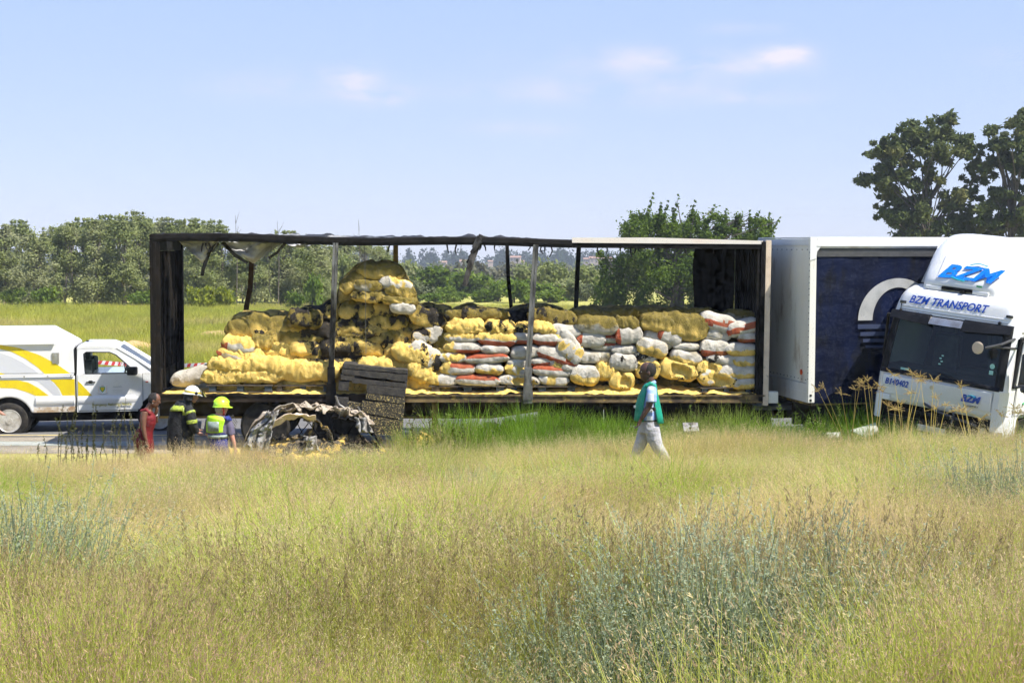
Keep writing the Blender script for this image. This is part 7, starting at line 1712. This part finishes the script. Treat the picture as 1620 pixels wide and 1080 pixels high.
# ---------------------------------------------------------------- grass: clumps scattered with geometry nodes
def blade_clump(seed, n, h0, h1, w, spread, lean, seg=3, head=None, headm=1, curve=.5):
    """blades as tapering strips; optional seed heads (small quads round the tip)"""
    g = np.random.RandomState(seed); V = []; F = []; MI = []
    for i in range(n):
        a = g.uniform(0, 6.283); r_ = spread * math.sqrt(g.uniform(0, 1)); b = np.array([r_ * math.cos(a), r_ * math.sin(a), -.03])
        h = g.uniform(h0, h1); la = a + g.normal() * 1.0; ln = abs(g.normal()) * lean * h + .02
        d = np.array([math.cos(la), math.sin(la), 0]); s = np.array([-d[1], d[0], 0]); s = s * math.cos(g.uniform(0, 3.1)) + d * .5 * g.normal(); s /= np.linalg.norm(s) + 1e-9
        k0 = len(V); pts = []
        for q in range(seg + 1):
            t = q / seg; p = b + np.array([0, 0, 1]) * h * (t - .12 * curve * t * t) + d * ln * (t ** 2); ww = w * (1 - .85 * t) * g.uniform(.8, 1.2) * .5
            if q < seg: V.append(p - s * ww); V.append(p + s * ww)
            else: V.append(p)
            pts.append(p)
        for q in range(seg - 1): F.append((k0 + 2 * q, k0 + 2 * q + 1, k0 + 2 * q + 3, k0 + 2 * q + 2)); MI.append(0)
        F.append((k0 + 2 * seg - 2, k0 + 2 * seg - 1, k0 + 2 * seg)); MI.append(0)
        if head:
            cnt, ln_h, sz, wd = head
            if g.uniform() < .75:
                tip = pts[-1]; dr = (pts[-1] - pts[-2]); dr /= np.linalg.norm(dr) + 1e-9
                for q in range(cnt):
                    t = g.uniform(0, 1); c = tip - dr * ln_h * (1 - t) + g.normal(size=3) * wd * (1.15 - t) ; u = dr * sz * g.uniform(.7, 1.3) + g.normal(size=3) * sz * .35; v_ = np.cross(u, g.normal(size=3)); v_ /= np.linalg.norm(v_) + 1e-9; v_ *= sz * .22
                    k = len(V); V += [c - u, c + v_, c + u, c - v_]; F.append((k, k + 1, k + 2, k + 3)); MI.append(headm)
    return V, F, MI
def clump_obj(name, data, mats):
    V, F, MI = data; me = bpy.data.meshes.new(name); me.from_pydata([tuple(p) for p in V], [], F)
    for m_ in mats: me.materials.append(m_)
    me.polygons.foreach_set('material_index', MI); me.update()
    return bpy.data.objects.new(name, me)          # not linked: only instanced by the scatter
def gmat(name, c1, c2, c3, trans=.5, s=.5, t3=(.5, .62), s3=.28):
    m = leaf_mat(name, c1, c2, s, trans, c3=c3, t3=t3, s3=s3, tex=.65)
    nt = m.node_tree; oi = nt.nodes.new('ShaderNodeObjectInfo'); d = [n for n in nt.nodes if n.type == 'BSDF_DIFFUSE'][0]; tr = [n for n in nt.nodes if n.type == 'BSDF_TRANSLUCENT'][0]
    src = d.inputs[0].links[0].from_socket
    hsv = nt.nodes.new('ShaderNodeHueSaturation'); mr = nt.nodes.new('ShaderNodeMapRange'); mr.inputs['To Min'].default_value = .72; mr.inputs['To Max'].default_value = 1.30
    nt.links.new(oi.outputs['Random'], mr.inputs[0]); nt.links.new(mr.outputs[0], hsv.inputs['Value']); nt.links.new(src, hsv.inputs['Color'])
    nt.links.new(hsv.outputs[0], d.inputs[0]); nt.links.new(hsv.outputs[0], tr.inputs[0]); return m
M['g_straw'] = gmat('straw_stems', (0.641, 0.523, 0.161), (0.709, 0.583, 0.245), (0.456, 0.489, 0.101), t3=(.46, .60), s3=.22)
M['g_head'] = gmat('pinkish_seed_heads', (.70, .52, .34), (.72, .62, .33), (.56, .38, .24), s=.35, t3=(.50, .60), s3=.4)
M['g_green'] = gmat('green_blades', (.33, .50, .05), (.46, .56, .08), (.56, .54, .13), s=.8, t3=(.52, .66))
M['g_lush'] = gmat('lush_green_blades', (0.152, 0.280, 0.028), (0.216, 0.336, 0.040), (0.304, 0.352, 0.088), s=1.2)
M['g_dark'] = gmat('brown_seed_spikes', (0.493, 0.374, 0.196), (0.561, 0.442, 0.246), (0.391, 0.306, 0.145))
M['g_grey'] = gmat('grey_green_twigs', (.36, .41, .26), (.44, .48, .33), (.30, .35, .20), trans=.4)
M['g_greyleaf'] = gmat('silvery_leaves', (.46, .51, .36), (.55, .59, .45), (.38, .43, .28), trans=.4)
M['g_weed'] = gmat('weed_leaves', (.10, .17, .03), (.16, .23, .05), (.20, .22, .06))
M['g_weedstem'] = gmat('weed_stalks', (.13, .14, .06), (.19, .17, .09), (.12, .12, .05))
M['g_tallhead'] = gmat('feathery_grass_heads', (.42, .31, .17), (.36, .25, .12), (.46, .36, .2))
M['g_field'] = gmat('field_grass', (0.480, 0.464, 0.088), (0.400, 0.424, 0.080), (0.560, 0.480, 0.192), s=.12, s3=.05)
PR = {}
def add_proto(key, objs): PR[key] = objs
add_proto('straw', [clump_obj('straw_clump', blade_clump(i, 46, .42, .80, .0045, .20, .28, 3, (16, .17, .0056, .014)), [M['g_straw'], M['g_head']]) for i in range(4)])
add_proto('green', [clump_obj('green_clump', blade_clump(20 + i, 70, .30, .66, .0065, .15, .34, 3), [M['g_green']]) for i in range(4)])
add_proto('spike', [clump_obj('spike_clump', blade_clump(40 + i, 22, .55, .85, .0045, .16, .20, 3, (44, .20, .0068, .010)), [M['g_straw'], M['g_dark']]) for i in range(3)])
add_proto('under', [clump_obj('under_clump', blade_clump(60 + i, 60, .12, .36, .0075, .26, .5, 2), [M['g_green'] if i % 2 else M['g_straw']]) for i in range(4)])
add_proto('lush', [clump_obj('lush_clump', blade_clump(80 + i, 60, .45, .85, .012, .17, .30, 3), [M['g_lush']]) for i in range(3)])
add_proto('field', [clump_obj('field_clump', blade_clump(100 + i, 60, .18, .48, .022, .50, .3, 2), [M['g_field']]) for i in range(3)])
add_proto('fine', [clump_obj('fine_clump', blade_clump(120 + i, 60, .45, .78, .0035, .26, .32, 3, (12, .22, .0042, .035)), [M['g_straw'], M['g_head']]) for i in range(3)])
def twig_bush(seed, n=55, h0=.45, h1=.85, leafn=34, spread=.18, lean=.42):
    g = np.random.RandomState(seed); V = []; F = []; MI = []
    for i in range(n):
        a = g.uniform(0, 6.283); d = np.array([math.cos(a), math.sin(a), 0]); r_ = spread * g.uniform(0, 1); h = g.uniform(h0, h1); ln = h * lean * min(1.5, abs(g.normal())) ; base = d * r_; sd_ = np.array([-d[1], d[0], 0])
        prev = None; w = .005; pts = []
        for q in range(7):
            t = q / 6; p = base + d * ln * t ** 1.4 + np.array([0, 0, h * t]) + g.normal(size=3) * .012 * (t > 0); pts.append(p)
        for q in range(6):
            k = len(V); ww = w * (1 - t * .1) * (1 - q / 8); V += [pts[q] - sd_ * ww, pts[q] + sd_ * ww, pts[q + 1] + sd_ * ww * .8, pts[q + 1] - sd_ * ww * .8]; F.append((k, k + 1, k + 2, k + 3)); MI.append(0)
        for q in range(leafn):
            t = g.uniform(.3, 1.0) * 6; j = min(5, int(t)); c = pts[j] * (1 - (t - j)) + pts[j + 1] * (t - j); u = g.normal(size=3); u[2] = abs(u[2]); u = u / np.linalg.norm(u) * g.uniform(.008, .020); v_ = np.cross(u, g.normal(size=3)); v_ = v_ / (np.linalg.norm(v_) + 1e-9) * .0035
            k = len(V); V += [c, c + u * .5 + v_, c + u, c + u * .5 - v_]; F.append((k, k + 1, k + 2, k + 3)); MI.append(1)
    return V, F, MI
def scatter(name, key, pts, kind='stuff', label=None):
    """pts: n x 5 array  x,y,z,scale,zrot ; one object, clumps instanced on its points by geometry nodes"""
    me = bpy.data.meshes.new(name); n = len(pts); me.vertices.add(n); me.vertices.foreach_set('co', np.ascontiguousarray(pts[:, :3], dtype=np.float32).ravel())
    for an, col in (('sc', 3), ('rz', 4)):
        a = me.attributes.new(an, 'FLOAT', 'POINT'); a.data.foreach_set('value', np.ascontiguousarray(pts[:, col], dtype=np.float32))
    K = len(PR[key]); idx = np.random.RandomState(5).randint(0, K, n).astype(np.int32)
    a = me.attributes.new('pk', 'INT', 'POINT'); a.data.foreach_set('value', idx)
    o = bpy.data.objects.new(name, me); COL.objects.link(o); tag(o, label, kind=kind)
    ng = bpy.data.node_groups.new(name, 'GeometryNodeTree'); ng.interface.new_socket('Geometry', in_out='INPUT', socket_type='NodeSocketGeometry'); ng.interface.new_socket('Geometry', in_out='OUTPUT', socket_type='NodeSocketGeometry')
    N = ng.nodes; L = ng.links; gi = N.new('NodeGroupInput'); go = N.new('NodeGroupOutput')
    join = N.new('GeometryNodeJoinGeometry')
    def attr(nm, ty):
        q = N.new('GeometryNodeInputNamedAttribute'); q.data_type = ty; q.inputs['Name'].default_value = nm; return q.outputs['Attribute']
    sc, rz, pk = attr('sc', 'FLOAT'), attr('rz', 'FLOAT'), attr('pk', 'INT')
    cx = N.new('ShaderNodeCombineXYZ'); L.new(rz, cx.inputs['Z']); cs = N.new('ShaderNodeCombineXYZ')
    for q in range(3): L.new(sc, cs.inputs[q])
    for k, ob in enumerate(PR[key]):
        info = N.new('GeometryNodeObjectInfo'); info.inputs['Object'].default_value = ob; info.inputs['As Instance'].default_value = True
        cmp = N.new('FunctionNodeCompare'); cmp.data_type = 'INT'; cmp.operation = 'EQUAL'; L.new(pk, cmp.inputs[2]); cmp.inputs[3].default_value = k
        ins = N.new('GeometryNodeInstanceOnPoints'); L.new(gi.outputs[0], ins.inputs['Points']); L.new(cmp.outputs[0], ins.inputs['Selection']); L.new(info.outputs['Geometry'], ins.inputs['Instance'])
        L.new(cx.outputs[0], ins.inputs['Rotation']); L.new(cs.outputs[0], ins.inputs['Scale']); L.new(ins.outputs[0], join.inputs[0])
    L.new(join.outputs[0], go.inputs[0]); md = o.modifiers.new('scatter', 'NODES'); md.node_group = ng
    return o
nf = lambda x, y, s, sd: .5 + .9 * noise.fractal(Vector((x * s + sd, y * s - sd, sd)), 1, 2, 3)
def pts_in(n, y0, y1, seed, dens=None, sc=(.8, 1.2), xk=.42, xpad=.8, power=1.0, xlim=None):
    g = np.random.RandomState(seed); out = []; tries = 0
    while len(out) < n and tries < n * 12:
        tries += 1; y = y0 + (y1 - y0) * g.uniform() ** power
        w = xk * y + xpad; x = g.uniform(-w, w)
        if xlim and not (xlim[0] < x < xlim[1]): continue
        if dens and g.uniform() > dens(x, y): continue
        out.append((x, y, gz(x, y), g.uniform(*sc) * (.78 + .5 * max(0, min(1, nf(x, y, .55, 71)))) , g.uniform(0, 6.283)))
    return np.array(out)
SHR = []
_ = 0
SHR += [(pix(px, py, Y).x, Y, r_) for px, py, Y, r_ in ((1190, 1000, 5.6, .80), (1010, 1000, 5.3, .60), (860, 1040, 5.0, .35), (1130, 900, 7.0, .6), (30, 840, 8.6, .75), (150, 890, 8.2, .4), (300, 860, 9.2, .35), (735, 730, 18, 1.1), (860, 735, 17.5, 1.1), (800, 745, 16, .5), (1030, 760, 16.5, .45), (1600, 800, 11.5, .6), (1500, 810, 11, .4))]
def near_ok(x, y):      # leave the crash site itself clear, and thin the grass where shrubs grow
    for sx_, sy_, r_ in SHR:
        if (x - sx_ * y / sy_) ** 2 + (y - sy_) ** 2 * (.22 if y < sy_ else .8) < r_ * r_: return .05
    if y > 23.9: return 0.0
    return 1.0
def edge(x): return 24.4 if -7 < x < 8 else 24.6
# foreground bank
scatter('meadow_grass', 'straw', pts_in(9500, 3.6, 22.6, 1, lambda x, y: max(.12, .15 + 1.0 * nf(x, y, .30, 3) - 1.5 * max(0, nf(x, y, .30, 9) - .5)) * near_ok(x, y), power=.8), label='pale seeding meadow grass on the bank in the foreground')
scatter('fine_grass', 'fine', pts_in(7500, 4, 22.8, 21, lambda x, y: (max(.02, -.25 + 1.8 * nf(x, y, .26, 23)) - .8 * max(0, nf(x, y, .30, 9) - .5)) * near_ok(x, y), power=.75), label='fine hazy seed heads across the bank')
scatter('green_grass', 'green', pts_in(13000, 3.6, 22.4, 2, lambda x, y: max(.08, -.75 + 3.3 * nf(x, y, .30, 9)) * near_ok(x, y), power=.85, sc=(.8, 1.3)), label='green blades growing through the meadow grass')
scatter('grass_undergrowth', 'under', pts_in(9000, 3.4, 24.6, 3, lambda x, y: .15 + .85 * near_ok(x, y) if y < 23.9 else 1, power=.85), label='short tangled undergrowth covering the bank')
scatter('seed_spike_grass', 'spike', pts_in(650, 3.8, 9.5, 4, lambda x, y: max(.0, -1.5 + 3.0 * nf(x, y, .42, 17) + (.8 if x < -1.2 and y < 7.5 else 0)), power=.8), label='brown seed spikes in the nearest grass')
PR['tuft'] = [clump_obj('tuft_clump', blade_clump(140 + i, 60, .55, .95, .008, .10, .55, 4, None, 1, .9), [M['g_green']]) for i in range(3)]
scatter('long_green_tufts', 'tuft', pts_in(420, 5.0, 14, 12, lambda x, y: max(.02, -1.1 + 3.2 * nf(x, y, .5, 41)) * near_ok(x, y), power=.9, sc=(.7, 1.15)), label='tufts of long arching green blades in the foreground')
PR['lodged'] = [clump_obj('lodged_clump', blade_clump(160 + i, 34, .45, .8, .005, .12, 1.1, 4, (10, .14, .006, .014), 1, 1.6), [M['g_straw'], M['g_head']]) for i in range(3)]
scatter('bent_grass', 'lodged', pts_in(1300, 5.2, 19, 14, lambda x, y: max(.0, -1.0 + 3.0 * nf(x, y, .45, 55)) * near_ok(x, y), power=.8), label='bent and flattened straw lying across the meadow grass')
# verge in front of the trailer
def verge(x, y):
    if y > 25.75: return 0
    if -2.0 < x < -.25 and y > 23.8: return .08
    if x < -2.0 and y > 22.6: return .0
    k = 1.0 if .1 < x < 4.2 else (.16 if x < .1 else .22 if x < 6.2 else .4)
    return k * max(.05, -.1 + 1.5 * nf(x, y, .9, 31))
scatter('verge_grass', 'lush', pts_in(2100, 23.2, 25.7, 6, verge, xk=.40, xpad=1, sc=(.80, 1.30)), label='lush green grass on the verge in front of the trailer')
scatter('verge_straw', 'straw', pts_in(1100, 22.6, 24.9, 7, lambda x, y: (.9 if x > 3.6 or x < -2.2 else .25) if not (x < -2.2 and y > 22.9) else 0, xk=.40, xpad=1, sc=(.8, 1.1)), label='dry grass on the verge')
# field beyond the road
scatter('field_grass', 'field', pts_in(26000, 35.6, 104, 8, None, xk=.40, xpad=4, sc=(.8, 1.5), power=.75), label='sunlit yellow green grass of the field beyond the road')
scatter('roadside_grass', 'straw', pts_in(1500, 35.2, 40, 10, None, xk=.40, xpad=2, sc=(.6, .9)), label='dry grass along the far side of the road')
# ---- grey green shrubs in the bank, each a plant of its own
SH = [clump_obj('p', twig_bush(i), [M['g_grey'], M['g_greyleaf']]) for i in range(3)]
def shrub(px, py, Y, w, h, label, rep=5, seed=0):
    rep = int(rep * 1.8)
    """rep stems fans share one root ring; w, h in metres"""
    p = pix(px, py, Y); g = np.random.RandomState(seed + int(px)); z = gz(p.x, Y); e = empty('grey_shrub', (p.x, Y, z), (0, 0, 0), label, 'shrub', 'grey green shrubs growing in the bank')
    for k in range(rep):
        o = bpy.data.objects.new('foliage', SH[k % 3].data); COL.objects.link(o); o.parent = e
        o.location = (g.uniform(-.5, .5) * w, g.uniform(-.35, .35) * w, 0); s = 1.16 * h / .8 * g.uniform(.8, 1.12); o.scale = (s * 1.1, s * 1.1, s); o.rotation_euler = (g.uniform(-.15, .15), g.uniform(-.2, .2), g.uniform(0, 6))
    MB().tube([(0, 0, -.05), (.02, 0, .12), (0, .03, .25)], [.03, .02, .01], 6).build('stem', M['bark'], e)
shrub(1190, 1000, 5.6, 1.05, .72, 'largest grey green shrub, low right of the centre in the foreground', 13)
shrub(1010, 1000, 5.3, .85, .62, 'grey green shrub left of the largest one in the foreground', 9)
shrub(860, 1040, 5.0, .6, .48, 'low grey green shrub at the bottom centre', 5)
shrub(1130, 900, 7.0, .8, .62, 'grey green shrub behind the largest one', 8)
shrub(30, 840, 8.6, .9, .80, 'grey green shrub cut by the left edge of the photo', 9)
shrub(150, 890, 8.2, .7, .50, 'small dark grey green shrub right of the left edge one', 6)
shrub(300, 860, 9.2, .6, .5, 'grey green shrub in the left foreground', 6)
shrub(735, 730, 18.0, 1.5, .52, 'wide silvery shrub in the grass below the middle of the trailer', 12)
shrub(860, 735, 17.5, 1.5, .55, 'silvery shrub left of the walking man', 12)
shrub(800, 745, 16, 1.0, .45, 'pinkish grey shrub between the two silvery ones', 6)
shrub(1030, 760, 16.5, .9, .5, 'dark green grey shrub at the feet of the walking man', 7)
shrub(1600, 800, 11.5, 1.0, .8, 'grey green shrub at the right edge of the photo', 9)
shrub(1500, 810, 11.0, .8, .6, 'small grey green shrub in the right foreground', 5)
# ---- tall weeds standing against the road at the left, and leafy weeds by the trailer
def weed(px, ytop, Y, label, stalks=1, leafy=False, seed=0, mats=None):
    b = pix(px, 700, Y); z = gz(b.x, Y); top = pix(px, ytop, Y).z - z; g = np.random.RandomState(seed)
    e = empty('tall_weed', (b.x, Y, z), (0, 0, 0), label, 'weed', 'tall weeds standing in front of the crash')
    V = []; F = []; mb = MB()
    for k in range(stalks):
        h = top * (1 if k == 0 else g.uniform(.6, .95)); x0 = g.normal() * .05 * k; pts = [(x0 + .05 * g.normal() * t, .03 * g.normal() * t, h * t) for t in np.linspace(0, 1, 6)]
        mb.tube(pts, [.007, .0065, .006, .005, .004, .002], 4)
        nl = 60 if leafy else 90
        for q in range(nl):
            t = g.uniform(.25 if leafy else .45, 1.0) * 5; j = min(4, int(t)); c = np.array(pts[j]) * (1 - (t - j)) + np.array(pts[j + 1]) * (t - j)
            sz = (.06 if leafy else .032) * g.uniform(.5, 1.2); u = g.normal(size=3); u[2] = abs(u[2]) * .8; u = u / np.linalg.norm(u) * sz; v_ = np.cross(u, g.normal(size=3)); v_ = v_ / (np.linalg.norm(v_) + 1e-9) * sz * (.22 if leafy else .3)
            k_ = len(V); V += [c, c + u * .5 + v_, c + u, c + u * .5 - v_]; F.append((k_, k_ + 1, k_ + 2, k_ + 3))
    mb.build('stalk', M['g_weedstem'], e); fast_mesh('leaves', np.array(V), np.array(F), (M['g_weed'] if leafy else M['g_weedstem']) if mats is None else mats, e)
for i, (px, yt) in enumerate([(93, 640), (98, 660), (108, 668), (117, 640), (122, 655), (150, 634), (151, 640), (163, 668), (172, 662), (184, 640), (190, 655), (202, 630), (203, 655), (212, 650), (70, 690), (140, 672), (60, 700), (130, 664)]):
    weed(px, yt, 22.0 - .15 * (i % 4), 'dark stalked weed %s' % ['left of the pickup rear sill', 'below the pickup bed', 'leaning below the pickup bed', 'tall and dense below the pickup door gap', 'thin one right of the dense pair', 'tallest one in front of the door lettering', 'twin of the tallest one by the lettering', 'short one below the door', 'middling one below the door', 'forked one under the crest side of the door', 'slim one under the mirror', 'tall open one left of the woman', 'lower one left of the woman', 'closest one to the woman', 'low one near the rear wheel', 'low one between the tall ones', 'lowest one by the rear wheel', 'bent one between the tall ones'][i], 1 + i % 2, False, i)
for i, (px, yt) in enumerate([(652, 645), (664, 655), (675, 650), (690, 668), (720, 640), (735, 660), (700, 655), (1237, 640), (1262, 652), (1226, 660), (1300, 645), (1188, 650), (1150, 655), (1095, 640), (905, 640), (880, 650), (845, 648), (1330, 640), (1285, 650)]):
    weed(px, yt, 24.2 - .1 * (i % 3), 'leafy green weed %s' % ['left of the charred pallet end', 'below the pallet end', 'right of the pallet end', 'beside the chassis gap', 'under the long chassis beam', 'right of the chassis gap weeds', 'between the chassis gap weeds', 'bright one below the kick plate', 'sprawling one below the front trailer corner', 'short one left of the kick plate', 'dark one below the navy curtain', 'below the front corner post', 'below the toolbox', 'just right of the walking man', 'left of the walking man below the rail', 'below the right post side', 'at the foot of the right post', 'brownish one below the navy curtain', 'reddish one below the trailer corner'][i], 2, True, 50 + i)
# ---- tall clumps of feathery grass in front of the cab
def tallgrass(px, Y, stems, label, seed):
    b = pix(px, 690, Y); z = gz(b.x, Y); e = empty('tall_grass_clump', (b.x, Y, z), (0, 0, 0), label, 'grass clump', 'tall feathery grass clumps by the cab'); g = np.random.RandomState(seed)
    mb = MB(); V = []; F = []
    for (tx, ty) in stems:
        t = pix(tx, ty, Y); top = Vector((t.x - b.x, g.uniform(-.2, .2), t.z - z)); b0 = Vector((g.uniform(-.06, .06), g.uniform(-.06, .06), -.02)); mid = b0.lerp(top, .55) + Vector((-(top.x) * .15, 0, .05))
        mb.tube([b0, mid, top], [.008, .006, .003], 4)
        for q in range(9):                                # spreading finger-like heads
            a = g.uniform(0, 6.283); d = Vector((math.cos(a) * .8 + top.x * .25, math.sin(a) * .8, g.uniform(-.25, .9))).normalized() * g.uniform(.08, .19)
            mb.tube([top, top + d * .55 + Vector((0, 0, .012)), top + d], [.003, .0026, .001], 3)
            for w in range(11):
                s = g.uniform(.15, 1); c = np.array(top + d * s); u = g.normal(size=3) * .011; v_ = np.cross(u, g.normal(size=3)); v_ = v_ / (np.linalg.norm(v_) + 1e-9) * .0035; k = len(V); V += [c - u, c + v_, c + u, c - v_]; F.append((k, k + 1, k + 2, k + 3))
    mb.build('stems', M['g_straw'], e); fast_mesh('seed_heads', np.array(V), np.array(F), M['g_tallhead'], e)
    Vv, Ff, MI = blade_clump(seed, 60, .3, .8, .010, .22, .3, 3); me = bpy.data.meshes.new('blades'); me.from_pydata([tuple(p) for p in Vv], [], Ff); me.materials.append(M['g_straw']); o = bpy.data.objects.new('blades', me); COL.objects.link(o); o.parent = e
tallgrass(1345, 22.8, [(1294, 618), (1302, 612), (1330, 622), (1352, 616), (1358, 608)], 'fan of tall feathery grass in front of the navy curtain', 1)
tallgrass(1385, 22.4, [(1366, 606), (1374, 602), (1380, 614), (1392, 612), (1399, 620)], 'tall feathery grass left of the cab number', 2)
tallgrass(1430, 22.2, [(1415, 594), (1425, 640), (1438, 620), (1448, 592), (1456, 596), (1462, 604)], 'thick tall grass in front of the number on the cab', 3)
tallgrass(1475, 22.0, [(1462, 605), (1475, 602), (1482, 630), (1478, 646), (1495, 640)], 'tall grass in front of the dented flap', 4)
tallgrass(1540, 22.2, [(1516, 612), (1508, 648), (1522, 650), (1534, 655), (1545, 660)], 'tall arching grass in front of the right end of the flap', 5)
tallgrass(1600, 21.6, [(1590, 660), (1604, 652), (1612, 648), (1618, 655)], 'tall straw grass at the right edge by the cab door', 6)
tallgrass(1410, 22.8, [(1400, 640), (1412, 645), (1420, 650)], 'shorter grass left of the broken bumper', 7)
# ---------------------------------------------------------------- the air
def haze():
    m = bpy.data.materials.new('haze'); m.use_nodes = True; nt = m.node_tree; nt.nodes.clear()
    o_ = nt.nodes.new('ShaderNodeOutputMaterial'); v = nt.nodes.new('ShaderNodeVolumePrincipled'); v.inputs['Color'].default_value = (.80, .88, 1, 1); v.inputs['Density'].default_value = .00036; v.inputs['Anisotropy'].default_value = .0
    nt.links.new(v.outputs[0], o_.inputs['Volume'])
    o = MB().box(-950, 950, -60, 1550, -32, 34).build('haze', m); tag(o, 'thin bluish summer haze over the plain', kind='stuff')
haze()
